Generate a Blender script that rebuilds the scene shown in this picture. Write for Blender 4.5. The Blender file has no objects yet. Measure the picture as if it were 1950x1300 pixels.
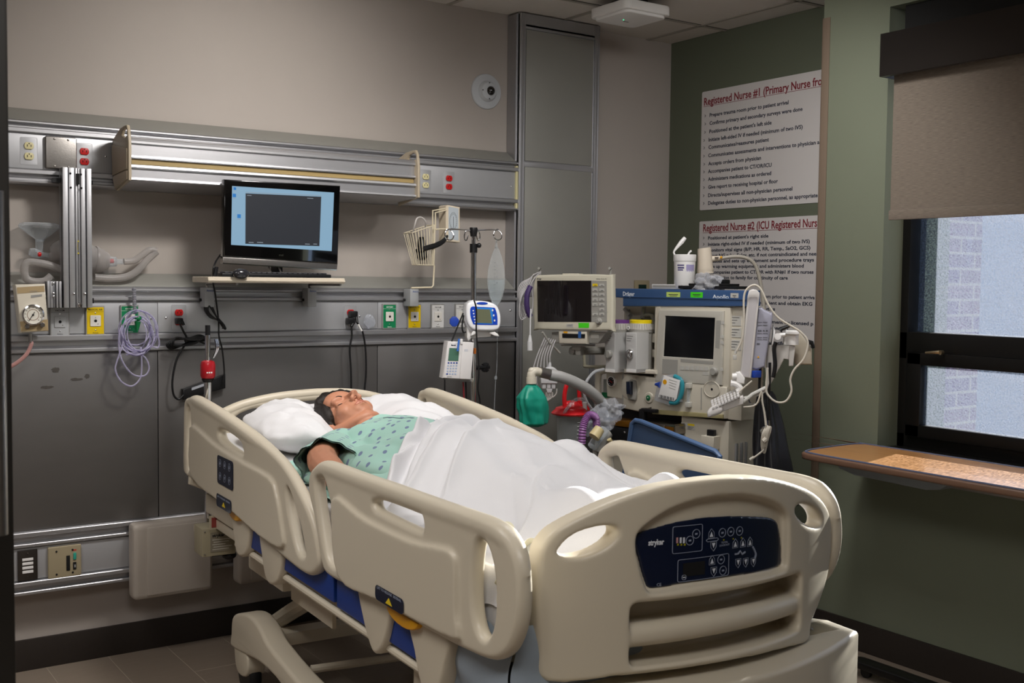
import bpy, bmesh, math, random
from mathutils import Vector as V, Matrix as M, noise
PI = math.pi
random.seed(7)
SC = bpy.context.scene
COL = SC.collection

# ---------------------------------------------------------------- camera
YAW, PIT, ROL, FPX = .60143, .05408, .01134, 2107.3
_f = V((math.sin(YAW)*math.cos(PIT), math.cos(YAW)*math.cos(PIT), -math.sin(PIT)))
_r = V((math.cos(YAW), -math.sin(YAW), 0))
_u = _r.cross(_f)
RT = _r*math.cos(ROL) + _u*math.sin(ROL)
UP = -_r*math.sin(ROL) + _u*math.cos(ROL)
EYE = V((0, 0, 1.5))
cd = bpy.data.cameras.new('camera'); cam = bpy.data.objects.new('camera', cd); COL.objects.link(cam)
cd.sensor_width = 36; cd.lens = 36*FPX/1950; cd.clip_start = .02
mw = M.Identity(4)
for i in range(3):
    mw[i][0], mw[i][1], mw[i][2], mw[i][3] = RT[i], UP[i], -_f[i], EYE[i]
cam.matrix_world = mw
cd.dof.use_dof = True; cd.dof.focus_distance = 3.7; cd.dof.aperture_fstop = 11
SC.camera = cam

# ---------------------------------------------------------------- world, sun, lights, exposure
SC.view_settings.view_transform = 'Standard'; SC.view_settings.look = 'None'
SC.view_settings.exposure = 0.0; SC.view_settings.gamma = 1.0; SC.view_settings.use_curve_mapping = False
w = bpy.data.worlds.new('world'); SC.world = w; w.use_nodes = True
bg = w.node_tree.nodes['Background']
bg.inputs[0].default_value = (.50, .68, 1.0, 1); bg.inputs[1].default_value = 2.4
def light(name, kind, loc, direction, energy, color, **kw):
    ld = bpy.data.lights.new(name, kind); o = bpy.data.objects.new(name, ld); COL.objects.link(o)
    o.location = loc; o.rotation_euler = V(direction).to_track_quat('-Z', 'Y').to_euler()
    ld.energy = energy; ld.color = color
    for k, v in kw.items(): setattr(ld, k, v)
    return o
light('sun', 'SUN', (8, 4, 4), (-.965, -.262, -.29), 42, (1, .96, .90), angle=.009)
light('examination_light', 'AREA', (1.95, 2.65, 2.72), (.0, .04, -1), 14, (1, .98, .97), shape='RECTANGLE', size=.6, size_y=1.2, spread=2.6)
light('wall_fill', 'SPOT', (1.70, 3.00, 2.74), (-.06, .92, -.74), 130, (1, .955, .91), spot_size=1.9, spot_blend=1.0, shadow_soft_size=.16)  # unseen spot added to brighten the upper head wall
light('alcove_fill', 'SPOT', (2.85, 2.60, 2.74), (.50, .60, -.95), 96, (1, .98, .96), spot_size=2.2, spot_blend=1.0, shadow_soft_size=.16)  # added fill for the alcove, column and machine, no fixture behind it
light('left_fill', 'AREA', (-.1, 2.9, 2.73), (.12, .0, -1), 22, (1, .96, .93), shape='RECTANGLE', size=.6, size_y=1.2, spread=2.2)  # extra unseen lamp that lifts the floor and lower wall on the left
light('room_fill', 'AREA', (.2, .5, 2.70), (.2, .2, -1), 26, (1, .97, .94), shape='RECTANGLE', size=1.2, size_y=.6)  # added ambient fill near the camera, out of view

# ---------------------------------------------------------------- materials
def lin(c):
    if isinstance(c, str):
        c = [int(c[i:i+2], 16)/255 for i in (0, 2, 4)]
    return tuple((x/12.92 if x <= .04045 else ((x+.055)/1.055)**2.4) for x in c[:3]) + (1,)
_m = {}
def mat(name, col, rough=.5, metal=0, var=0, vscale=6, stretch=None, bump=0, bscale=200, trans=0, alpha=1, emit=0, sub=0, coat=0, ior=1.45, sheen=0):
    """procedural principled material; var = tonal variation, bump = noise bump strength"""
    if name in _m: return _m[name]
    m = bpy.data.materials.new(name); m.use_nodes = True
    nt = m.node_tree; b = nt.nodes['Principled BSDF']; I = b.inputs
    c = lin(col); I['Base Color'].default_value = c
    I['Roughness'].default_value = rough; I['Metallic'].default_value = metal
    I['IOR'].default_value = ior; I['Transmission Weight'].default_value = trans; I['Alpha'].default_value = alpha
    I['Coat Weight'].default_value = coat
    if sub: I['Subsurface Weight'].default_value = sub; I['Subsurface Radius'].default_value = (.02, .008, .004)
    if sheen: I['Sheen Weight'].default_value = sheen
    if emit: I['Emission Color'].default_value = c; I['Emission Strength'].default_value = emit; I['Base Color'].default_value = (.01, .01, .012, 1)
    if var or bump:
        tc = nt.nodes.new('ShaderNodeTexCoord'); mp = nt.nodes.new('ShaderNodeMapping')
        if stretch: mp.inputs['Scale'].default_value = stretch
        nt.links.new(tc.outputs['Object'], mp.inputs[0])
        if var:
            n = nt.nodes.new('ShaderNodeTexNoise'); n.inputs['Scale'].default_value = vscale; n.inputs['Detail'].default_value = 5
            nt.links.new(mp.outputs[0], n.inputs['Vector'])
            mx = nt.nodes.new('ShaderNodeMix'); mx.data_type = 'RGBA'
            mx.inputs[6].default_value = tuple(x*(1-var) for x in c[:3])+(1,); mx.inputs[7].default_value = tuple(min(1, x*(1+var)) for x in c[:3])+(1,)
            nt.links.new(n.outputs['Fac'], mx.inputs[0]); nt.links.new(mx.outputs[2], I['Base Color'])
        if bump:
            n2 = nt.nodes.new('ShaderNodeTexNoise'); n2.inputs['Scale'].default_value = bscale; n2.inputs['Detail'].default_value = 3
            nt.links.new(mp.outputs[0], n2.inputs['Vector'])
            bp = nt.nodes.new('ShaderNodeBump'); bp.inputs['Strength'].default_value = bump; bp.inputs['Distance'].default_value = .002
            nt.links.new(n2.outputs['Fac'], bp.inputs['Height']); nt.links.new(bp.outputs[0], I['Normal'])
    _m[name] = m; return m
def clear(name, col='ffffff', amount=.75, rough=.1, edge=.45):
    """thin clear plastic: see-through film with glossy glints"""
    if name in _m: return _m[name]
    m = bpy.data.materials.new(name); m.use_nodes = True; nt = m.node_tree; nt.nodes.clear()
    o = nt.nodes.new('ShaderNodeOutputMaterial'); mx = nt.nodes.new('ShaderNodeMixShader')
    t = nt.nodes.new('ShaderNodeBsdfTransparent'); t.inputs[0].default_value = lin(col)
    p = nt.nodes.new('ShaderNodeBsdfPrincipled'); p.inputs['Base Color'].default_value = lin(col); p.inputs['Roughness'].default_value = rough
    lw = nt.nodes.new('ShaderNodeLayerWeight'); lw.inputs[0].default_value = .35
    mr = nt.nodes.new('ShaderNodeMapRange'); mr.inputs[3].default_value = 1-amount; mr.inputs[4].default_value = min(1, 1-amount+edge)
    nt.links.new(lw.outputs['Facing'], mr.inputs[0]); nt.links.new(mr.outputs[0], mx.inputs[0])
    nt.links.new(t.outputs[0], mx.inputs[1]); nt.links.new(p.outputs[0], mx.inputs[2]); nt.links.new(mx.outputs[0], o.inputs[0])
    _m[name] = m; return m

# ---------------------------------------------------------------- pixel -> place on a real plane
def ray(px, py): return _f + (px-975)/FPX*RT - (py-650)/FPX*UP
def at(px, py, X=None, Y=None, Z=None):
    d = ray(px, py)
    k = (X-EYE[0])/d[0] if X is not None else (Y-EYE[1])/d[1] if Y is not None else (Z-EYE[2])/d[2]
    return EYE + k*d
def FR(loc, ang=0., tilt=0., roll=0.):
    """face frame: x right, y up, z out of the face; ang 0 faces -Y, -90 faces -X"""
    a = math.radians(ang); r = V((math.cos(a), math.sin(a), 0)); u = V((0, 0, 1)); o = r.cross(u)
    m = M.Identity(4)
    for i in range(3): m[i][0], m[i][1], m[i][2], m[i][3] = r[i], u[i], o[i], loc[i]
    return m @ M.Rotation(math.radians(tilt), 4, 'X') @ M.Rotation(math.radians(roll), 4, 'Z')
def fx(F, px, py, off=0.):
    """pixel -> (x, y) in the face frame F, on the plane z = off"""
    I = F.inverted(); e = I @ EYE; d = I.to_3x3() @ ray(px, py); k = (off-e.z)/d.z
    p = e + k*d; return (p.x, p.y)

# ---------------------------------------------------------------- geometry collector
class G:
    def __init__(s, T=None): s.v, s.f, s.m, s.T, s.mi = [], [], [], T or M.Identity(4), 0
    def add(s, vs, fs, mi=None, T=None):
        b = len(s.v); t = s.T @ T if T is not None else s.T
        s.v += [t @ V(p) for p in vs]; s.f += [tuple(b+i for i in f) for f in fs]
        if mi is None: mi = s.mi
        s.m += [mi]*len(fs); return s
    def bm(s, bm, mi=None, T=None):
        bm.verts.index_update(); vs = [v.co.copy() for v in bm.verts]; fs = [[v.index for v in f.verts] for f in bm.faces]
        bm.free(); return s.add(vs, fs, mi, T)
    def box(s, x0, x1, y0, y1, z0, z1, b=0, mi=None, seg=2, T=None):
        bm = bmesh.new(); bmesh.ops.create_cube(bm, size=1)
        for v in bm.verts: v.co = V(((x0+x1)/2+v.co.x*(x1-x0), (y0+y1)/2+v.co.y*(y1-y0), (z0+z1)/2+v.co.z*(z1-z0)))
        if b: bmesh.ops.bevel(bm, geom=bm.edges[:], offset=min(b, abs(x1-x0)*.49, abs(y1-y0)*.49, abs(z1-z0)*.49), segments=seg, profile=.6, affect='EDGES')
        return s.bm(bm, mi, T)
    def tube(s, pts, r, n=8, mi=None, closed=False, smooth=0, T=None, caps=True):
        pts = [V(p) for p in pts]
        if smooth: pts, r = spline(pts, smooth, closed, r)
        N = len(pts); rr = r if isinstance(r, (list, tuple)) else [r]*N
        vs, fs = [], []; up = None
        for i, p in enumerate(pts):
            a = pts[(i-1) % N] if (closed or i) else pts[0]; b = pts[(i+1) % N] if (closed or i < N-1) else pts[-1]
            d = (b-a).normalized() if (b-a).length > 1e-9 else V((0, 0, 1))
            if up is None: up = d.orthogonal().normalized()
            up = (up-d*up.dot(d)); up = up.normalized() if up.length > 1e-6 else d.orthogonal().normalized()
            sd = d.cross(up)
            for k in range(n):
                t = 2*PI*k/n; vs.append(p+(up*math.cos(t)+sd*math.sin(t))*rr[i])
        for i in range(N if closed else N-1):
            j = (i+1) % N
            for k in range(n): fs.append((i*n+k, i*n+(k+1) % n, j*n+(k+1) % n, j*n+k))
        if not closed and caps: fs += [tuple(range(n))[::-1], tuple((N-1)*n+k for k in range(n))]
        return s.add(vs, fs, mi, T)
    def lathe(s, prof, n=24, mi=None, T=None, sx=1, sy=1):
        """profile of (radius, height) turned about local z"""
        vs, fs = [], []
        for r, z in prof:
            for k in range(n): t = 2*PI*k/n; vs.append((r*math.cos(t)*sx, r*math.sin(t)*sy, z))
        for i in range(len(prof)-1):
            for k in range(n): fs.append((i*n+k, i*n+(k+1) % n, (i+1)*n+(k+1) % n, (i+1)*n+k))
        if prof[0][0] > 1e-5: fs.append(tuple(range(n))[::-1])
        if prof[-1][0] > 1e-5: fs.append(tuple((len(prof)-1)*n+k for k in range(n)))
        return s.add(vs, fs, mi, T)
    def ball(s, c, r, n=16, mi=None, T=None):
        r = r if isinstance(r, (tuple, list)) else (r, r, r); bm = bmesh.new(); bmesh.ops.create_uvsphere(bm, u_segments=n, v_segments=max(6, n*2//3), radius=1)
        for v in bm.verts: v.co = V((c[0]+v.co.x*r[0], c[1]+v.co.y*r[1], c[2]+v.co.z*r[2]))
        return s.bm(bm, mi, T)
    def prism(s, outline, z0, z1, holes=(), bevel=0, mi=None, T=None, res=2):
        """closed outline in x,y (with holes) extruded from z0 to z1, edges rounded by bevel"""
        cu = bpy.data.curves.new('c', 'CURVE'); cu.dimensions = '2D'; cu.fill_mode = 'BOTH'
        for o in [outline]+list(holes):
            sp = cu.splines.new('POLY'); sp.points.add(len(o)-1); sp.use_cyclic_u = True
            for i, p in enumerate(o): sp.points[i].co = (p[0], p[1], 0, 1)
        cu.offset = -bevel; cu.extrude = max(0, (z1-z0)/2-bevel); cu.bevel_depth = bevel; cu.bevel_resolution = res
        return s.cur(cu, mi, T, (z0+z1)/2)
    def cur(s, cu, mi, T, dz):
        ob = bpy.data.objects.new('c', cu); me = bpy.data.meshes.new_from_object(ob)
        vs = [v.co+V((0, 0, dz)) for v in me.vertices]; fs = [tuple(p.vertices) for p in me.polygons]
        s.add(vs, fs, mi, T); bpy.data.objects.remove(ob); bpy.data.meshes.remove(me); bpy.data.curves.remove(cu); return s
    def text(s, body, x, y, h, z=0, sx=1, bold=0, align='LEFT', mi=None, T=None, th=.0004, fit=None, sp=1):
        """lettering lying in x,y at height z"""
        cu = bpy.data.curves.new('t', 'FONT'); cu.body = body; cu.size = h*1.42; cu.align_x = align; cu.extrude = th/2; cu.offset = bold; cu.resolution_u = 2
        cu.space_character = sp
        ob = bpy.data.objects.new('t', cu); me = bpy.data.meshes.new_from_object(ob)
        vs = [v.co.copy() for v in me.vertices]; fs = [tuple(p.vertices) for p in me.polygons]
        if vs:
            if fit: sx = fit/max(1e-6, max(v.x for v in vs)-min(v.x for v in vs))
            vs = [V((x+v.x*sx, y+v.y, z+v.z+th/2)) for v in vs]
            s.add(vs, fs, mi, T)
        bpy.data.objects.remove(ob); bpy.data.meshes.remove(me); bpy.data.curves.remove(cu); return s
    def grid(s, fn, nu, nv, mi=None, T=None, closed_u=False):
        """surface fn(u,v), u and v in 0..1"""
        vs = [fn(i/(nu if closed_u else nu-1), j/(nv-1)) for j in range(nv) for i in range(nu)]
        fs = []
        for j in range(nv-1):
            for i in range(nu if closed_u else nu-1):
                k = (i+1) % nu; fs.append((j*nu+i, j*nu+k, (j+1)*nu+k, (j+1)*nu+i))
        return s.add(vs, fs, mi, T)
    def pts(s, T): s.v = [T @ p for p in s.v]; return s
def spline(pts, k, closed=False, r=None):
    N = len(pts); out = []; ro = []
    rr = list(r) if isinstance(r, (list, tuple)) else None
    for i in range(N if closed else N-1):
        g = lambda j: pts[j % N] if closed else pts[max(0, min(N-1, j))]
        a, b, c, d = g(i-1), g(i), g(i+1), g(i+2)
        for q in range(k):
            t = q/k
            out.append(.5*((2*b)+(c-a)*t+(2*a-5*b+4*c-d)*t*t+(3*b-a-3*c+d)*t**3))
            if rr: ro.append(rr[i]*(1-t)+rr[(i+1) % N]*t)
    if not closed: out.append(pts[-1]); ro.append(rr[-1] if rr else 0)
    return out, (ro if rr else r)
def sm2(pts, k=4):
    """smooth closed 2D outline"""
    o, _ = spline([V((p[0], p[1], 0)) for p in pts], k, True); return [(p.x, p.y) for p in o]
def rrect(x0, x1, y0, y1, r, n=4):
    o = []
    for cx, cy, a in ((x1-r, y1-r, 0), (x0+r, y1-r, 90), (x0+r, y0+r, 180), (x1-r, y0+r, 270)):
        for i in range(n+1): t = math.radians(a+90*i/n); o.append((cx+r*math.cos(t), cy+r*math.sin(t)))
    return o
def circ(x, y, r, n=20, ry=None): return [(x+r*math.cos(2*PI*i/n), y+(ry or r)*math.sin(2*PI*i/n)) for i in range(n)]
def mesh(name, g, mats, smooth=32, remesh=0, relax=0, bend=None, fn=None):
    me = bpy.data.meshes.new(name); me.from_pydata([tuple(v) for v in g.v], [], g.f)
    mats = mats if isinstance(mats, (list, tuple)) else [mats]
    if remesh:
        ob = bpy.data.objects.new('tmp', me); COL.objects.link(ob)
        md = ob.modifiers.new('r', 'REMESH'); md.mode = 'VOXEL'; md.voxel_size = remesh; md.use_smooth_shade = True
        if relax: m2 = ob.modifiers.new('s', 'SMOOTH'); m2.factor = .5; m2.iterations = relax
        dg = bpy.context.evaluated_depsgraph_get(); me2 = bpy.data.meshes.new_from_object(ob.evaluated_get(dg))
        bpy.data.objects.remove(ob); bpy.data.meshes.remove(me); me = me2; me.name = name
    else:
        me.polygons.foreach_set('material_index', g.m)
    if fn:
        for v in me.vertices: v.co = fn(v.co)
    if remesh: me.materials.clear()
    for m in mats: me.materials.append(m)
    bm = bmesh.new(); bm.from_mesh(me)
    if not remesh: bmesh.ops.remove_doubles(bm, verts=bm.verts, dist=1e-6)
    bmesh.ops.recalc_face_normals(bm, faces=bm.faces); bm.to_mesh(me); bm.free()
    me.shade_smooth()
    if not remesh and smooth < 179: me.set_sharp_from_angle(angle=math.radians(smooth))
    me.update(); return me
def root(name, label, cat, loc=(0, 0, 0), rz=0, group=None):
    o = bpy.data.objects.new(name, None); COL.objects.link(o); o.empty_display_size = .05
    o.matrix_world = M.Translation(V(loc)) @ M.Rotation(rz, 4, 'Z')
    o.location = loc; o.rotation_euler = (0, 0, rz)
    o['label'] = label; o['category'] = cat
    if group: o['group'] = group
    o['_r'] = 1; del o['_r']
    return o
def rmat(o):
    m = M.Translation(o.location) @ o.rotation_euler.to_matrix().to_4x4()
    return rmat(o.parent) @ m if o.parent else m
def part(parent, name, g, mats, world=True, label=None, stuff=False, frame=None, **kw):
    """one mesh; with world=True the collected points are in world space and are moved into the parent's frame"""
    if frame is not None: world = False
    if parent is not None and world:
        I = rmat(parent).inverted(); g.v = [I @ p for p in g.v]
    me = mesh(name, g, mats, **kw); o = bpy.data.objects.new(name, me); COL.objects.link(o); o.parent = parent
    if frame is not None: me.transform(rmat(parent).inverted() @ frame)
    if label: o['label'] = label
    if stuff: o['kind'] = 'stuff'
    return o
def parts(parent, name, gs, mats, **kw):
    """several small pieces of one kind, each a part of its own"""
    for g in gs: part(parent, name, g, mats, **kw)
def struct(name, g, mats, **kw):
    o = part(None, name, g, mats, **kw); o['kind'] = 'structure'; return o
def solo(name, label, cat, g, mats, group=None, **kw):
    o = part(None, name, g, mats, **kw); o['label'] = label; o['category'] = cat
    if group: o['group'] = group
    return o
def single(name, label, cat, loc, g, mats, group=None, rz=0, **kw):
    """a thing that is one mesh, with its origin at loc"""
    T = (M.Translation(V(loc)) @ M.Rotation(rz, 4, 'Z')).inverted(); g.v = [T @ p for p in g.v]
    me = mesh(name, g, mats, **kw); o = bpy.data.objects.new(name, me); COL.objects.link(o); o.location = loc; o.rotation_euler = (0, 0, rz)
    o['label'] = label; o['category'] = cat
    if group: o['group'] = group
    return o
# ================================================================ palette
m_wall = mat('beige_wall_paint', 'aaa29b', .75, var=.03, bump=.12, bscale=350)
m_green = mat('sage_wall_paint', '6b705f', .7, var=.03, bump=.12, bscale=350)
m_green2 = mat('sage_paint_shaded', '5d6252', .7, var=.03, bump=.12, bscale=350)  # same sage paint, the alcove's shade put into a darker colour
m_ceil = mat('ceiling_tile', 'cdc7c0', .95, var=.04, vscale=40, bump=.3, bscale=500)
m_tbar = mat('ceiling_grid_metal', '9c958b', .5)
m_floor = mat('vinyl_plank_floor', '85786b', .42, var=.12, vscale=9, stretch=(1, 8, 1), bump=.1)
m_base = mat('dark_cove_base', '2a2420', .5, var=.2, vscale=60)
m_alu = mat('brushed_aluminium', 'b6b6b9', .40, .85, var=.06, vscale=30, stretch=(.15, 1, 12), bump=.08, bscale=90)
m_alu2 = mat('satin_aluminium_panel', '82807f', .44, .85, var=.08, vscale=5, stretch=(1, 1, 3), bump=.05)
m_col = mat('column_panel_grey', '9a9993', .5, .45, var=.06, vscale=4, bump=.08)
m_gray = mat('grey_raceway_cover', 'b6b7ba', .45, .55, var=.03)
m_chrome = mat('chrome', 'd8d8da', .12, 1)
m_steel = mat('stainless_plate', '9c9894', .35, 1, var=.12, vscale=60, bump=.1)
m_black = mat('black_plastic', '121214', .4)
m_rubber = mat('black_cable', '0c0c0e', .45)
m_cream = mat('cream_bed_plastic', 'cfc5b1', .36, bump=.06, bscale=600)
m_beige = mat('beige_device_plastic', 'cbc4b4', .45)
m_white = mat('white_plastic', 'e6e4e2', .4)
m_grayp = mat('grey_plastic', '8e8d8a', .5)
m_dark = mat('dark_bronze_frame', '131211', .35, .3)
m_red = mat('red_receptacle', 'c01414', .35)
m_ivory = mat('ivory_receptacle', 'd8cfa0', .4)
m_hole = mat('dark_slot', '080808', .8)
# ================================================================ the room
CEIL, WY, PX, AX = 2.77, 4.46, 3.73, 4.07     # ceiling height, head wall, window wall, alcove wall
X0, Y0 = -1.6, -2.2
g = G().box(X0-.1, AX+.2, Y0-.1, WY+.1, -.08, 0); struct('floor', g, m_floor)
# plank seams cut as thin dark lines in the floor surface
g = G()
m_seam = mat('floor_seam', 'a39787', .7)
# ceiling: tiles in a T-bar grid
g = G().box(X0-.1, AX+.3, Y0-.1, WY+.1, CEIL+.006, CEIL+.06, mi=0)
gx = [3.29+.61*i for i in range(-9, 2)]; gy = [4.06-.61*i for i in range(-1, 11)]
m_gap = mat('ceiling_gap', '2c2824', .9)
for x in gx:
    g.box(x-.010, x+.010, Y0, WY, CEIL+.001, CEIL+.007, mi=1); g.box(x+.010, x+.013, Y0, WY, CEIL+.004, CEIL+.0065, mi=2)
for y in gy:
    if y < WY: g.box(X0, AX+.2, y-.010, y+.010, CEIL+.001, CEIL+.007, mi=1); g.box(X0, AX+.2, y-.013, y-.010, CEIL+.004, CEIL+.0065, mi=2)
struct('ceiling', g, [m_ceil, m_tbar, m_gap])
# walls
g = G().box(X0-.1, AX+.1, WY, WY+.1, 0, CEIL+.05); struct('wall_back', g, m_wall)
g = G().box(X0-.1, X0, Y0, WY, 0, CEIL+.05); struct('wall_left', g, m_wall)
g = G().box(X0-.1, PX+.3, Y0-.1, Y0, 0, CEIL+.05); struct('wall_front', g, m_wall)
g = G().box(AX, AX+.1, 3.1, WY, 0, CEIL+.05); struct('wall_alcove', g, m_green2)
# window wall with its opening and deep reveal
WJ, WZ0, WZ1, GX = 2.822, .845, 2.60, 3.90       # jamb, sill, head, glass plane
g = G().box(PX, AX+.1, WJ, 3.15, 0, CEIL+.05)
g.box(PX, AX+.1, Y0, WJ, 0, WZ0-.001); g.box(PX, PX+.12, Y0, .3, WZ0-.001, CEIL+.05); g.box(PX, PX+.30, .3, WJ, WZ1, CEIL+.05)
struct('wall_right', g, m_green)
g = G().box(PX-.012, PX+.0, Y0, 3.153, 0, .12, b=.003)
for i in range(3): pass
struct('baseboard_right', g, m_base)
g = G().box(X0, AX, WY-.012, WY, 0, .12, b=.003); struct('baseboard_back', g, m_base)
g = G().box(AX-.012, AX, 3.15, WY-.012, 0, .12, b=.003); struct('baseboard_alcove', g, m_base)
# corner guard on the wall end
g = G().box(PX-.004, PX+.001, 3.115, 3.153, .12, 2.615, b=.001); g.box(PX-.004, PX+.03, 3.150, 3.154, .12, 2.615, b=.001)
struct('trim_1', g, mat('brown_corner_guard', '6f6052', .5))
# floor plank seams
g = G()
for i in range(24):
    x = -1.4+.23*i; g.box(x-.0012, x+.0012, Y0, WY, 0, .0006)
for i in range(24):
    for j in range(6):
        x = -1.4+.23*i; y = Y0+.3+1.2*j+.37*(i % 3); g.box(x, x+.23, y-.0012, y+.0012, 0, .0006)
struct('trim_2', g, m_seam)
# dark door edge close to the camera on the left
dx = at(22, 600, Y=1.5).x+.004
g = G().box(dx-.75, dx-.004, 1.5, 1.545, 0, 2.2, b=.004)
d1 = struct('door_1', g, mat('dark_door', '1d1a16', .5))
g = G(); hx = at(1, 560, Y=1.43).x
g.tube([(hx-.006, 1.43, 1.19), (hx-.006, 1.43, 1.60)], .011, 12)
g.tube([(hx-.006, 1.43, 1.25), (hx-.006, 1.50, 1.25)], .008, 8); g.tube([(hx-.006, 1.43, 1.54), (hx-.006, 1.50, 1.54)], .008, 8)
part(d1, 'door_handle', g, m_steel)
# ---------------------------------------------------------------- window
wr = bpy.data.objects.new('window_1', None); COL.objects.link(wr); wr.location = (GX, 1.9, WZ0); wr['kind'] = 'structure'
WR = .45                                   # right end of the window, out of frame
g = G()
fz = [(WZ0, WZ0+.06), (1.205, 1.315), (WZ1-.06, WZ1)]
for a, b in fz: g.box(GX-.045, GX+.06, WR, WJ+.06, a, b, b=.003)
for y in (WJ-.035, WR-.02): g.box(GX-.045, GX+.06, y, y+.06, WZ0, WZ1, b=.003)
part(wr, 'window_frame', g, m_dark)
g = G()                                      # opening lower sash
g.box(GX-.065, GX-.02, WR+.05, WJ-.05, .895, .945, b=.004); g.box(GX-.065, GX-.02, WR+.05, WJ-.05, 1.185, 1.235, b=.004)
g.box(GX-.065, GX-.02, WJ-.115, WJ-.05, .895, 1.235, b=.004); g.box(GX-.065, GX-.02, WR+.05, WR+.11, .895, 1.235, b=.004)
sash = part(wr, 'sash', g, m_dark)
hp = at(1795, 671, X=GX-.07); g = G()
g.tube([hp, hp+V((-.02, 0, 0))], .009, 8); g.tube([hp+V((-.02, 0, .002)), hp+V((-.024, .02, .0)), hp+V((-.022, .06, -.004))], [.008, .007, .005], 8)
part(sash, 'latch_handle', g, mat('latch_metal', 'b9aa8c', .3, 1))
g = G(); g.box(GX+.045, GX+.075, WJ+.0, WJ+.03, WZ0+.05, WZ1-.05); part(wr, 'outer_bead', g, mat('blue_grey_bead', '4a6a94', .4))
def glass_mat():
    m = bpy.data.materials.new('speckled_wet_glass'); m.use_nodes = True; nt = m.node_tree; nt.nodes.clear(); L = nt.links.new
    o = nt.nodes.new('ShaderNodeOutputMaterial'); mx = nt.nodes.new('ShaderNodeMixShader'); mx2 = nt.nodes.new('ShaderNodeMixShader')
    t = nt.nodes.new('ShaderNodeBsdfTransparent'); t.inputs[0].default_value = (.93, .95, .97, 1)
    tr = nt.nodes.new('ShaderNodeBsdfTranslucent'); tr.inputs[0].default_value = (.058, .064, .078, 1)
    gl = nt.nodes.new('ShaderNodeBsdfGlossy'); gl.inputs['Roughness'].default_value = .02
    tc = nt.nodes.new('ShaderNodeTexCoord'); mp = nt.nodes.new('ShaderNodeMapping'); L(tc.outputs['Object'], mp.inputs[0])
    n = nt.nodes.new('ShaderNodeTexNoise'); n.inputs['Scale'].default_value = 150; n.inputs['Detail'].default_value = 3; n.inputs['Roughness'].default_value = .8; L(mp.outputs[0], n.inputs['Vector'])
    r = nt.nodes.new('ShaderNodeValToRGB'); r.color_ramp.elements[0].position = .42; r.color_ramp.elements[0].color = (.10, .10, .10, 1); r.color_ramp.elements[1].position = .60; r.color_ramp.elements[1].color = (.70, .70, .70, 1)
    L(n.outputs['Fac'], r.inputs[0]); L(r.outputs[0], mx.inputs[0]); L(t.outputs[0], mx.inputs[1]); L(tr.outputs[0], mx.inputs[2])
    fr = nt.nodes.new('ShaderNodeFresnel'); L(fr.outputs[0], mx2.inputs[0]); L(mx.outputs[0], mx2.inputs[1]); L(gl.outputs[0], mx2.inputs[2]); L(mx2.outputs[0], o.inputs[0])
    return m
mg = glass_mat()
g = G().box(GX+.018, GX+.022, WR, WJ+.02, 1.30, WZ1-.04); part(wr, 'window_pane', g, mg)
g = G().box(GX-.040, GX-.036, WR+.09, WJ-.09, .93, 1.20); part(wr, 'window_pane', g, mg)
g = G().box(PX+.0, GX-.045, WR, WJ, WZ0-.02, WZ0+.004, b=.003); struct('trim_3', g, m_dark)
# recess above the valance is darkened by added black panels; roller blind
vl = root('roller_blind', 'beige woven roller blind half lowered over the window under a dark metal valance', 'blind', (3.70, 1.7, 2.3))
g = G().box(3.63, 3.655, .3, 2.785, 2.31, 2.475, b=.002); g.box(3.63, 3.74, 2.783, 2.787, 2.31, 2.475); g.box(3.65, 3.74, .3, 2.785, 2.471, 2.475)
part(vl, 'valance', g, mat('dark_anodised_metal', '3a3634', .32, .8))
BX = 3.685; yb = at(1695, 410, X=BX).y
def weave():
    m = mat('woven_blind_fabric', '8a7d6f', .85); nt = m.node_tree; L = nt.links.new; b = nt.nodes['Principled BSDF']
    tc = nt.nodes.new('ShaderNodeTexCoord'); mp = nt.nodes.new('ShaderNodeMapping'); mp.inputs['Scale'].default_value = (1, 22, 430); L(tc.outputs['Object'], mp.inputs[0])
    n = nt.nodes.new('ShaderNodeTexNoise'); n.inputs['Scale'].default_value = 1.6; n.inputs['Detail'].default_value = 4; L(mp.outputs[0], n.inputs['Vector'])
    r = nt.nodes.new('ShaderNodeValToRGB'); r.color_ramp.elements[0].position = .32; r.color_ramp.elements[0].color = lin('62584e'); r.color_ramp.elements[1].position = .68; r.color_ramp.elements[1].color = lin('786d62')
    L(n.outputs['Fac'], r.inputs[0]); L(r.outputs[0], b.inputs['Base Color']); return m
mwv = weave()
g = G().box(BX, BX+.0015, .3, yb, 1.79, 2.45); part(vl, 'blind_fabric', g, mwv)
g = G().box(BX-.006, BX+.008, .3, yb+.004, 1.757, 1.795, b=.004); part(vl, 'hem_bar', g, mwv)
g = G().box(3.665, 3.675, .3, 2.78, 2.37, 2.38); g.tube([(3.70, .3, 2.42), (3.70, 2.775, 2.42)], .026, 16); part(vl, 'roller_tube', g, mwv)
g = G().box(3.76, 3.785, .3, 2.772, 2.40, CEIL-.001); g.box(3.785, 3.89, .3, 2.772, 2.40, 2.42); struct('trim_4', g, mat('recess_dark', '0c0c0c', .7))  # near-black panel added so the recess reads as dark
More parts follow.
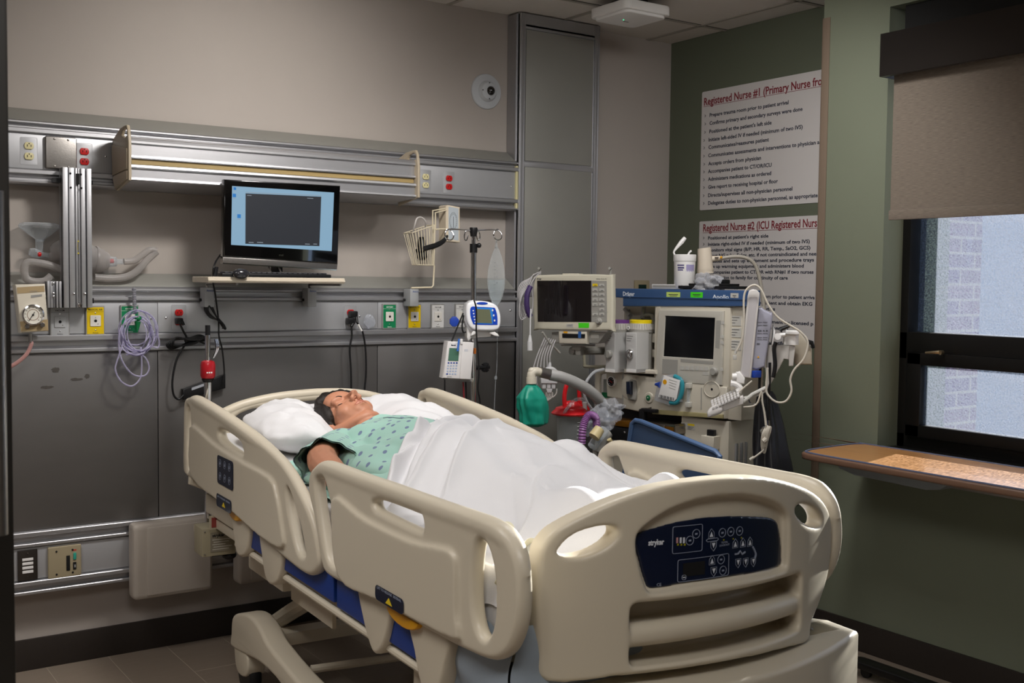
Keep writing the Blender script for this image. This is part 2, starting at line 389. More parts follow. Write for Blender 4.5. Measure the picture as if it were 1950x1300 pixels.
# brickwork of the building outside
def brick():
    m = mat('purple_brown_brick', '6c5a66', .9); nt = m.node_tree; L = nt.links.new; b = nt.nodes['Principled BSDF']
    tc = nt.nodes.new('ShaderNodeTexCoord'); mp = nt.nodes.new('ShaderNodeMapping'); mp.inputs['Rotation'].default_value = (PI/2, 0, 0)
    L(tc.outputs['Object'], mp.inputs[0]); br = nt.nodes.new('ShaderNodeTexBrick'); L(mp.outputs[0], br.inputs['Vector'])
    br.inputs['Color1'].default_value = lin('86707f'); br.inputs['Color2'].default_value = lin('736580'); br.inputs['Mortar'].default_value = lin('b8afa4')
    br.inputs['Scale'].default_value = 1; br.inputs['Mortar Size'].default_value = .006; br.inputs['Brick Width'].default_value = .20; br.inputs['Row Height'].default_value = .067
    L(br.outputs[0], b.inputs['Base Color']); return m
mb = brick()
g = G().box(GX+.08, GX+.55, WJ+.03, WJ+.5, -.5, 3.4); single('brick_pier', 'purple-brown brick return outside the left edge of the window', 'brick wall', (GX+.2, WJ+.25, -.5), g, mb)
g = G().box(30, 30.5, -20, 55, -3, 6.0); single('neighbouring_building', 'pale brick building wing blurred behind the wet window glass', 'building', (30.2, 15, -3), g, mat('pale_far_brick', 'a9a4a0', .9, var=.2, vscale=3, stretch=(1, 1, 6)))
g = G().box(4.3, 31, -22, 56, -3.1, -3); single('courtyard_ground', 'pale paved ground outside beyond the window', 'ground', (12, 3, -3), g, mat('outside_paving', '9a948a', .9, var=.1))
# ================================================================ things fixed to ceiling and wall
ap = root('wireless_access_point', 'white square box with rounded corners hanging under the ceiling tiles', 'access point', (3.30, 3.90, 2.74))
g = G(M.Translation((3.305, 3.90, 2.70))@M.Rotation(math.radians(0), 4, 'Z'))
g.prism(rrect(-.135, .135, -.135, .135, .035, 6), 0, .042, bevel=.006, mi=0); g.prism(rrect(-.118, .118, -.118, .118, .03, 6), -.012, .002, bevel=.004)
g.box(-.012, .018, .03, .036, -.0135, -.0118, mi=1); g.ball((-.03, .01, -.0125), .003, 8, mi=2)
part(ap, 'housing', g, [m_white, m_grayp, mat('green_status_light', '3bffb0', .4, emit=1.2)])
g = G().box(3.24, 3.36, 3.84, 3.96, 2.74, 2.772, b=.004); part(ap, 'mounting_bracket', g, m_black)
# dome camera
cp = at(925, 174.5, Y=WY); cm = root('dome_camera', 'round light grey dome security camera high on the beige wall', 'camera', cp)
F = FR(cp); g = G(F); g.lathe([(.083, 0), (.083, .006), (.080, .010), (.05, .013), (.047, .022), (.040, .032), (.024, .036)], 40)
for a in (90, 180, 270): t = math.radians(a); g.ball((.037*math.cos(t), .037*math.sin(t), .033), .003, 8, mi=1)
part(cm, 'mounting_ring', g, [mat('pale_grey_plastic', 'b9bcc0', .4), m_hole])
g = G(F).ball((0.006, 0, .030), .023, 20); part(cm, 'lens', g, mat('glossy_black_lens', '050506', .05, coat=1))
# ================================================================ aluminium head wall
HX0, HX1 = .30, 3.02
hw = root('headwall_unit', 'long aluminium head wall with three raceways and brushed metal wall panels behind the bed', 'headwall', (1.7, WY, .3))
def extr(g, prof, x0, x1, mi=0):
    n = len(prof); vs = [(x0, y, z) for y, z in prof]+[(x1, y, z) for y, z in prof]
    fs = [(i, (i+1) % n, n+(i+1) % n, n+i) for i in range(n)]+[tuple(range(n)), tuple(range(2*n-1, n-1, -1))]
    g.add(vs, fs, mi)
def raceway(name, prof, seams, x1=HX1):
    g = G(); extr(g, [(WY-.002, prof[-1][1])]+[(WY-.002, prof[0][1])]+prof, HX0, x1)
    o = part(hw, name, g, m_alu, smooth=20)
    return o
def rib(z0, z1, y=4.362, yb=4.372): # rounded ridge top to bottom
    zm = (z0+z1)/2; return [(yb, z0), (y+.002, z0-.0015), (y, z0-.004), (y, z1+.004), (y+.002, z1+.0015), (yb, z1)]
up = [(WY-.006, 2.118), (4.380, 2.070)]+rib(2.068, 2.056, 4.366)+[(4.388, 2.054), (4.388, 2.044)]+rib(2.042, 2.022)+[(4.376, 2.020), (4.376, 1.893)]+rib(1.892, 1.872)+[(4.384, 1.870), (4.384, 1.862), (4.372, 1.858)]+rib(1.850, 1.840, 4.364)+[(4.376, 1.838)]
raceway('upper_raceway', up, ())
def ledge(z):
    g = G(); extr(g, [(WY-.007, z+.0512), (4.380, z+.0022), (4.379, z+.0004), (WY-.006, z+.049)], HX0, HX1-.001); part(hw, 'sloped_ledge', g, m_col)
ledge(2.0698)
md = [(WY-.006, 1.512), (4.380, 1.464)]+rib(1.456, 1.444, 4.364)+[(4.386, 1.442), (4.386, 1.425)]+rib(1.424, 1.408)+[(4.378, 1.406), (4.378, 1.284)]+rib(1.282, 1.258, 4.360)+[(4.384, 1.256), (4.384, 1.240)]+rib(1.232, 1.214, 4.364)+[(4.376, 1.212)]
raceway('middle_raceway', md, ())
ledge(1.4638)
lo = [(4.376, .552)]+rib(.550, .530, 4.364)+[(4.386, .528), (4.386, .510)]+rib(.508, .492)+[(4.378, .490), (4.378, .368)]+rib(.366, .346, 4.360)+[(4.384, .344), (4.384, .330)]+rib(.328, .312, 4.364)+[(WY-.006, .308)]
raceway('lower_raceway', lo, ())
xs = [.31, 1.311, 2.28, HX1]
for a, b in zip(xs, xs[1:]):
    g = G().box(a+.0015, b-.0015, 4.376, WY-.002, .553, 1.211, b=.001); part(hw, 'metal_panel', g, m_alu2)
    g = G().box(a+.0012, b-.0012, 4.3745, 4.382, 1.286, 1.404, b=.0008); part(hw, 'raceway_cover', g, m_gray)
for a, b, z0, z1 in ((HX0, 1.142, 1.894, 2.018), (2.36, HX1-.012, 1.894, 2.018), (HX0, HX1, .370, .488)):
    g = G().box(a, b, 4.3735, 4.382, z0, z1, b=.0008); part(hw, 'raceway_cover', g, m_gray)
parts(hw, 'screw', [G().ball(at(px, py, Y=4.373), (.0045, .003, .0045), 10) for px, py in ((201, 298), (974, 355), (288, 606), (316, 605), (685, 602), (705, 602), (972, 591))], m_chrome)
gs = []                                       # diagonal joints in the sloping ledges
for (a, b), (c, d) in (((288, 235), (297, 248)), ((645, 267), (656, 279)), ((212, 537), (217, 545)), ((746, 538), (753, 547))):
    z1 = 2.11 if b < 400 else 1.505; z0 = z1-.036
    p = at(a, b, Z=z1); q = at(c, d, Z=z0); p.y = WY-.006-(2.118-2.11)*1.6-.003; q.y = 4.388
    q.x = p.x+.03; gs.append(G().tube([p, q], .0012, 4))
parts(hw, 'ledge_joint', gs, m_hole)
g = G().box(HX1-.012, HX1-.001, 4.366, 4.380, 1.842, 2.05); part(hw, 'end_cap', g, m_ivory)
# ---------------------------------------------------------------- tall column
col = root('equipment_column', 'tall floor to ceiling aluminium service column at the right end of the head wall', 'column', (3.26, WY, 0))
CX0, CX1, CY = 3.02, 3.50, 4.36
g = G().box(CX0, CX1, CY+.006, WY, .0, CEIL, mi=0)
for x in (CX0, CX1-.030):
    g.box(x, x+.030, CY-.002, CY+.02, 0, CEIL, b=.003); g.box(x+.008, x+.012, CY-.004, CY, 0, CEIL); g.box(x+.024, x+.028, CY-.005, CY, 0, CEIL)
part(col, 'column_frame', g, m_alu)
zz = [.02, .62, 1.33, 2.06, 2.70]
for i, (a, b) in enumerate(((.02, .70), (.70, 1.45), (1.45, 2.075), (2.075, 2.715))):
    g = G().box(CX0+.036, CX1-.036, CY+.001, CY+.01, a+.003, b-.02, b=.002)
    part(col, 'column_panel', g, m_col)
g = G()
for z in (.69, 1.44, 2.06, 2.71): g.box(CX0+.03, CX1-.03, CY-.001, CY+.009, z-.012, z+.010, b=.0015)
g.box(CX0+.03, CX1-.03, CY-.001, CY+.009, 2.71, CEIL)
part(col, 'column_crossbar', g, m_alu)
g = G().box(CX0-.006, CX0+.002, 4.385, WY-.003, .1, CEIL-.002); part(col, 'side_panel', g, m_alu)
# ---------------------------------------------------------------- over-bed light
LX0, LX1 = 1.146, 2.355
ol = root('overbed_light', 'long ribbed aluminium over-bed light fixture with cream end caps on the upper raceway', 'light fixture', (1.75, 4.36, 1.95))
prof = [(4.36, 2.024), (4.185, 2.015)]+[(4.172, 2.010), (4.166, 2.000), (4.166, 1.992), (4.172, 1.990), (4.176, 1.988), (4.176, 1.950), (4.166, 1.946), (4.164, 1.940), (4.168, 1.936), (4.200, 1.936),
        (4.200, 1.915), (4.168, 1.915), (4.160, 1.912), (4.158, 1.904), (4.162, 1.900), (4.170, 1.898), (4.170, 1.868), (4.160, 1.864), (4.158, 1.858), (4.164, 1.853), (4.175, 1.850), (4.36, 1.838)]
g = G(); extr(g, prof, LX0+.006, LX1-.006); part(ol, 'light_housing', g, m_alu, smooth=20)
g = G().box(LX0+.01, LX1-.01, 4.176, 4.205, 1.9165, 1.9345); part(ol, 'light_lens', g, mat('amber_diffuser', '9a8558', .4))
for X in (LX0, LX1):
    T = M(((0, 0, 1, X-.006), (1, 0, 0, 0), (0, 1, 0, 0), (0, 0, 0, 1)))
    out = [(4.197, 2.057), (4.170, 2.056), (4.156, 2.038), (4.146, 1.99), (4.146, 1.854), (4.319, 1.826), (4.334, 1.875), (4.358, 1.88), (4.358, 2.02), (4.33, 2.03), (4.26, 2.052)]
    hole = [(4.225, 2.040), (4.185, 2.046), (4.166, 2.036), (4.163, 2.018), (4.20, 2.012), (4.24, 2.026)]
    g = G(T); g.prism(out, 0, .012, [hole], bevel=.003)
    if X == LX0:
        g.prism([(4.154, 1.97), (4.358, 2.0), (4.352, 1.885), (4.156, 1.895)], -.0045, .001, bevel=.001)
        g.prism([(4.154, 1.888), (4.350, 1.878), (4.319, 1.832), (4.156, 1.858)], -.0045, .001, bevel=.001)
    part(ol, 'end_cap', g, mat('cream_end_cap', 'a89b86' if X == LX0 else 'a89b86', .45))
# ---------------------------------------------------------------- outlets
OY = 4.3735
def receptacle(g, z, mi_body, mi_hole):
    o = [(.0165*math.cos(t), z+max(-.0125, min(.0125, .0165*math.sin(t)))) for t in [2*PI*i/28 for i in range(28)]]
    g.prism(o, .001, .006, bevel=.0008, mi=mi_body)
    for x, w in ((-.0065, .0012), (.0065, .0012)): g.box(x-w, x+w, z-.004, z+.004, .0058, .0066, mi=mi_hole)
    g.prism(circ(0, z+.0085 if 0 else z-.0075+.015, .0022, 8), .0058, .0066, mi=mi_hole)
def duplex(px, py, color, label, group=None):
    p = at(px, py, Y=OY); t = root('power_outlet', label, 'outlet', p, 0, group); F = FR(p)
    g = G(F); g.prism(rrect(-.030, .030, -.050, .050, .006), -.001, .0006, bevel=.0003)
    g.prism(rrect(-.030, .030, -.050, .050, .006), .0004, .0012, [rrect(-.0285, .0285, -.0485, .0485, .005)])
    part(t, 'cover_plate', g, m_gray)
    for z in (-.019, .019):
        g = G(F); receptacle(g, z, 0, 1); part(t, 'receptacle', g, [color, m_hole])
    return t, F
duplex(55, 287.5, m_ivory, 'ivory duplex outlet left of the steel blank plate on the upper raceway')
duplex(160.5, 298, m_red, 'red duplex outlet right of the steel blank plate on the upper raceway')
duplex(810, 344.5, m_ivory, 'ivory duplex outlet just right of the over-bed light')
duplex(854.5, 347.5, m_red, 'red duplex outlet near the column end of the upper raceway')
duplex(340.5, 604, m_red, 'red duplex outlet with one black plug on the middle raceway behind the bed head')
duplex(667, 603, m_red, 'red duplex outlet filled by two black plugs on the middle raceway under the computer shelf')
p = at(115, 292, Y=OY); t = root('blank_plate', 'square brushed stainless blank plate between two outlets on the upper raceway', 'cover plate', p); F = FR(p)
g = G(F); g.box(-.056, .056, -.060, .060, 0, .016, b=.010, seg=3)
for x in (-.024, .024):
    for z in (-.050, .050): g.ball((x, z, .0165), (.004, .004, .002), 10)
part(t, 'steel_plate', g, m_steel)
# medical gas outlets
def gas(px, py, col, txt, label, group=None, tc='141414'):
    p = at(px, py, Y=OY); t = root('gas_outlet', label, 'gas outlet', p, 0, group); F = FR(p)
    g = G(F); g.box(-.035, .035, -.0565, .0565, 0, .009, b=.003, mi=0); g.prism(rrect(-.031, .031, -.051, .051, .002), .009, .0096, mi=1)
    g.box(-.031, .031, .0335, .0342, .0094, .0099, mi=2)
    g.text(txt, 0, .0385, .0062, .0096, align='CENTER', mi=2, bold=.0001, fit=min(.052, .0055*len(txt)))
    g.text('Amico', 0, -.049, .0055, .0096, align='CENTER', mi=2)
    for z in (.0285, -.036): g.ball((0, z, .0097), (.003, .003, .0015), 8, mi=3)
    part(t, 'label_plate', g, [m_grayp, mat('gas_label_'+col, col, .4), mat('ink_'+tc, tc, .6), m_chrome])
    g = G(F); g.prism(rrect(-.0195, .0195, -.022, .020, .003), .0095, .0125, bevel=.001, mi=0); g.prism(circ(0, -.001, .0055, 14), .0124, .0132, mi=1); g.ball((.009, -.013, .0125), .0022, 8, mi=2); g.ball((0, .011, .0125), .0018, 8, mi=2)
    part(t, 'gas_port', g, [mat('port_'+col if col in ('a9abad', 'd4d3d1') else 'port_white', 'a9abad' if col == 'a9abad' else 'dcd8d0', .4), m_hole, m_grayp])
    return t
gas(113, 612, 'a9abad', 'VACUUM', 'grey medical gas outlet plate right of the suction regulator')
gas(180.5, 610, 'd9b800', 'MEDICAL AIR', 'yellow medical air outlet below the tall aluminium channel')
gas(246, 608, '0d7a4c', 'OXYGEN', 'green oxygen outlet behind the coiled clear tubing', tc='e8efe8')
gas(740, 602, '0d7a4c', 'OXYGEN', 'green oxygen outlet left of the yellow one above the far side of the bed', tc='e8efe8')
gas(787.5, 602, 'd9b800', 'MEDICAL AIR', 'yellow medical air outlet under the blood pressure basket clamp')
gas(832, 602, 'd4d3d1', 'VACUUM', 'white vacuum outlet between the yellow outlet and the infusion stand')
gas(877.5, 601, 'd4d3d1', 'VACUUM', 'white vacuum outlet partly hidden behind the white bedside monitor')
# low plates
p = at(52, 1075, Y=OY); t = root('low_voltage_plate', 'dark steel wall plate with four white slots at far left of the lower raceway', 'wall plate', p); F = FR(p)
g = G(F); g.box(-.035, .035, -.057, .057, 0, .008, b=.003, mi=0)
for k in range(4): g.box(-.019, .019, .022-.0155*k-.005, .022-.0155*k+.005, .007, .0105, b=.001, mi=1)
g.ball((0, .044, .008), .003, 8); g.ball((0, -.044, .008), .003, 8)
part(t, 'steel_plate', g, [mat('dark_steel', '4f4a46', .35, .8), m_white])
p = at(122, 1067.5, Y=OY); t = root('data_plate', 'square beige connector plate with a teal port at the left of the lower raceway', 'wall plate', p); F = FR(p)
g = G(F); g.box(-.060, .060, -.060, .060, 0, .014, b=.006, seg=3, mi=0)
for x, z in ((-.03, .042), (.028, .042), (-.03, -.045), (.028, -.045)): g.ball((x, z, .014), .004, 8, mi=2)
g.box(.005, .018, -.035, .022, .0135, .0165, b=.001, mi=2); g.box(.030, .041, .004, .030, .0135, .018, b=.002, mi=1); g.box(.029, .041, -.034, -.006, .0135, .0165, b=.001, mi=2); g.box(.033, .038, -.026, -.015, .016, .018, mi=3); g.box(.028, .042, .038, .042, .0135, .0145, mi=4)
part(t, 'cover', g, [mat('khaki_plastic', '9b8f74', .45), mat('teal_port', '2f9c88', .4), m_hole, m_gray, m_red])
# soft grey-white bumper covers at knee height
m_cover = mat('putty_white_plastic', 'b3aaa0', .5)
for px0, px1, lab in ((252, 398.5, 'large putty-white square bumper box low on the head wall left of the bed'), (452, 600, 'putty-white bumper box low on the head wall hidden mostly behind the bed head')):
    a = at(px0, 1070, Y=4.30).x; b = a+.315; t = root('wall_bumper', lab, 'bumper', ((a+b)/2, 4.36, .4))
    g = G().box(a, b, 4.285, 4.362, .252, .548, b=.022, seg=4); g.box(a+.05, b-.012, 4.279, 4.30, .266, .534, b=.008, seg=2); part(t, 'bumper_shell', g, m_cover)
# ---------------------------------------------------------------- vertical aluminium channels
def channel(x0, x1, z0, z1, name, lab, dark=True):
    t = root(name, lab, 'mounting rail', ((x0+x1)/2, 4.36, z0)); w = x1-x0; Y = 4.30
    g = G().box(x0, x1, Y+.02, 4.362, z0, z1)
    for a, b, d in ((0, .17, 0), (.22, .40, .004), (.46, .52, .010), (.56, .60, .012), (.64, .78, .004), (.83, 1, 0)):
        g.box(x0+w*a, x0+w*b, Y+d, Y+.03, z0, z1, b=.0012)
    part(t, 'extrusion', g, m_alu)
    return t
t = channel(.946, 1.047, 1.385, 1.900, 'vertical_mounting_rail', 'tall vertical ribbed aluminium rail clamped between upper and middle raceways')
gs = [G().ball(at(px, py, Y=4.302), .004, 8) for px, py in ((134, 330), (154, 332), (135, 357), (155, 358))]
parts(t, 'bolt_hole', gs+[G().box(.995, 1.004, 4.300, 4.31, 1.84, 1.88)], m_hole)
gs = [G().ball(at(px, py, Y=4.30), .005, 10) for px, py in ((141, 559), (162, 559))]
gs.append(G().lathe([(.008, 0), (.008, .006), (.004, .009)], 10, T=FR(at(152, 580, Y=4.305))))
parts(t, 'bolt', gs, m_chrome)
g = G(FR(at(149, 470, Y=4.3095)))
for z in (-.022, .022): g.prism([(-.004, z-.004), (.004, z-.004), (0, z+.004)], 0, .0006)
g.text('CAUTION', 0, 0, .004, T=M.Rotation(PI/2, 4, 'Z'), align='CENTER')
part(t, 'warning_label', g, mat('yellow_label', 'b8a41c', .5))
parts(t, 'clamp', [G().box(.92, .95, 4.33, 4.363, 1.845, 1.862), G().box(1.045, 1.062, 4.34, 4.363, 1.845, 1.86), G().box(1.045, 1.062, 4.34, 4.363, 1.40, 1.42)], m_black)
t = channel(.889, .938, 1.385, 1.482, 'short_mounting_rail', 'short vertical aluminium rail beside the suction regulator')
parts(t, 'bolt', [G().ball(at(px, py, Y=4.30), .005, 10) for px, py in ((102, 539), (102, 558), (102, 564))], m_chrome)
# ---------------------------------------------------------------- suction regulator
p = at(60, 588, Y=4.27); t = root('suction_regulator', 'beige wall suction regulator with a round gauge at the far left', 'regulator', p); F = FR(p, 0)
o = [fx(F, *q) for q in ((29, 542), (86, 540), (93, 630), (40, 634))]
g = G(F); g.prism(o, -.06, 0, bevel=.006, mi=0)
g.prism([fx(F, *q, .001) for q in ((32, 547), (84, 544), (85, 555), (33, 559))], 0, .0012, mi=1); g.prism([fx(F, *q, .001) for q in ((38, 612), (91, 608), (92, 629), (40, 631))], 0, .0012, mi=1)
g.text('ON/OFF', *fx(F, 56, 556), .005, .0015, mi=2)
g.prism([fx(F, *q, .001) for q in ((59, 562), (80, 560), (80, 564), (59, 567))], 0, .0012, mi=2)
part(t, 'regulator_body', g, [m_beige, mat('tan_label', 'a5906c', .5), m_grayp])
c = fx(F, 61.5, 599); T = F@M.Translation((c[0], c[1], 0))@M.Scale(1.26, 4)
g = G(T); g.lathe([(.030, 0), (.030, .014), (.026, .016), (.026, .010), (0, .010)], 32, mi=0); g.lathe([(.026, .0105), (0, .0106)], 32, mi=1); g.tube([(.0155*math.cos(a), .0155*math.sin(a), .0108) for a in [2*PI*k/32 for k in range(32)]], .0007, 5, mi=2, closed=True)
g.tube([(-.012, -.018, .012), (.004, .008, .012)], .0009, 5, mi=3); g.ball((0, 0, .012), .003, 8, mi=3)
for k in range(11):
    a = math.radians(225-27*k); g.tube([(.019*math.cos(a), .019*math.sin(a), .0112), (.023*math.cos(a), .023*math.sin(a), .0112)], .0005, 4, mi=3)
part(t, 'gauge', g, [m_chrome, mat('gauge_face', 'd8d4c8', .5), mat('brown_ring', '7d5a44', .5), m_black])
for q in ((50.5, 621), (79.5, 618)):
    c = fx(F, *q); g = G(F@M.Translation((c[0], c[1], 0))); g.lathe([(.0085, 0), (.0085, .016), (.007, .018)], 16); part(t, 'knob', g, m_chrome)
g = G(); a = at(58, 635, Y=4.27); g.tube([a, a+V((0, 0, -.03))], .007, 10, mi=0)
g.tube([a+V((0, 0, -.03)), at(60, 655, Y=4.27), at(50, 675, Y=4.26), at(30, 692, Y=4.25), at(5, 705, Y=4.24)], .007, 8, mi=1, smooth=4)
part(t, 'suction_hose', g, [m_steel, clear('rosy_tube', 'c89a94', .45)])

# grubby tape residue left on the big metal panel
m_res = mat('tape_residue', '57534f', .6, .4, var=.25, vscale=40)
for px, py, rx, rz_, sd in ((106, 704, .014, .010, 1), (90, 737, .024, .005, 5), (146, 722, .024, .005, 8), (166, 716, .009, .008, 12)):
    p = at(px, py, Y=4.3755); part(hw, 'tape_residue', G(FR(p)).prism([(rx*math.cos(a)*(1+.5*noise.noise(V((math.cos(a)*2, math.sin(a)*2, sd)))), rz_*math.sin(a)*(1+.6*noise.noise(V((math.cos(a)*2, math.sin(a)*2, sd+3))))) for a in [2*PI*k/26 for k in range(26)]], 0, .0006), m_res)
# ================================================================ hospital bed (local: x across, y towards the head, z up)
BA = math.radians(3.2); BO = V((1.684, 1.661, 0))
BM = M.Translation(BO) @ M.Rotation(-BA, 4, 'Z')
bed = root('hospital_bed', 'cream plastic hospital bed with raised side rails and a blue footboard control panel', 'bed', BO, -BA)
def bp(parent, name, g, mats, **kw): return part(parent, name, g, mats, world=False, **kw)
SZ = M(((0, 0, 1, 0), (1, 0, 0, 0), (0, 1, 0, 0), (0, 0, 0, 1)))     # outline (s, z), depth t
m_navy = mat('navy_panel', '0b1730', .25, coat=.3); m_yel = mat('yellow_mark', 'e0c21c', .4); m_orange = mat('yellow_release', 'e0a010', .4)
m_blue = mat('blue_deck', '123a8a', .4); m_mark = mat('panel_marking', '8f96a6', .5)
FRo = [(1.143,.943),(1.123,.976),(1.058,1.003),(.98,1.01),(.803,1.011),(.594,1.014),(.409,1.016),(.246,1.018),(.164,1.019),(.101,1.012),(.053,.988),(.027,.95),(.019,.887),(.03,.831),(.06,.78),(.105,.749),(.158,.736),(.249,.729),(.345,.725),(.641,.719),(.823,.715),(.985,.708),(1.042,.730),(1.09,.833),(1.136,.9)]
FRh1 = [(1.085,.953),(1.069,.887),(1.03,.80),(.99,.752),(.935,.747),(.918,.793),(.936,.845),(.985,.91),(1.03,.965)]
FRh2 = [(.705,.958),(.674,.968),(.623,.972),(.462,.976),(.437,.964),(.437,.948),(.461,.940),(.663,.943),(.697,.948)]
FRh3 = [(.178,.975),(.150,.968),(.127,.935),(.115,.88),(.121,.821),(.142,.785),(.165,.778),(.19,.795),(.205,.839),(.206,.902),(.196,.956)]
FRp = [(.949,.905),(.935,.928),(.907,.935),(.859,.929),(.747,.913),(.582,.909),(.452,.913),(.324,.928),(.28,.926),(.264,.905),(.260,.806),(.249,.765),(.29,.745),(.64,.732),(.90,.731)]
HRo = [(2.439,1.031),(2.387,1.055),(2.297,1.063),(1.972,1.04),(1.671,1.010),(1.457,.983),(1.327,.951),(1.204,.896),(1.116,.838),(1.067,.767),(1.061,.72),(1.104,.686),(1.174,.672),(1.327,.678),(1.526,.694),(1.871,.722),(2.133,.748),(2.40,.755),(2.455,.78),(2.452,.911)]
HRh1 = [(2.41,1.000),(2.36,1.013),(2.347,.952),(2.36,.851),(2.37,.797),(2.405,.79)]
HRh2 = [(1.994,.977),(1.922,.985),(1.766,.971),(1.725,.948),(1.739,.932),(1.889,.940),(1.984,.955)]
HRh3 = [(1.31,.894),(1.264,.864),(1.205,.803),(1.168,.741),(1.172,.724),(1.225,.728),(1.288,.805),(1.316,.867)]
HRp = [(2.325,.93),(2.311,.955),(2.25,.958),(1.974,.924),(1.671,.911),(1.445,.903),(1.385,.867),(1.34,.787),(1.33,.715),(1.526,.708),(1.87,.738),(2.30,.77)]
def rail(name, out, holes, pan, legs, side, head):
    t0 = .49*side; f = lambda d: M.Translation((t0-d*side, 0, 0)) @ M.Diagonal((-side, 1, 1, 1)) @ SZ if False else None
    T = M.Translation((t0, 0, 0)) @ M.Diagonal((-side, 1, 1, 1)) @ SZ        # depth runs inwards
    g = G(T)
    g.prism(sm2(out, 4), 0, .036, [sm2(h, 4) for h in holes], bevel=.0145, res=4)
    g.prism(sm2(pan, 4), -.011, .004, bevel=.003, res=2); g.prism(sm2(pan, 4), .032, .044, bevel=.004, res=2)
    top = [p for p in out if p[1] > .93]
    top.sort(key=lambda p: -p[0])
    g.tube([(p[0], p[1]-.0185, .021) for p in top], [.010, .018]+[.0245]*(len(top)-4)+[.018, .010], 14, smooth=4)
    r = bp(bed, name, g, m_cream, remesh=.0048, relax=3)
    for lg in legs:
        g = G(T); g.prism(sm2(lg, 3), .014, .06, bevel=.012, res=3); bp(r, 'support_arm', g, m_cream, smooth=60)
    return r
FL = [[(.823,.73),(.641,.73),(.644,.661),(.68,.60),(.722,.575),(.755,.592),(.8,.651)], [(.536,.73),(.342,.73),(.348,.665),(.385,.585),(.43,.555),(.47,.58),(.505,.65)]]
HL = [[(1.891,.73),(1.71,.73),(1.72,.63),(1.77,.588),(1.84,.585),(1.88,.66)], [(1.598,.72),(1.407,.70),(1.415,.612),(1.46,.570),(1.536,.563),(1.58,.63)]]
nf = rail('foot_side_rail', FRo, [FRh1, FRh2, FRh3], FRp, FL, -1, 0)
nh = rail('head_side_rail', HRo, [HRh1, HRh2, HRh3], HRp, HL, -1, 1)
RF = lambda L: [(.1016+(s-.019)*.875, z) for s, z in L]; RH = lambda L: [(2.39-(2.46-s)*.93, z-.004) for s, z in L]
ff = rail('foot_side_rail', RF(FRo), [RF(FRh1), RF(FRh2), RF(FRh3)], RF(FRp), [RF(l) for l in FL], 1, 0)
fh = rail('head_side_rail', RH(HRo), [RH(HRh1), RH(HRh2), RH(HRh3)], RH(HRp), [RH(l) for l in HL], 1, 1)
# stickers on the near rails (frame: x towards the foot, y up, out of the rail)
NF = FR(V((-.498, 0, 0)), 0); NR = M(((0, 0, -1, -.5025), (-1, 0, 0, 0), (0, 1, 0, 0), (0, 0, 0, 1)))
def sticker(parent, sc, zc, w, h):
    g = G(NR); g.prism(rrect(-sc-w/2, -sc+w/2, zc-h/2, zc+h/2, .012), 0, .0012, mi=0)
    g.prism([(-sc-.018, zc-.013), (-sc+.018, zc-.013), (-sc, zc+.003)], .001, .0018, mi=1)
    g.text('LIFT TO RELEASE  SIDERAIL', -sc-w*.43, zc+.010, .006, .0012, mi=2, fit=w*.86)
    bp(parent, 'release_label', g, [m_navy, m_yel, m_mark])
sticker(nf, .578, .754, .155, .036); sticker(nh, 1.886, .7475, .165, .044)
def release(parent, sc, z, w):
    T = M.Translation((-.489, 0, 0)) @ SZ; g = G(T); g.prism([(sc+w*math.cos(a), z+.030*math.sin(a)) for a in [PI+PI*i/10 for i in range(11)]], 0, .03, bevel=.004); bp(parent, 'release_handle', g, m_orange)
release(nf, .54, .726, .085); release(nh, 1.82, .730, .07)
g = G(NR); g.prism(rrect(-1.958, -1.783, .806, .902, .012), 0, .0012, mi=0)
for i in range(3):
    for j in range(2):
        x = -1.925+.052*i; y = .878-.045*j
        g.tube([(x+.011*math.cos(a), y+.013*math.sin(a), .0013) for a in [2*PI*k/14 for k in range(14)]], .0006, 4, mi=1, closed=True)
        s = 1 if j == 0 else -1; g.prism([(x-.005, y-.005*s), (x+.005, y-.005*s), (x, y+.006*s)], .001, .0016, mi=1)
bp(nh, 'rail_keypad', g, [m_navy, m_mark])
# ---------------------------------------------------------------- footboard
def bend(v):
    s = .1*((v.x-.02)/.42)**2
    return V((v.x, -v.z+min(s, .14), v.y))
FBo = [(-.375,.690),(-.392,.76),(-.397,.86),(-.393,.95),(-.378,.985),(-.350,1.010),(-.292,1.039),(-.223,1.065),(-.148,1.082),(-.065,1.089),(.027,1.089),(.134,1.078),(.238,1.053),(.336,1.018),(.408,.977),(.446,.93),(.450,.863),(.43,.80),(.380,.745),(.34,.71),(.325,.671),(.212,.680),(.038,.689),(-.099,.693),(-.216,.694)]
FOL = [(-.358,.952),(-.353,.967),(-.329,.990),(-.292,1.003),(-.257,1.006),(-.241,.996),(-.245,.981),(-.267,.962),(-.298,.949),(-.331,.944)]
FOR_ = [(.248,.990),(.262,1.000),(.294,.997),(.337,.981),(.372,.957),(.381,.938),(.359,.934),(.313,.945),(.271,.967)]
FRC = [(-.205,.853),(-.102,.856),(.033,.857),(.172,.855),(.272,.846),(.284,.78),(.282,.715),(.262,.704),(.09,.711),(-.056,.713),(-.195,.711),(-.210,.722),(-.213,.80)]
FPN = [(-.197,.978),(-.150,.993),(-.085,1.003),(.005,1.004),(.108,.993),(.182,.978),(.205,.950),(.216,.890),(.203,.867),(.085,.868),(-.06,.871),(-.155,.866),(-.172,.883),(-.187,.930)]
FUR = [(-.202,.974),(-.184,1.000),(-.127,1.031),(-.064,1.046),(.003,1.050),(.079,1.043),(.166,1.018),(.214,.985),(.222,.95),(.222,.887),(.207,.860),(.085,.862),(-.06,.864),(-.160,.860),(-.180,.878),(-.195,.928)]
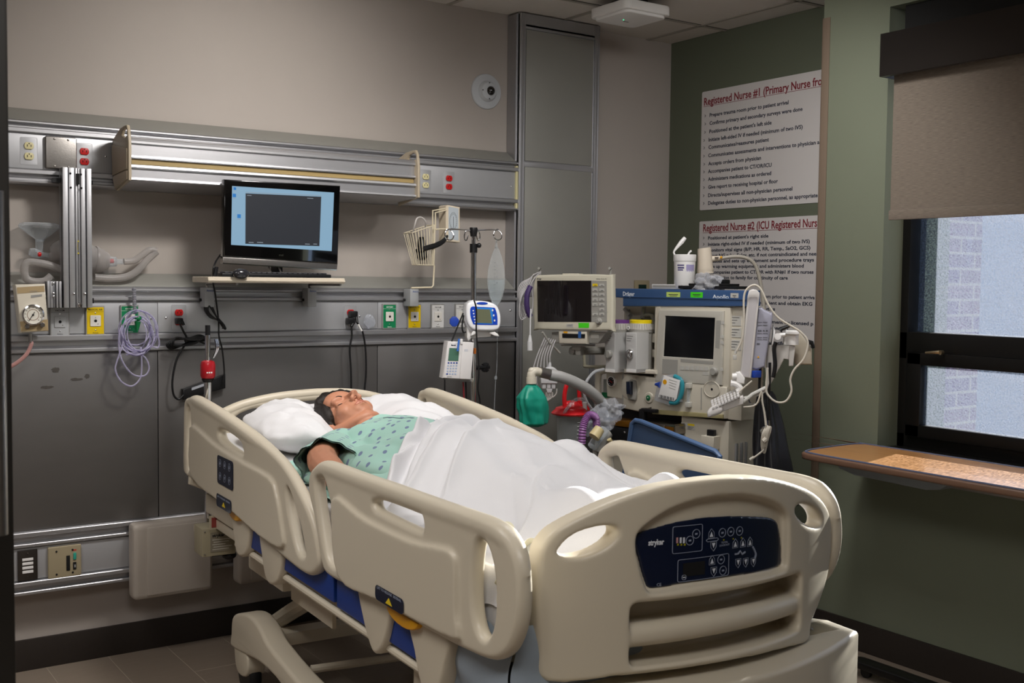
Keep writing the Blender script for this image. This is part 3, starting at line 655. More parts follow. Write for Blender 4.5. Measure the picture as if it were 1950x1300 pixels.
g = G(); g.prism(sm2(FBo, 4), -.052, 0, [sm2(FOL, 3), sm2(FOR_, 3), rrect(-.212, .282, .708, .842, .016, 4), sm2(FUR, 3)], bevel=.006, res=2)
g.prism(sm2(FUR, 3), -.046, -.022); g.box(-.23, .30, .69, .87, -.105, -.09)
for a, b in (((-.23, -.215)), (.285, .30)): g.box(a, b, .69, .87, -.105, -.02)
g.box(-.23, .30, .86, .872, -.105, -.02); g.box(-.23, .30, .69, .707, -.105, -.01)
g.tube([(-.22, .768, -.030), (.03, .772, -.026), (.285, .766, -.030)], .026, 16, smooth=4); g.box(-.22, .285, .742, .79, -.095, -.03)
g.box(-.394, -.350, .70, .92, -.075, -.02, b=.012); g.box(.34, .42, .76, .91, -.075, -.02, b=.012)
fb = bp(bed, 'footboard', g, m_cream, remesh=.0052, relax=7, fn=bend)
# keypad with its markings
g = G(); g.prism(sm2(FPN, 3), -.024, -.0165)
cpn = bp(bed, 'control_panel', g, m_navy, remesh=.0035, relax=1, fn=bend)
g = G()
Z = -.0160
def ring(x, y, r, ry=None): g.tube([(x+r*math.cos(a), y+(ry or r)*math.sin(a), Z) for a in [2*PI*k/16 for k in range(16)]], .0007, 4, mi=1, closed=True)
def tri(x, y, s): g.prism([(x-.0045, y-.0055*s), (x+.0045, y-.0055*s), (x, y+.0055*s)], Z, Z+.0006, mi=2)
def rr(x0, x1, y0, y1):
    o = rrect(x0, x1, y0, y1, .004); o = [(a[0]+(b[0]-a[0])*k/6, a[1]+(b[1]-a[1])*k/6, Z) for a, b in zip(o, o[1:]+o[:1]) for k in range(6)]; g.tube(o, .0007, 4, mi=1, closed=True)
FF = FR(BM @ V((0, .0, 0)), -3.2)
def kp(px, py): # zoomed panel pixel -> panel coordinates
    X, Y = 1200+px/6.094, 960+py/6.094; x = 0
    for _ in range(6):
        s = .1*((x-.02)/.42)**2+.0175; x, y = fx(FF, X, Y, -s)
    return x, y
for px, py, s in ((938,345,1),(962,475,-1),(1215,460,1),(1303,450,1),(1385,440,1),(1248,672,-1),(1335,665,-1),(1425,660,-1),(945,655,1),(965,770,-1)):
    x, y = kp(px, py); tri(x, y, s); g.tube([(x-.008, y-.008*s, Z), (x+.008, y-.008*s, Z), (x+.007, y+.004*s, Z), (x, y+.012*s, Z), (x-.007, y+.004*s, Z)], .0006, 4, mi=1, closed=True)
for px, py in ((1065,328),(1163,315),(1265,307),(688,418),(762,340),(1050,638),(1072,765)):
    x, y = kp(px, py); ring(x, y, .0095); g.box(x-.003, x+.003, y-.0018, y+.0018, Z, Z+.0006, mi=1)
a, b = kp(490, 315), kp(830, 470); rr(a[0], b[0], min(a[1], b[1])-.012, a[1]+.010)
a, b = kp(550, 640), kp(1135, 820); rr(a[0], b[0], kp(600, 895)[1], kp(1090, 575)[1])
for px in (540, 580, 618): x, y = kp(px, 415); g.box(x-.0022, x+.0022, y-.006, y+.006, Z, Z+.0006, mi=2 if px > 550 else 3)
for px in (548, 588, 627): x, y = kp(px, 465); g.box(x-.002, x+.002, y-.002, y+.002, Z, Z+.0006, mi=4)
a, b = kp(610, 700), kp(860, 785); [g.box(a[0]+(b[0]-a[0])*k/8, a[0]+(b[0]-a[0])*(k+1)/8, b[1]-.004, a[1]+.003, Z-.0008, Z+.0002, mi=5) for k in range(8)]
x, y = kp(950, 410); rr(x-.016, x+.016, y-.003, y+.003); x, y = kp(1270, 565)
g.tube([(x-.016, y, Z), (x-.006, y, Z), (x, y+.005, Z), (x+.006, y-.003, Z), (x+.016, y+.001, Z)], .0022, 4, mi=1)
a, b, c = kp(1415, 490), kp(1450, 570), kp(1440, 625); g.tube([(a[0], a[1], Z), (b[0], b[1], Z), (c[0], c[1], Z)], .0025, 4, mi=1, smooth=4)
for px, py in ((1080, 410), (1190, 398), (1285, 385)): x, y = kp(px, py); g.box(x-.0015, x+.0015, y-.0015, y+.0015, Z, Z+.0006, mi=4)
x, y = kp(1090, 470); g.text('FIRE\nCONTROL' if 0 else 'TOTAL\nLOCKOUT', x, y+.004, .0042, Z, align='CENTER', mi=1)
x, y = kp(205, 475); g.text('stryker', x, y, .0115, Z, mi=2, bold=.0006, fit=.036)
x, y = kp(300, 950); g.text('CE', x, y, .0065, Z, mi=1)
x, y = kp(620, 845); rr(x-.005, x+.005, y-.005, y+.005); g.box(x-.003, x+.003, y-.001, y+.001, Z, Z+.0006, mi=2)
bp(cpn, 'panel_markings', g, [m_navy, m_mark, mat('panel_white', 'd4d8e0', .5), mat('panel_pink', 'c09090', .5), mat('panel_yellow', '9a9410', .5), m_hole], fn=bend)
# foot end base cover
g = G(); o = []
for i in range(25):
    t = -.430+.93*i/24; o.append((t, -.055+.10*((t-.02)/.48)**2*1.15))
o += [(.505, .16), (.46, .22), (-.38, .20), (-.425, .12)]
g.prism(o, .40, .668, bevel=.012, res=3)
fc = bp(bed, 'foot_end_cover', g, m_cream, smooth=50)
g = G(); g.box(.37, .47, .09, .16, .660, .669, b=.002); g.ball((.40, .125, .668), (.012, .012, .006), 12); bp(fc, 'socket_cover', g, mat('khaki_plastic', '9b8f74', .45))
g = G(FR(V((.345, .008, .62)), 12)); g.box(-.035, .035, -.004, .004, -.001, .0012); g.box(-.012, .02, .006, .0075, -.001, .0012); bp(fc, 'serial_label', g, m_grayp)
# ---------------------------------------------------------------- headboard
HBo = [(-.425,.70),(-.435,.86),(-.425,.95),(-.371,.999),(-.286,1.032),(-.161,1.055),(-.033,1.064),(.06,1.065),(.15,1.060),(.236,1.047),(.34,1.018),(.42,.985),(.455,.93),(.46,.86),(.45,.70)]
HC = [(-.09,1.000),(-.078,1.016),(-.03,1.022),(.05,1.024),(.13,1.020),(.155,1.010),(.160,.995),(.14,.985),(.03,.992),(-.06,.985)]
HLh = [(-.324,.962),(-.298,.985),(-.248,1.002),(-.203,1.003),(-.198,.989),(-.233,.962),(-.277,.946),(-.31,.947)]
g = G(); g.prism(sm2(HBo, 4), -2.40, -2.36, [sm2(HC, 3), sm2(HLh, 3), sm2([(.07-x, z) for x, z in HLh[::-1]], 3)], bevel=.014, res=4)
g.tube([(p[0], p[1]-.014, -2.375) for p in HBo[3:12]], .018, 12, smooth=4)
bp(bed, 'headboard', g, m_cream, fn=lambda v: V((v.x, -v.z, v.y)), smooth=60)
# ---------------------------------------------------------------- deck, litter frame
g = G(); g.box(-.462, .462, 1.02, 1.74, .625, .705, b=.006); g.box(-.462, .462, .52, 1.00, .620, .705, b=.006)
bp(bed, 'sleep_deck', g, m_blue)
g = G(); g.box(-.43, .43, .15, 2.30, .585, .622, b=.006); g.box(-.44, .44, 1.75, 2.33, .63, .70, b=.008)
for s in (-1, 1): g.tube([(s*.452, .40, .60), (s*.452, 1.90, .60)], .011, 10)
bp(bed, 'litter_frame', g, m_cream)
gs = []
for s in (-1, 1): gs.append(G().prism([(s*.40, .60), (s*.40+.012, .60), (s*.40+.012, .5), (s*.40, .5)], -1.52, -1.18).pts(M(((1, 0, 0, 0), (0, 0, -1, 0), (0, 1, 0, 0), (0, 0, 0, 1)))))
gs.append(G().box(-.42, .42, .28, .62, .50, .59, b=.01)); gs.append(G().box(-.40, .40, 1.60, 1.95, .50, .59, b=.01))
parts(bed, 'cross_member', gs, m_cream, world=False)
# lift arms between base and litter
gs = []
for s in (-1, 1):
    gs.append(G().tube([(s*.22, 2.30, .16), (s*.22, 2.0, .31), (s*.22, 1.60, .50)], .030, 10)); gs.append(G().tube([(s*.30, .45, .24), (s*.30, .60, .40), (s*.30, .78, .52)], .030, 10))
parts(bed, 'lift_arm', gs, m_cream, world=False)
# base frame with its castors
for s in (-1, 1):
    T = M.Translation((s*.345, 0, 0)) @ M.Diagonal((-s, 1, 1, 1)) @ SZ
    g = G(T); g.prism(sm2([(2.20,.20),(2.185,.262),(2.13,.290),(2.02,.318),(1.93,.318),(1.86,.30),(1.80,.275),(1.62,.250),(1.4,.235),(.8,.225),(.45,.235),(.36,.29),(.26,.30),(.18,.28),(.18,.16),(.3,.155),(.6,.155),(1.5,.165),(1.72,.185),(1.88,.185),(2.04,.165),(2.20,.148)], 3), -.04, .04, bevel=.014, res=3)
    bp(bed, 'base_beam', g, m_cream, smooth=60)
g = G(); g.box(-.34, .34, 2.02, 2.10, .175, .225, b=.01); bp(bed, 'base_crossbar', g, m_cream)
g = G(); g.box(-.34, .34, .38, .46, .175, .225, b=.01); bp(bed, 'base_crossbar', g, m_cream)
g = G(); g.tube([(-.268, 1.693, .20), (.049, 1.657, .20), (.30, 1.63, .20)], .014, 10); bp(bed, 'brake_rod', g, m_cream)
for s in (-1, 1):
    for y in (2.09, .28):
        T = M.Translation((s*.345, y, 0)); c = G(T)
        c.prism(sm2([(-.05, .17), (.08, .17), (.085, .12), (.060, .075), (-.005, .07), (-.06, .10)], 3), -.034, .034, bevel=.008, T=SZ)
        k = bp(bed, 'castor', c, m_cream)
        c = G(T @ M.Translation((0, .01, .072)) @ M.Rotation(PI/2, 4, 'Y')); c.lathe([(.03, -.024), (.066, -.022), (.072, -.012), (.072, .012), (.066, .022), (.03, .024)], 28); bp(k, 'wheel', c, m_black)
        c = G(T); c.box(-.018, .018, .035, .085, .11, .135, b=.005); bp(k, 'brake_pedal', c, m_grayp)
# battery box hanging on the near head corner, with papers and tag
g = G(); g.box(-.470, -.345, 2.265, 2.378, .475, .580, b=.005); bx = bp(bed, 'control_box', g, mat('khaki_box', 'a39a80', .5))
g = G(M(((1, 0, 0, -.405), (0, 0, -1, 2.2645), (0, 1, 0, .527), (0, 0, 0, 1)))); g.box(-.035, .052, -.036, .036, 0, .0012, mi=0); g.text('stryker', -.028, .020, .011, .001, mi=1, bold=.0006)
for k in range(5): g.box(-.028+.004*(k % 2), .045-.012*(k % 3), .008-.009*k, .011-.009*k, .001, .0016, mi=2)
for x in (-.056,):
    for y in (-.042, .042): g.ball((x, y, 0), .003, 8, mi=3)
bp(bx, 'rating_label', g, [mat('label_tan', '8a8270', .6), m_hole, mat('label_print', 'c8c4b8', .6), m_steel])
g = G(); g.ball((-.36, 2.30, .466), (.028, .03, .018), 12); bp(bx, 'knob', g, m_black)
g = G(); g.box(-.455, -.375, 2.225, 2.229, .585, .635, mi=0); g.box(-.447, -.383, 2.2235, 2.2255, .592, .628, mi=1); bp(bed, 'warning_tag', g, [mat('tag_cream', 'b5ab94', .6), mat('tag_red', '8d3a34', .6)])
# folding drip pole on the near head corner
g = G(); g.tube([(-.403, 2.42, .50), (-.403, 2.42, 1.13)], .0145, 16); g.tube([(-.403, 2.42, 1.12), (-.403, 2.42, 1.285)], .0105, 14)
pl = bp(bed, 'drip_pole', g, m_chrome)
g = G(); g.tube([(-.403, 2.42, 1.28), (-.403, 2.42, 1.322)], .0095, 12); bp(pl, 'pole_cap', g, m_black)
g = G(M.Translation((-.403, 2.42, 1.118))); g.lathe([(.016, 0), (.024, .004), (.028, .014), (.028, .055), (.024, .067), (.014, .072)], 24, mi=0); g.lathe([(.017, -.012), (.024, 0), (.02, .002)], 24, mi=1)
for x_ in (-.010, -.002, .006): g.box(x_-.0025, x_+.0025, -.0288, -.0275, .024, .029, mi=2)
bp(pl, 'grip', g, [mat('red_grip', 'a31520', .3, coat=.4), m_black, m_white])
g = G()
for dx, dy in ((.013, -.010), (.018, .0)):
    g.tube([(-.403+dx, 2.41+dy, 1.20), (-.403+dx*1.9, 2.405+dy, 1.235), (-.403+dx*1.6, 2.405+dy, 1.27)], .0045, 8, smooth=3)
bp(pl, 'hook', g, m_chrome)
g = G(); g.box(-.45, -.37, 2.36, 2.46, .53, .56, b=.006); bp(pl, 'bracket', g, m_cream)
# ================================================================ mattress
def zm(s): return .862+.055*max(0, s-1.35)
def noi(x, y, z=0): return noise.noise(V((x, y, z)))
mt = root('mattress', 'pale blue-grey covered mattress lying on the bed deck', 'mattress', BM @ V((0, 1.2, .706)), -BA)
g = G()
def mf(u, v):
    s = .175+2.145*v; a = 2*PI*u; x = .425*math.copysign(abs(math.cos(a))**.35, math.cos(a)); k = math.copysign(abs(math.sin(a))**.35, math.sin(a))
    z = (.706+zm(s))/2+(zm(s)-.706)/2*k; return V((x, s, z))
g.grid(mf, 48, 40, closed_u=True); n = 48
g.f += [tuple(range(n)), tuple(39*n+i for i in range(n))]; g.m += [0, 0]
g.pts(BM); part(mt, 'mattress_cover', g, mat('blue_grey_ticking', '98a4b0', .6, bump=.15), smooth=70)
# fitted sheet with crumpled sides
m_sheet = mat('white_cotton', 'd9d8da', .85, bump=.25, bscale=420, sheen=.3)
m_cream_s = mat('ivory_cotton', 'ded9c0', .85, bump=.3, bscale=300)
g = G()
def ff_(u, v):
    s = .165+2.16*v; w = -1+2*u; a = abs(w); top = .74
    if a < top: x = w/top*.428; z = zm(s)+.004
    else:
        q = (a-top)/(1-top); x = math.copysign(.432+.010*math.sin(q*3)+.012*noi(s*9, q*3, 2)*q, w); z = zm(s)+.004-q*(.105+.03*noi(s*6, 5*w))
    return V((x, s, z+.003*noi(s*14, w*12)))
g.grid(ff_, 90, 220); g.pts(BM); part(mt, 'fitted_sheet', g, m_sheet, smooth=180)
g = G()
def foot_drape(u, v):
    x = -.430+.86*u; q = v; return V((x+.01*noi(x*8, q*4), .165-.012*math.sin(q*4)+.010*noi(x*16, q*3, 4)*q, zm(.1)+.006-q*(.14+.02*noi(x*5, 1))))
g.grid(foot_drape, 120, 30); g.pts(BM); part(mt, 'sheet_end', g, m_cream_s, smooth=180)
m_tick = mat('blue_grey_ticking', '98a4b0', .6, bump=.15)
g = G()
def side(u, v):
    s = .13+.42*u; return V((-.437-.018*math.sin(v*PI)-.014*noi(s*9, v*3, 6), s-.02*math.sin(v*3)*(1-u), .80-.21*v+.02*noi(s*5, 3)))
g.grid(side, 60, 30)
def side2(u, v):
    p = side(0, v); return V((p.x+.5*u, p.y+.012*noi(u*6, v*4, 8)-.01, p.z))
g.grid(side2, 40, 30); part(mt, 'cover_skirt', g.pts(BM), m_tick, smooth=180)
# ================================================================ pillow
pw = root('pillow', 'plump white pillow with pointed corners under the patient\'s head', 'pillow', BM @ V((0, 2.03, .90)), -BA)
g = G()
def pil(u, v):
    a = 2*PI*u; b = PI*(v-.5); cx = math.copysign(abs(math.cos(a))**.55, math.cos(a)); cy = math.copysign(abs(math.sin(a))**.55, math.sin(a))
    e = math.cos(b)**.6; x = cx*e; y = cy*e; th = .092*math.sin(b)*(1-.25*(abs(x)**6+abs(y)**6))
    th *= (1-.45*(abs(cx*cy)**3)*e**4)
    X = .375*x; Y = .255*y; dent = (.13*math.exp(-((X+.02)/.125)**2-((Y+.04)/.18)**2)+.07*math.exp(-((X+.10)/.08)**2-((Y+.20)/.10)**2)) if b > 0 else 0
    z = th-dent+.018*noi(X*9, Y*9, 3)+(.024*abs(noi(X*11+Y*7, Y*9, 1))-.012*abs(noi(X*24-Y*9, Y*20, 6)))*(1 if b > 0 else .2)
    q = noi(X*6+3, Y*6); return V((X+.008*q, 1.985+Y+.02*X*X, max(zm(1.985+Y)+.008, .975+z+.045*Y)))
g.grid(pil, 96, 60, closed_u=True); g.pts(BM); part(pw, 'pillow_case', g, m_sheet, smooth=180)
# ================================================================ patient (training figure)
m_skin = mat('skin', 'bd8468', .5, var=.10, vscale=14, sub=.12, bump=.06, bscale=180)
pt = root('person', 'person with dark hair asleep on their back in a spotted green gown', 'person', BM @ V((0, 1.2, .87)), -BA)
HM = M.Translation((-.026, 1.950, .992)) @ M.Rotation(math.radians(11), 4, 'Z') @ M.Rotation(math.radians(11), 4, 'X') @ M.Rotation(math.radians(-7), 4, 'Y') @ M.Scale(1.14, 4)
g = G()
def e(c, r, T=HM, n=18): g.ball(c, r, n, T=T)
e((0, .036, -.018), (.075, .084, .090)); e((0, -.030, .016), (.060, .085, .066)); e((0, -.068, .008), (.050, .044, .054)); e((0, -.098, .046), (.020, .016, .020)); e((0, -.085, .015), (.038, .030, .036))
g.tube([HM@V(p) for p in ((-.064, -.030, -.008), (-.056, -.066, .010), (-.036, -.093, .034), (-.012, -.105, .046), (.012, -.105, .046), (.036, -.093, .034), (.056, -.066, .010), (.064, -.030, -.008))], [.016, .019, .018, .018, .018, .018, .019, .016], 12, smooth=3)
for s in (-1, 1):
    e((s*.036, -.032, .046), (.026, .030, .024)); e((s*.026, .024, .063), (.028, .012, .015))
    e((s*.030, .003, .057), (.017, .0125, .0125)); e((s*.074, -.012, -.010), (.009, .031, .019)); e((s*.0125, -.036, .088), (.0085, .010, .010))
e((0, .055, .040), (.058, .048, .040)); e((0, -.062, .060), (.032, .028, .020))
g.tube([HM@V(p) for p in ((0, .020, .070), (0, .0, .084), (0, -.020, .099), (0, -.033, .102))], [.009, .009, .011, .0125], 12)
g.tube([HM@V(p) for p in ((-.022, -.0635, .0735), (-.008, -.0585, .081), (0, -.060, .082), (.008, -.0585, .081), (.022, -.0635, .0735))], [.002, .0055, .005, .0055, .002], 8)
g.tube([HM@V(p) for p in ((-.020, -.067, .074), (0, -.0725, .081), (.020, -.067, .074))], [.002, .0065, .002], 8, smooth=3)
g.tube([HM@V((0, -.05, -.030)), (.0, 1.84, .965), (0, 1.72, .945)], [.060, .060, .066], 16)
I4 = M.Identity(4)
# torso, hips, legs
e((0, 1.60, .935), (.185, .20, .092), I4); e((0, 1.42, .945), (.175, .24, .095), I4); e((0, 1.18, .940), (.160, .22, .088), I4); e((0, .98, .945), (.175, .17, .09), I4)
def limb(p, r, n=14): g.tube(p, r, n, smooth=5)
for s in (-1, 1):
    e((s*.175, 1.68, .935), (.066, .07, .055), I4)
    limb([(s*.09, 1.02, .94), (s*.115, .82, .935), (s*.125, .66, .930)], [.085, .070, .055]); limb([(s*.125, .66, .930), (s*.125, .50, .915), (s*.12, .33, .905)], [.055, .048, .034])
    limb([(s*.12, .36, .905), (s*.12, .35, .93), (s*.12, .33, .945)], [.036, .032, .024])
# near arm: upper arm, elbow, forearm, hand with fingers
limb([(-.19, 1.68, .935), (-.265, 1.57, .945), (-.325, 1.45, .948), (-.355, 1.36, .942)], [.056, .050, .048, .046]); limb([(-.355, 1.36, .945), (-.362, 1.30, .938), (-.368, 1.20, .925), (-.370, 1.11, .914)], [.046, .045, .037, .026])
limb([(.19, 1.70, .955), (.30, 1.55, .94), (.34, 1.38, .925)], [.056, .050, .043]); limb([(.34, 1.38, .925), (.345, 1.2, .915), (.33, 1.05, .908)], [.043, .036, .025])
def hand(x, y, z, s):
    g.tube([(x, y, z), (x-.003*s, y-.03, z-.002), (x-.004*s, y-.075, z-.004)], [.024, .027, .024], 12)
    g.ball((x-.003*s, y-.05, z-.003), (.038, .045, .016), 14)
    for k, (dx, L) in enumerate(((-.028, .060), (-.010, .074), (.009, .078), (.027, .070))):
        X = x-dx*s; g.tube([(X, y-.075, z), (X+.002, y-.09-L*.35, z+.004), (X+.002, y-.09-L*.7, z-.008), (X, y-.09-L*.82, z-.022)], [.0105, .0095, .0085, .0065], 8)
    g.tube([(x-.028*s, y-.025, z), (x-.050*s, y-.05, z-.004), (x-.058*s, y-.085, z-.006)], [.012, .0105, .008], 8)
hand(-.372, 1.07, .910, -1); hand(.33, 1.01, .905, 1)
HI = HM.inverted()
def face(v):
    p = HI @ v
    if p.length < .2 and p.z > .02:
        d = 0
        for s in (-1, 1):
            d += .0050*math.exp(-((p.x-s*.030)/.017)**2-((p.y-.013)/.006)**2)+.0035*math.exp(-((p.x-s*.030)/.02)**2-((p.y+.012)/.006)**2)
            d += .0075*math.exp(-((p.x-s*.0062)/.0040)**2-((p.y+.0430)/.0045)**2)*(1 if p.z > .07 else 0)
            d += .004*math.exp(-((p.x-s*.013)/.008)**2-((p.y-.006)/.012)**2)
        d += .0035*math.exp(-(p.x/.022)**2-((p.y+.0655)/.0022)**2)+.002*math.exp(-(p.x/.005)**2-((p.y+.052)/.006)**2)
        d += .003*math.exp(-(p.x/.02)**2-((p.y+.083)/.006)**2)
        p.z -= d; return HM @ p
    return v
part(pt, 'body', g, m_skin, frame=BM, remesh=.0036, relax=4, fn=face)
def lash(x0, side):
    pts = []
    for i in range(9):
        u = -1+i/4; pts.append(HM@V((side*.030+.0155*u, -.0035-.0048*(1-u*u), .0660-.0055*u*u)))
    return pts
m_hair = mat('dark_brown_hair', '1e1712', .55, var=.35, vscale=30, stretch=(9, 1, 1), bump=.9, bscale=90)
gs = []
for s in (-1, 1): gs.append(G().tube(lash(0, s), [.0004]+[.0013]*7+[.0004], 6))
parts(pt, 'eyelashes', gs, m_hair, frame=BM)
gs = []
for s in (-1, 1):
    gs.append(G().tube([HM@V((s*.013, .022, .0765)), HM@V((s*.028, .029, .0755)), HM@V((s*.046, .022, .062))], [.0024, .0034, .0012], 6, smooth=4))
parts(pt, 'eyebrow', gs, m_hair, frame=BM)
g = G()
g.tube([HM@V(p) for p in ((-.021, -.0640, .0752), (-.008, -.0595, .0842), (0, -.0612, .0848), (.008, -.0595, .0842), (.021, -.0640, .0752))], [.001, .0024, .0020, .0024, .001], 8, smooth=3)
g.tube([HM@V(p) for p in ((-.019, -.0672, .0755), (0, -.0725, .0850), (.019, -.0672, .0755))], [.001, .0028, .001], 8, smooth=3)
part(pt, 'lips', g, mat('lips', 'b9705f', .45), frame=BM, smooth=180)
# hair: thick cap over crown, back and temples
g = G()
def hr(c, r): g.ball(c, r, 16, T=HM)
hr((0, .046, -.030), (.086, .090, .092)); hr((0, .098, .020), (.066, .040, .050)); hr((0, .02, -.06), (.082, .088, .058)); hr((.012, .078, .050), (.050, .026, .026))
for s in (-1, 1): hr((s*.066, .045, .004), (.020, .058, .050)); hr((s*.072, .006, -.012), (.014, .040, .026)); hr((s*.040, .088, .040), (.034, .024, .028))
def hf(v):
    p = HI @ v; n = noise.noise(V((p.x*55, p.y*16, p.z*16)))*.007+noise.noise(V((p.x*130, p.y*24, p.z*24)))*.004
    return HM @ (p+p.normalized()*n)
part(pt, 'hair', g, m_hair, frame=BM, remesh=.0034, relax=2, fn=hf)
# gown
def gown_mat():
    m = mat('spotted_green_gown', '9cc3b6', .85, sheen=.2); nt = m.node_tree; L = nt.links.new; b = nt.nodes['Principled BSDF']
    tc = nt.nodes.new('ShaderNodeTexCoord'); mp = nt.nodes.new('ShaderNodeMapping'); mp.inputs['Scale'].default_value = (24, 24, 10); mp.inputs['Rotation'].default_value = (0, 0, .6)
    L(tc.outputs['Object'], mp.inputs[0]); v = nt.nodes.new('ShaderNodeTexVoronoi'); v.voronoi_dimensions = '2D'; v.inputs['Scale'].default_value = 1; v.inputs['Randomness'].default_value = .32; L(mp.outputs[0], v.inputs['Vector'])
    r = nt.nodes.new('ShaderNodeValToRGB'); r.color_ramp.elements[0].position = .150; r.color_ramp.elements[0].color = lin('6c7b96'); r.color_ramp.elements[1].position = .175; r.color_ramp.elements[1].color = lin('9cc3b6')
    L(v.outputs['Distance'], r.inputs[0]); L(r.outputs[0], b.inputs['Base Color'])
    n = nt.nodes.new('ShaderNodeTexNoise'); n.inputs['Scale'].default_value = 500; bp_ = nt.nodes.new('ShaderNodeBump'); bp_.inputs['Strength'].default_value = .2; bp_.inputs['Distance'].default_value = .001
    L(tc.outputs['Object'], n.inputs['Vector']); L(n.outputs['Fac'], bp_.inputs['Height']); L(bp_.outputs[0], b.inputs['Normal']); return m
m_gown = gown_mat()
g = G()
e((0, 1.58, .940), (.198, .215, .104), I4); e((0, 1.42, .950), (.190, .25, .104), I4); e((0, 1.18, .945), (.178, .24, .098), I4)
g.tube([(0, 1.775, .945), (0, 1.70, .945)], [.060, .095], 20)
for s in (-1, 1): e((s*.178, 1.665, .938), (.078, .080, .064), I4)
g.ball((-.255, 1.45, .885), (.13, .26, .030), 20); g.ball((-.16, 1.40, .92), (.11, .3, .06), 20); g.ball((.2, 1.40, .92), (.12, .3, .05), 20)
def gf(v):
    n = noise.noise(V((v.x*7, v.y*5, v.z*4)))*.016+noise.noise(V((v.x*4+2*v.y, v.y*16, 3)))*.008
    f = .010*math.sin(38*(v.y+.8*v.x)+3*noise.noise(V((v.x*4, v.y*4, 1))))*math.exp(-((v.x+.16)/.09)**2)
    return v+V((0, 0, (n+f)*(1 if v.z > .92 else .5)))
gn = part(pt, 'gown', g, m_gown, frame=BM, remesh=.0055, relax=8, fn=gf)
# open sleeve with a wavy hem
g = G()
def slv(u, v):
    a = 2*PI*u; c0 = V((-.19, 1.66, .940)); c1 = V((-.325, 1.425, .940)); c = c0.lerp(c1, v); d = (c1-c0).normalized(); up = V((0, 0, 1)); up = (up-d*up.dot(d)).normalized(); sd = d.cross(up)
    r = .070+.022*v+(.007*math.sin(5*a+1)+.005*math.sin(9*a))*v**1.5; up_ = math.cos(a); sd_ = math.sin(a)
    low = 1+(.35*v if up_ < 0 else -.12*v)
    return c+(up*up_*r*.86*low+sd*sd_*r)+d*.012*v*math.sin(3*a)
g.grid(slv, 56, 22, closed_u=True)
def slv2(u, v): p = slv(u, 1-.25*v); c = V((-.325, 1.425, .940)).lerp(V((-.19, 1.66, .940)), .25*v); return p+(c-p)*.06
g.grid(slv2, 56, 6, closed_u=True)
part(pt, 'gown_sleeve', g, m_gown, frame=BM, smooth=180)
# loose side of the gown lying on the mattress
g = G()
def skirt(u, v):
    s = 1.70-.55*u; x = -.20-.21*v-.02*math.sin(u*9); z = zm(s)+.012+.07*(1-v)**2+.010*math.sin(u*30+v*4)*v+.008*noi(s*10, v*6)
    return V((x, s, max(zm(s)+.008, z)))
g.grid(skirt, 60, 24); part(pt, 'gown_side', g, m_gown, frame=BM, smooth=180)
# pocket seam
g = G(); tri_ = [(-.045, 1.615), (.0, 1.52), (.035, 1.475), (.075, 1.50), (.105, 1.545)]
dg = bpy.context.evaluated_depsgraph_get()
def onto(x, y):
    hit, loc, nn, ix = gn.ray_cast(V((x, y-1.2, .5)), V((0, 0, -1))); return (loc.z+.87 if hit else 1.07)
g.tube([(x, y, onto(x, y)+.0008) for x, y in [(a[0]+(b[0]-a[0])*t/5, a[1]+(b[1]-a[1])*t/5) for a, b in zip(tri_, tri_[1:]) for t in range(6)]], .0011, 5)
part(gn, 'pocket_seam', g, mat('navy_thread', '2c3a50', .7), frame=BM)
# ================================================================ top sheet
sh = root('bed_sheet', 'rumpled white sheet covering the patient from waist to feet', 'sheet', BM @ V((0, .7, .95)), -BA)
def smax(a, b, k=.02):
    h = max(k-abs(a-b), 0)/k; return max(a, b)+h*h*k*.25
def edge_s(t):  # upper edge of the sheet towards the chest
    return 1.27+.10*t-1.06*max(0, -t-.05)-.3*max(0, -t-.36)+.10*math.exp(-((t-.12)/.1)**2)
def lerpt(x, T):
    for (a, b), (c, d) in zip(T, T[1:]):
        if x <= c: k = max(0, (x-a)/(c-a)); k = k*k*(3-2*k); return b+(d-b)*k
    return T[-1][1]
def hz(s, t):
    base = zm(s)+.014
    A = lerpt(s, [(.15, .02), (.30, .09), (.55, .100), (.70, .125), (.85, .165), (1.0, .178), (1.3, .165)]); far = .31-.06*max(0, min(1, (.9-s)/.3))
    w = .31 if t < .01 else far
    z = base+A*math.exp(-abs((t-.0)/w)**3.0)
    for c in (-.12, .13): z = smax(z, base+(.045+.11*max(0, min(1, (s-.3)/.6)))*math.exp(-((t-c)/.11)**2)*(1 if s < .9 else .95), .05)
    z = smax(z, base+.155*math.exp(-((t-.15)/.11)**2-((s-.37)/.12)**2), .05)        # toes, far foot
    z = smax(z, base+.135*math.exp(-((t+.10)/.11)**2-((s-.38)/.15)**2), .05)        # toes, near foot
    z = smax(z, base+.155*math.exp(-((t-.25)/.10)**2-((s-.93)/.15)**2)+.012*noi(s*20, t*20, 5)*math.exp(-((t-.25)/.12)**2-((s-.93)/.15)**2), .05)       # bunched corner by the far rail
    return z
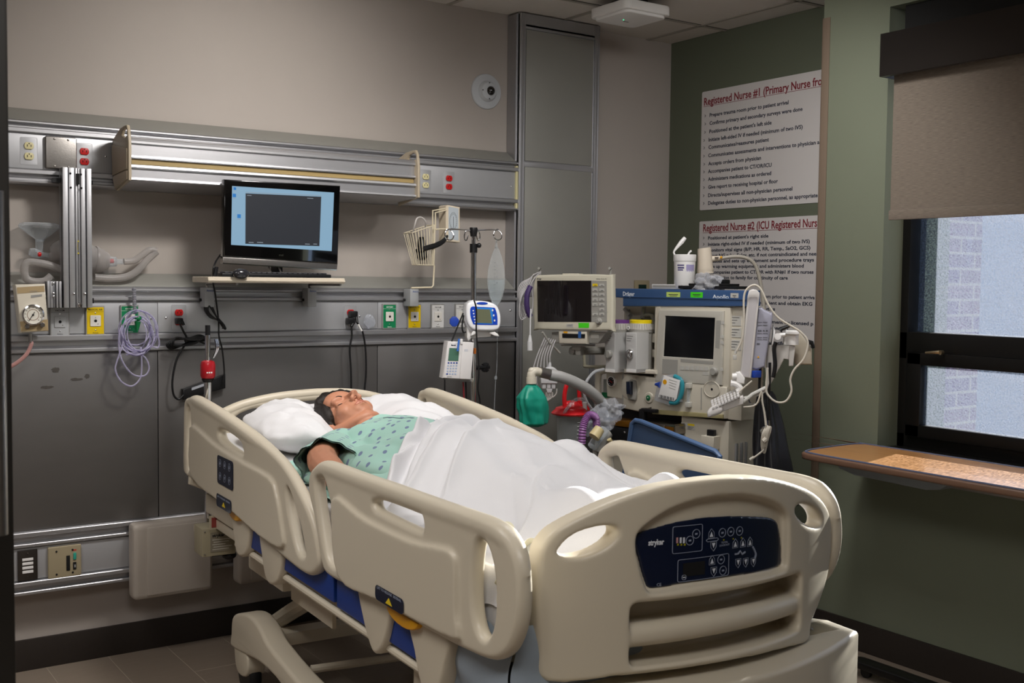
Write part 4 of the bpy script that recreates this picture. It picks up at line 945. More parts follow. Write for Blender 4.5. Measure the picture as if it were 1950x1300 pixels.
def fold(s, t):
    f = 0
    for (s0, t0, s1, t1, w, a) in ((1.15, .10, .62, -.40, .030, .020), (1.20, .02, .78, -.40, .026, .026), (1.10, -.12, .95, -.42, .020, .020), (1.25, .2, 1.0, -.05, .03, .016), (.62, -.14, .22, -.36, .05, .016), (.95, .02, .55, -.10, .06, .012), (.85, .25, .55, .40, .03, .02), (.75, .20, .42, -.02, .05, .010), (1.22, -.08, 1.02, -.30, .016, .018)):
        dx, dy = s1-s0, t1-t0; L = dx*dx+dy*dy; q = max(0, min(1, ((s-s0)*dx+(t-t0)*dy)/L)); d = math.hypot(s-s0-q*dx, t-t0-q*dy)
        sg = 1 if (s-s0)*dy-(t-t0)*dx > 0 else -.35
        f += a*sg*math.exp(-(d/w)**2)*(1-.5*abs(2*q-1)**2)*min(1, d/w*1.5+.15)
    for (s0, t0, s1, t1, a, L_) in ((1.16, .12, .60, -.40, .020, .11), (1.22, .00, .80, -.41, .024, .09), (1.20, -.10, .92, -.42, .020, .06), (1.05, .26, .72, .40, .018, .09), (.70, .02, .30, -.34, .010, .10)):
        dx, dy = s1-s0, t1-t0; L = math.hypot(dx, dy); q = ((s-s0)*dx+(t-t0)*dy)/L/L; d = ((s-s0)*dy-(t-t0)*dx)/L+.012*math.sin(q*7+s0*9)
        m_ = max(0, min(1, (q+.12)*6))*max(0, min(1, (1.15-q)*6)); f += 1.35*a*m_*(.5+.5*math.tanh(d/.005))*math.exp(-max(0, d)/L_)
    return f
def shf(u, v, lift=0):
    w = -1+2*u; S = edge_s(max(-.42, min(.42, w*.47))); s = .17+(S-.17)*v
    a = abs(w); top = .86
    if a < top: t = w/top*.435; z = hz(s, t)
    else:
        q = (a-top)/(1-top); t = math.copysign(.435+.012*q, w); z = hz(s, math.copysign(.435, w))-.075*q+.012*noi(s*10, q*2, w)
    n = .006*noi(s*5, t*6, 7)+.0035*noi(s*13, t*15, 2)
    ed = math.exp(-((S-s)/.10)**2); n += ed*(.022*math.sin((S-s)*62+4*noi(t*6, 2))+.021*noi(s*18, t*14, 9)+.014)
    near = math.exp(-((t+.36)/.10)**2); n += near*.012*noi(s*16, t*6, 5)
    return V((t+.010*noi(s*7, t*7, 11)*ed, s, z+n+fold(s, t)+lift))
g = G(); g.grid(shf, 190, 230)
def under(u, v):  # turned hem at the chest
    p = shf(u, 1-.02*v); return p+V((0, .004*math.sin(v*PI), -.016*v))
g.grid(under, 190, 6)
part(sh, 'sheet_cloth', BM and g.pts(BM), m_sheet, smooth=180)
def end(u, v):  # foot end tucked down
    p = shf(u, 0); q = v; return V((p.x, p.y-.004*math.sin(q*5), p.z-(p.z-.79)*q+.0))
g = G(); g.grid(end, 190, 16); part(sh, 'sheet_end', g.pts(BM), m_sheet, smooth=180)
# ivory blanket crumpled in the near foot corner
bl = root('blanket', 'ivory blanket crumpled in the near foot corner of the bed', 'blanket', BM @ V((-.43, .2, .80)), -BA)
g = G()
def blf(u, v):
    s = .115+.34*u; q = v; x = -.412-.032*math.sin(min(1, q*1.25)*1.5)-.020*abs(noi(s*11, q*5)); z = .925-.19*q-.05*max(0, .15-s)*q+.026*noi(s*14, q*6, 3)+.016*math.sin(s*34+q*5)
    if q < .25 and s > .16: x += (.25-q)*.5*min(1, (s-.16)*8)
    return V((x+.010*math.sin(s*52+6*q), s, max(z, .745+.01*math.sin(s*40))))
g.grid(blf, 90, 60)
def blf2(u, v):
    s = .17+.012*math.sin(v*6)+.016*noi(u*9, v*5); x = -.44+.40*u; z = .92-.20*v+.016*noi(u*7, v*6, 8)
    return V((x, s, z))
g.grid(blf2, 60, 40)
part(bl, 'blanket_cloth', g.pts(BM), m_cream_s, smooth=180)
# ================================================================ posters on the alcove wall
m_poster = mat('poster_paper', 'c9c4c2', .6); m_prt = mat('poster_ink', '1c2438', .6); m_prr = mat('poster_heading', '7a1c28', .6)
FP = FR((AX-.0035, 3.8, 0), -90)
def poster(label, z0, z1, heads, lines):
    a = fx(FP, 1332.5, 400)[0]; t = root('wall_poster', label, 'poster', (AX, 3.8, z0)); T = FP
    g = G(T); g.prism(rrect(a, a+.914, z0, z1, .008), -.003, 0); part(t, 'poster_sheet', g, m_poster)
    def line(g, body, x0, y0, x1, h, mi=0, bold=.0006):
        p = fx(FP, x0, y0); q = fx(FP, x1, y0-(x1-x0)*.08); g.text(body, p[0], p[1], h, .0002, fit=q[0]-p[0], bold=bold, mi=mi)
        return p, q
    g = G(T)
    for body, x0, y0, x1 in heads:
        p, q = line(g, body, x0, y0, x1, .038, 0, .0011); g.box(p[0], q[0]+.04, p[1]-.0075, p[1]-.0055, .0002, .0008)
    part(t, 'heading', g, m_prr)
    for l in lines:
        g = G(T)
        body, x0, y0, x1 = l[:4]; p, q = line(g, body, x0, y0, x1, l[4] if len(l) > 4 else .0185)
        part(t, 'text_line', g, m_prt)
        if body[0].isupper() and body[0] not in 'KR': part(t, 'bullet_mark', G(T).tube([(p[0]-.034, p[1]+.015, .0004), (p[0]-.026, p[1]+.009, .0004), (p[0]-.034, p[1]+.003, .0004)], .0013, 4), m_prt)
poster('upper wall poster titled Registered Nurse #1 on the green alcove wall', 1.880, 2.487, [('Registered Nurse #1 (Primary Nurse fro', 1340, 201, 1564)], [
 ('Prepare trauma room prior to patient arrival', 1351, 222.6, 1501), ('Confirms primary and secondary surveys were done', 1351, 238, 1527.7), ("Positioned at the patient's left side", 1350.5, 253.9, 1468.8),
 ('Initiate left-sided IV if needed (minimum of two IVS)', 1349, 269.5, 1527.7), ('Communicates/reassures patient', 1349, 283.8, 1464), ('Communicates assessments and interventions to physician a', 1348.5, 299.4, 1560),
 ('Accepts orders from physician', 1349, 315, 1449.6), ('Accompanies patient to CT/OR/ICU', 1348.5, 329.7, 1469.7), ('Administers medications as ordered', 1348.5, 344.5, 1468.8),
 ('Give report to receiving hospital or floor', 1348.5, 359.6, 1481), ('Directs/supervises all non-physician personnel', 1348, 375.2, 1508.5), ('Delegates duties to non-physician personnel, as appropriate', 1348, 390, 1556.7)])
poster('lower wall poster titled Registered Nurse #2 behind the anaesthesia machine', 1.215, 1.822, [('Registered Nurse #2 (ICU Registered Nurs', 1338.5, 440.8, 1555.4)], [
 ("Positioned at patient's right side", 1348, 456, 1463, .0165), ('Initiate right-sided IV if needed (minimum of two IVS)', 1348, 468, 1542, .0165), ('Monitors vital signs (B/P, HR, RR, Temp., SaO2, GCS)', 1348, 479, 1543, .0165),
 ('Insert NG tube, Foley, etc. if not contraindicated and nee', 1347.5, 489.5, 1554.5, .0165), ('Initiates and sets up equipment and procedure trays', 1347.5, 499.8, 1550, .0165), ('Sets up warming equipment and administers blood', 1347.5, 510, 1531, .0165),
 ('Accompanies patient to CT/OR with RN#1 if two nurses', 1347.5, 520.7, 1550, .0165), ('Introduction to family for continuity of care', 1347.5, 531, 1500, .0165), ('n', 1398, 550.5, 1404, .026),
 ('Checks supplies in the trauma room prior to patient arriva', 1347, 564.5, 1552, .0165), ('Attach monitor leads to the patient and obtain EKG', 1347, 575.8, 1548, .0165), ('in the first 10 to 15 minutes', 1347, 586.5, 1476, .0165),
 ('Repeats the initial trauma assessment by licensed p', 1347, 609.5, 1549, .0165), ('personnel on arrival where this is needed', 1347, 620, 1501, .0165), ('Keeps the written record of all care and notifies the family of p', 1347, 646.5, 1549, .0165)])
# thermostat-like beige plate behind the blue shelf
p = at(1219, 546, Y=WY-.001); t = root('wall_switch_plate', 'beige wall plate with a dark green window on the alcove wall above the blue shelf', 'wall plate', p)
g = G(FR(p)); g.box(-.045, .055, -.03, .035, 0, .012, b=.003, mi=0); g.box(-.022, .032, -.012, .012, .012, .0135, mi=1); part(t, 'plate', g, [mat('khaki_plastic', '9b8f74', .45), mat('dark_green_window', '122a26', .2)])
# ================================================================ computer on its wall shelf
SY = 4.04
a, b = at(396, 534, Y=SY), at(657, 536, Y=SY); zt = at(520, 528, Y=SY).z
sf = root('computer_shelf', 'narrow cream shelf clamped to the middle raceway carrying the computer', 'shelf', ((a.x+b.x)/2, 4.36, zt))
g = G(); g.box(a.x, b.x, SY, 4.22, zt-.022, zt, b=.004, seg=3); g.box(a.x, b.x, SY-.004, SY+.002, zt-.016, zt-.009, b=.002, mi=0); part(sf, 'shelf_board', g, mat('cream_shelf', 'c9beac', .4))
m_clampg = mat('grey_clamp', 'a0a2a4', .4)
for px in (395, 590):
    x = at(px, 562, Y=4.33).x; g = G(); g.box(x-.020, x+.020, 4.305, 4.362, 1.385, 1.463, b=.004, mi=0); g.text('Amico', x-.012, 0, .008, mi=1, T=M.Translation((0, 4.3045, 1.447)) @ M.Rotation(PI/2, 4, 'X'))
    c = part(sf, 'clamp_block', g, [m_clampg, mat('ink_blue', '24468c', .5)])
    g = G(); g.tube([(x-.028, 4.345, 1.413), (x+.028, 4.345, 1.413)], .006, 8); part(c, 'clamp_pin', g, m_black)
    g = G(); g.tube([(x, 4.33, 1.46), (x, 4.33, 1.478), (x+.02, 4.25, 1.479), (x+.055, 4.15, 1.479)], .006, 8, smooth=3); part(c, 'support_arm', g, m_steel)
p = at(536, 500, Y=4.12); mo = root('desktop_computer', 'black all-in-one desktop computer showing a blue desktop on the wall shelf', 'computer', (p.x, 4.12, zt)); F = FR(V((p.x, 4.12, zt)))
q = lambda px, py: fx(F, px, py)
g = G(F); g.prism([q(427.5, 341), q(648.5, 353.5), q(643.5, 502.5), q(425, 489)], -.035, 0, bevel=.005, res=3); part(mo, 'bezel', g, mat('piano_black', '060607', .08, coat=1))
g = G(F); g.prism([q(425, 489), q(643.5, 502.5), q(642, 515), q(424, 501.5)], -.030, -.002, bevel=.002, mi=0); g.prism([q(424, 500), q(642, 513), q(641.5, 515), q(424, 502)], -.004, -.001, mi=1); part(mo, 'lower_trim', g, [m_steel, m_chrome])
g = G(F); g.text('msi', *q(531, 487), .0075, .0004, bold=.0006, sx=1.3); part(mo, 'maker_badge', g, m_chrome)
m_scr = mat('desktop_blue_glow', '84aac4', .5, emit=.9); m_win = mat('dark_window_glow', '20242a', .4, emit=.9); m_ico = mat('icon_blue_glow', '2a7cc4', .3, emit=.9); m_ln = mat('window_line_glow', '9aa6b0', .3, emit=.8)
g = G(F); g.prism([q(442, 354), q(636, 366.5), q(631.5, 478), q(440, 466)], 0, .0008, mi=0); g.prism([q(467.5, 368), q(611.5, 374.5), q(608, 468.5), q(467, 464)], .0008, .0014, mi=1)
g.prism([q(467.5, 365.5), q(612, 372), q(612, 373), q(467.5, 366.5)], .0008, .0014, mi=3)
for px, py, s in ((447, 359, 2.4), (446, 372, 3.2), (455, 411.5, 3.4)): x, y = q(px, py); s *= .0021; g.box(x-s, x+s, y-s, y+s, .0008, .0014, mi=2); g.box(x-s, x+s, y-s*1.7, y-s*1.4, .0008, .0014, mi=3)
for px, w in ((478, 5), (495, 6), (585, 5), (600, 4)): x, y = q(px, 461.5 if px < 550 else 464.5); g.box(x-w*.002, x+w*.002, y-.0012, y+.0012, .0014, .0018, mi=3)
x, y = q(474, 372); g.box(x-.008, x+.010, y-.001, y+.001, .0014, .0018, mi=3); x, y = q(590, 377.5); g.box(x-.012, x+.014, y-.001, y+.001, .0014, .0018, mi=3)
part(mo, 'screen', g, [m_scr, m_win, m_ico, m_ln])
for px0, px1 in ((503, 497), (523, 516)):
    g = G(F); a, b = q(px0+12, 508), q(px1+18, 527); g.tube([(a[0], a[1], -.02), (b[0], .004, .02)], .004, 8); part(mo, 'stand_leg', g, m_steel)
g = G(F); g.box(-.005, .02, .02, .10, -.10, -.033, b=.006); g.box(-.09, .11, 0, .008, -.09, .02, b=.003); part(mo, 'stand_base', g, m_black)
a, b = at(421, 521, Y=4.05).x, at(629, 523, Y=4.05).x
kb = root('keyboard', 'black computer keyboard lying along the front of the wall shelf', 'keyboard', ((a+b)/2, 4.07, zt)); g = G(); g.box(a, b, 4.04, 4.10, zt+.001, zt+.014, b=.004); part(kb, 'keyboard_body', g, m_black)
g = G()
for r in range(5):
    for c in range(20): x = a+.012+(b-a-.024)*c/20; g.box(x, x+.015, 4.043+.0115*r, 4.053+.0115*r, zt+.013, zt+.020, b=.002, seg=1)
part(kb, 'keys', g, mat('key_grey', '3a3a3d', .5), stuff=True)
x = at(458, 517, Y=4.03).x; g = G(); g.ball((x, 4.026, zt+.012), (.032, .020, .0195), 20); single('computer_mouse', 'black glossy mouse at the left end of the wall shelf', 'mouse', (x, 4.026, zt), g, mat('glossy_grey', '26262a', .15, coat=.5))
# ---------------------------------------------------------------- power brick and cords
def path(pts, Y, dy=None): return [at(px, py, Y=Y+(dy[i] if dy else 0)) for i, (px, py) in enumerate(pts)]
t = root('power_adapter', 'black power brick hanging on its cords against the metal wall behind the bed head', 'power adapter', at(390, 740, Y=4.34)); F = FR(at(390, 740, Y=4.345))
g = G(F); g.prism([fx(F, *p_) for p_ in ((348, 741), (430, 712), (430, 739), (349, 762))], -.028, .0, bevel=.005, mi=0); g.prism([fx(F, *p_) for p_ in ((365, 738), (391, 729), (391, 734), (365, 743))], 0, .0008, mi=1)
part(t, 'adapter_body', g, [m_black, mat('grey_label', 'a4a8b0', .5)])
g = G(); g.tube(path([(343, 617), (349, 630), (356, 645), (350, 660), (340, 675), (332, 700), (328, 730), (331, 752), (340, 760), (350, 752)], 4.335), .0042, 8, smooth=5); part(t, 'mains_cord', g, m_rubber)
g = G()
for k in range(4):
    c = [(395, 646-k*2), (380, 638+k*3), (360, 644+k), (335, 646-k), (318+k*4, 655), (325+k*3, 664-k*2), (345, 658), (370, 648+k*2), (392+k*2, 654-k*6)]
    g.tube(path(c, 4.330-k*.006), .004, 8, smooth=5, closed=k % 2 == 0)
g.tube(path([(352, 648), (360, 646)], 4.32), .010, 8)
part(t, 'coiled_cord', g, m_rubber)
g = G(); a = at(341, 611, Y=4.35); g.box(a.x-.013, a.x+.013, 4.335, 4.368, a.z-.012, a.z+.012, b=.005); g.tube([a+V((.008, -.012, 0)), at(350, 619, Y=4.335)], .006, 8); part(t, 'plug', g, m_black)
g = G(); g.tube(path([(425, 727), (427, 705), (423, 665), (417, 640), (416, 610), (410, 560), (406, 540), (405, 520), (410, 500), (420, 485), (427, 478)], 4.30, [.03, .03, .03, .03, .03, .0, -.03, -.235, -.235, -.10, -.06]), .0034, 8, smooth=6); part(t, 'computer_cord', g, m_rubber)
g = G(); a = at(412, 508, Y=4.06); g.tube([a, a+V((-.006, 0, -.035))], .008, 10); part(t, 'ferrite_bead', g, m_black)
g = G()
for k in range(4):
    c = [(412, 608), (400, 604-k*2), (390+k*2, 590), (392+k*2, 579+k), (402, 581+k*2), (412, 602), (424, 622-k*2), (430-k*2, 626), (424, 615)]
    g.tube(path(c, 4.325-.006*k), .0032, 6, smooth=5, closed=True)
part(t, 'cord_bundle', g, m_rubber)
# two more plugs with cords running down behind the pillow
t = root('power_cord_pair', 'pair of black power cords plugged in under the shelf and running down behind the bed', 'power cord', at(668, 610, Y=4.37))
for k, c in enumerate(([(669, 622), (670, 640), (666, 665), (668, 700), (669, 745), (669, 800)], [(680, 614), (690, 630), (696, 665), (697, 710), (694, 745), (692, 800)])):
    g = G(); g.tube(path(c, 4.33), .0042, 8, smooth=5, mi=0); 
    g.tube(path([(682, 617), (689, 630)], 4.329), .0048, 8, mi=1) if k else None
    cc = part(t, 'cord', g, [m_rubber, m_white])
    a = at(667+5*k, 611-13*k, Y=4.35); g = G(); g.box(a.x-.016, a.x+.016, 4.330, 4.368, a.z-.014, a.z+.014, b=.006); g.tube([a+V((.01, -.012, -.005)), at(c[0][0], c[0][1], Y=4.33)], .0065, 8); part(cc, 'plug', g, m_black)
def crumple(c, r, seed, n=26, amp=.35, T=None):
    g = G(); 
    def fn(u, v):
        a = 2*PI*u; b = PI*(v-.5); d = V((math.cos(a)*math.cos(b), math.sin(a)*math.cos(b), math.sin(b)))
        k = 1+amp*noise.noise(d*2.4+V((seed, 0, 0)))+amp*.3*noise.noise(d*5+V((0, seed, 0))); return V(c)+V((d.x*r[0], d.y*r[1], d.z*r[2]))*k
    return g.grid(fn, n, n*2//3, closed_u=True)
m_film = clear('clear_film', 'f0f2f6', .84, .12, .16); m_clear = clear('clear_pvc', 'eef2f5', .86, .08)
single('plastic_wrapper', 'scrap of clear plastic wrap taped beside the black plugs', 'wrapper', at(704, 612, Y=4.36), crumple(at(704, 612, Y=4.355), (.026, .010, .028), 3), m_film, smooth=20)
# ================================================================ blood pressure gauge with wire basket
BY = 4.20; F = FR(at(810, 470, Y=BY)); q = lambda px, py, o=0: V((*fx(F, px, py, o), o))
bpg = root('blood_pressure_gauge', 'cream wall blood pressure gauge with wire cuff basket on a clamp bracket', 'blood pressure gauge', at(787, 560, Y=4.33))
g = G(F); g.prism([tuple(q(*p_, 0)[:2]) for p_ in ((849, 392), (853, 390), (853, 459), (849, 459))], -.06, .0, mi=0); g.prism([tuple(q(*p_, 0)[:2]) for p_ in ((852, 390), (876, 394), (876, 462), (852, 459))], -.055, 0, bevel=.004, mi=0)
g.prism([tuple(q(*p_, 0)[:2]) for p_ in ((854, 393), (873, 397), (873, 458), (854, 455))], 0, .001, mi=1)
c = q(863, 421); 
for k in range(22): a_ = 2*PI*k/22; g.tube([(c.x+.014*math.cos(a_), c.y+.028*math.sin(a_), .0012), (c.x+.018*math.cos(a_), c.y+.036*math.sin(a_), .0012)], .0005, 4, mi=2)
g.tube([(c.x, c.y+.02, .0016), (c.x+.001, c.y-.028, .0016)], .0009, 5, mi=2)
g.tube([(c.x+.019*math.cos(2*PI*k/24), c.y+.039*math.sin(2*PI*k/24), .0012) for k in range(24)], .0005, 4, mi=2, closed=True)
part(bpg, 'gauge_case', g, [mat('cream_case', 'cfc2ac', .45), mat('dial_face', 'aeb6bc', .4), m_black])
m_wire = mat('cream_coated_wire', 'cfc4aa', .4)
g = G(F)
for pl_ in (([(824, 437), (824, 401), (848, 397)]), ([(829, 437), (829, 405), (850, 400)]), ([(829, 437), (838, 436), (850, 436)])): g.tube([q(*p_) for p_ in pl_], .0035, 6)
g.tube([q(827, 505), q(825, 543), q(822, 547), q(783, 548)], .004, 8); g.tube([q(827, 428), q(826, 505)], .003, 6)
part(bpg, 'bracket', g, m_wire)
g = G(F)
W0, W1 = q(785, 443), q(829, 428); B0, B1 = q(795, 504), q(827, 505)
for d0 in (0, -.075):
    g.tube([W0+V((0, 0, d0)), W1+V((0, 0, d0))], .0022, 6); g.tube([B0+V((0, 0, d0*.6)), B1+V((0, 0, d0*.6))], .0022, 6)
    for k in range(9): g.tube([W0.lerp(W1, k/8)+V((0, 0, d0)), B0.lerp(B1, k/8)+V((0, 0, d0*.6))], .0015, 5)
for P_, Q_ in ((W0, B0), (W1, B1)):
    g.tube([P_, P_+V((0, 0, -.075))], .0022, 6); g.tube([Q_, Q_+V((0, 0, -.045))], .0022, 6)
    for k in range(1, 4): g.tube([P_+V((0, 0, -.019*k)), Q_+V((0, 0, -.0114*k))], .0015, 5)
part(bpg, 'wire_basket', g, m_wire)
g = G(F @ M.Translation((*q(811, 475)[:2], -.035))); g.lathe([(.012, -.055), (.020, -.04), (.024, 0), (.026, .035), (.018, .045)], 14, T=M.Rotation(PI/2-.1, 4, 'X'), sx=.8); part(bpg, 'rolled_cuff', g, m_black)
g = G(F); g.tube([q(800, 478)+V((0, 0, -.03)), q(812, 472), q(832, 466), q(845, 458), q(852, 448)], [.011, .012, .012, .010, .005], 8, smooth=4); part(bpg, 'cuff_hose', g, m_black)
g = G(F); g.tube([q(792, 446)+V((0, 0, -.03)), q(790, 428), q(794, 416), q(803, 414), q(811, 424), q(814, 440)+V((0, 0, -.03)), q(815, 470)+V((0, 0, -.04))], .0035, 8, smooth=5); part(bpg, 'coiled_tube', g, mat('pale_tube', 'b9b4b0', .4))
g = G(); x = at(787, 561, Y=4.31).x; g.box(x-.022, x+.022, 4.298, 4.362, 1.385, 1.462, b=.005, mi=0); g.text('Amico', x-.010, 0, .008, mi=1, T=M.Translation((0, 4.2975, 1.447)) @ M.Rotation(PI/2, 4, 'X')); cb = part(bpg, 'clamp_block', g, [m_clampg, mat('ink_blue', '24468c', .5)])
g = G(); g.box(x+.020, x+.030, 4.32, 4.345, 1.438, 1.462, b=.003); g.tube([(x-.030, 4.345, 1.413), (x+.030, 4.345, 1.413)], .006, 8); part(cb, 'clamp_pin', g, m_black)
# ================================================================ resuscitator bag lying on the ledge at the left
RY = 4.405; rb = root('resuscitator_bag', 'clear resuscitator bag with face mask and ribbed tubes on the ledge behind the tall rail', 'resuscitator', at(120, 528, Y=RY)); m_silk = clear('milky_silicone', 'd6d2d0', .74, .3)
P_ = lambda px, py, d=0: at(px, py, Y=RY+d)
g = G(); g.tube([P_(92, 488), P_(100, 488), P_(115, 480), P_(140, 485), P_(165, 492), P_(190, 496), P_(206, 498)], [.012, .020, .045, .055, .055, .046, .030], 24, smooth=4); g.tube([P_(180, 494), P_(184, 494.5)], .052, 24); part(rb, 'squeeze_bag', g, m_silk)
g = G(); g.tube([P_(56, 479), P_(62, 480), P_(74, 484), P_(82, 485), P_(93, 486)], [.012, .017, .017, .011, .009], 16, mi=0); g.ball(P_(75, 484, -.012), (.008, .008, .009), 10, mi=1); g.tube([P_(75, 480), P_(75, 456)], [.013, .015], 14, mi=0); part(rb, 'patient_valve', g, [m_clear, m_red])
g = G(M.Translation(P_(76, 455)) @ M.Scale(1, 4)); g.lathe([(.014, -.01), (.018, 0), (.045, .020), (.062, .034), (.072, .040), (.075, .048), (.070, .056), (.058, .060), (.045, .056)], 32, sy=.75); part(rb, 'face_mask', g, m_clear)
g = G(); g.tube([P_(203, 498), P_(221, 498)], [.022, .018], 16, mi=0); g.tube([P_(206, 497, -.004), P_(216, 497, -.004)], .009, 10, mi=1); g.tube([P_(221, 498), P_(236, 498)], .010, 10, mi=0); part(rb, 'intake_valve', g, [m_clear, m_red])
g = G()
for k, (c, r) in enumerate([([(236, 498), (255, 496), (270, 486), (285, 476), (298, 478)], .013), ([(298, 479), (280, 495), (262, 515), (240, 527), (210, 530), (180, 528)], .014), ([(120, 515), (95, 505), (70, 500), (52, 500), (46, 512), (50, 530), (66, 536), (85, 535), (98, 525)], .014)]):
    g = G(); g.tube([P_(x_, y_, -.045 if k == 2 else -.03) for x_, y_ in c], r, 12, smooth=6); part(rb, 'ribbed_tube', g, clear('milky_tube', 'cfcbc8', .68, .3))
# ================================================================ coil of clear oxygen tubing on the flowmeter
cx = root('oxygen_tubing', 'loosely coiled clear oxygen tubing hanging from a green flowmeter fitting', 'tubing', at(256, 590, Y=4.33))
g = G(); random.seed(4)
for k in range(9):
    cxp, cyp, rx_, ry_ = 262+random.uniform(-7, 7), 636+random.uniform(-8, 12), 31+random.uniform(-11, 6), 34+random.uniform(-10, 8)
    g.tube([at(cxp+rx_*math.cos(a_), cyp+ry_*math.sin(a_), Y=4.325-.035*random.random()+.01*math.sin(2*a_+k)) for a_ in [2*PI*i/26 for i in range(26)]], .0027, 6, closed=True)
g.tube([at(x_, y_, Y=4.30) for x_, y_ in ((236, 640), (232, 660), (222, 690), (220, 705), (230, 725), (250, 735), (266, 722), (270, 700), (268, 660))], .0032, 6, smooth=6)
g.tube([at(x_, y_, Y=4.30) for x_, y_ in ((232, 620), (226, 650), (232, 685), (252, 712), (275, 715), (284, 700), (276, 680), (255, 672), (240, 676))], .0032, 6, smooth=6)
g.tube([at(x_, y_, Y=4.31) for x_, y_ in ((295, 620), (303, 650), (300, 662), (290, 656), (297, 640))], .003, 6, smooth=6)
part(cx, 'tubing_coil', g, clear('violet_clear_pvc', 'dcd8ee', .66, .05), smooth=180)
g = G(); a, b = at(255, 548, Y=4.345), at(257, 596, Y=4.325)
for i in range(22): c = a.lerp(b, i/21); g.tube([c, c+(b-a)*.03], .0085 if i % 2 else .0065, 10)
part(cx, 'corrugated_stem', g, mat('grey_corrugated', '8a8a92', .35))
g = G(); a = at(263, 606, Y=4.30); g.ball(a, (.013, .012, .011), 12); g.tube([a+V((-.002, 0, -.012)), a+V((-.004, 0, -.045))], [.012, .006], 12); part(cx, 'green_nut', g, mat('green_nut', '0b6b3c', .35))
# ================================================================ infusion stand at the far side of the bed
PYY = 3.985; pc = at(901, 640, Y=PYY); st = root('infusion_stand', 'tall chrome infusion stand with ring hooks standing beside the bed head', 'stand', (pc.x, PYY, 0))
pz = lambda py: at(899, py, Y=PYY).z
g = G(); g.tube([(pc.x+.012, PYY, .12), (pc.x, PYY, pz(560)), (pc.x-.002, PYY, pz(480))], .0125, 16); g.tube([(pc.x-.002, PYY, pz(480)), (pc.x-.003, PYY, pz(445))], .009, 14); part(st, 'pole', g, m_chrome)
g = G(); 
for k in range(5): a_ = 2*PI*k/5+.3; g.tube([(pc.x+.012, PYY, .11), (pc.x+.15*math.cos(a_), PYY+.15*math.sin(a_), .09), (pc.x+.24*math.cos(a_), PYY+.24*math.sin(a_), .07)], [.02, .014, .010], 10)
g.ball((pc.x+.012, PYY, .12), .03, 14); part(st, 'star_base', g, m_steel)
for k in range(5):
    a_ = 2*PI*k/5+.3; g = G(M.Translation((pc.x+.24*math.cos(a_), PYY+.24*math.sin(a_), .027)) @ M.Rotation(PI/2, 4, 'X')); g.lathe([(.014, -.012), (.027, -.010), (.027, .010), (.014, .012)], 18); part(st, 'castor', g, m_black)
F = FR(V((pc.x-.003, PYY, 0)), -12); q = lambda px, py, o=0: V((*fx(F, px, py, o), o))
def ringp(c, r): return [c+V((r*math.cos(t_), r*math.sin(t_), .02*math.sin(t_/2))) for t_ in [PI/2+2.05*PI*i/22 for i in range(23)]]
for sgn, (x0, y0), (x1, y1) in ((-1, (858, 436), (854, 447)), (1, (943, 437), (946, 447))):
    c = q(x1, y1); g = G(F); g.tube([q(898, 438), q(x0, y0)]+ringp(c, .0225)[(0 if sgn < 0 else 0):], .0030, 8, smooth=2); part(st, 'ring_hook', g, m_chrome)
for x_ in (887, 911):
    g = G(F); s_ = 1 if x_ > 900 else -1; g.tube([q(898, 440), q(x_, 440), q(x_+3*s_, 452), q(x_-1*s_, 458), q(x_-4*s_, 448)], .0028, 8, smooth=4); part(st, 'small_hook', g, m_chrome)
g = G(); g.tube([(pc.x-.003, PYY, pz(433)), (pc.x-.003, PYY, pz(437)), (pc.x-.003, PYY, pz(450))], [.016, .018, .013], 14); part(st, 'hub', g, m_black)
g = G(); g.tube([(pc.x-.002, PYY, pz(464)), (pc.x-.002, PYY, pz(481))], .0165, 14); g.ball((pc.x+.016, PYY-.014, pz(467)), .011, 10); part(st, 'height_collar', g, m_black)
# fluid bag
bgd = root('infusion_bag', 'half-empty clear infusion bag hanging from the right ring hook', 'infusion bag', (q(946, 460) and (F @ q(946, 460)))); 
g = G(F); c0 = q(945, 462)
def bagf(u, v):
    a_ = 2*PI*u; y0 = q(945, 470).y; y1 = q(945, 585).y; y = y0+(y1-y0)*v; w = .005+.040*math.sin(PI*min(1, v*1.02))**.7*(.72+.35*v); d = .004+.016*v*math.sin(PI*v)**.6
    return V((c0.x+.002+w*math.cos(a_), y, d*math.sin(a_)))
g.grid(bagf, 28, 30, closed_u=True); g.tube([c0+V((0, .012, 0)), q(945, 472)], [.004, .007], 8)
b_ = part(bgd, 'bag_film', g, clear('bag_film', 'eef1f2', .88, .06), smooth=180)
g = G(F)
def fl(u, v): p_ = bagf(u, .55+.43*v); return V((c0.x+.002+(p_.x-c0.x-.002)*.9, p_.y, p_.z*.8))
g.grid(fl, 24, 12, closed_u=True); part(bgd, 'fluid', g, clear('saline', 'e6ecee', .85, .03), smooth=180)
g = G(F)
for k in range(9): y_ = q(940, 500+7*k).y; g.box(c0.x-.016, c0.x-.008-(.003 if k % 2 else 0), y_, y_+.0012, .017, .0175)
for k in range(4): y_ = q(940, 505+11*k).y; g.text(str(k+1), c0.x-.004, y_-.003, .006, .0175)
part(bgd, 'graduations', g, mat('grey_print', '4a4c52', .6))
g = G(F); g.tube([q(947, 585), q(946, 610, -.04), q(947, 650, -.04), q(946, 700, -.04), q(944, 720, -.04), q(942, 760, -.04), q(940, 800, -.04)], .0016, 6, smooth=4); g.tube([q(944, 716, -.04), q(944, 722, -.04)], .006, 8); part(bgd, 'drip_line', g, m_clear)
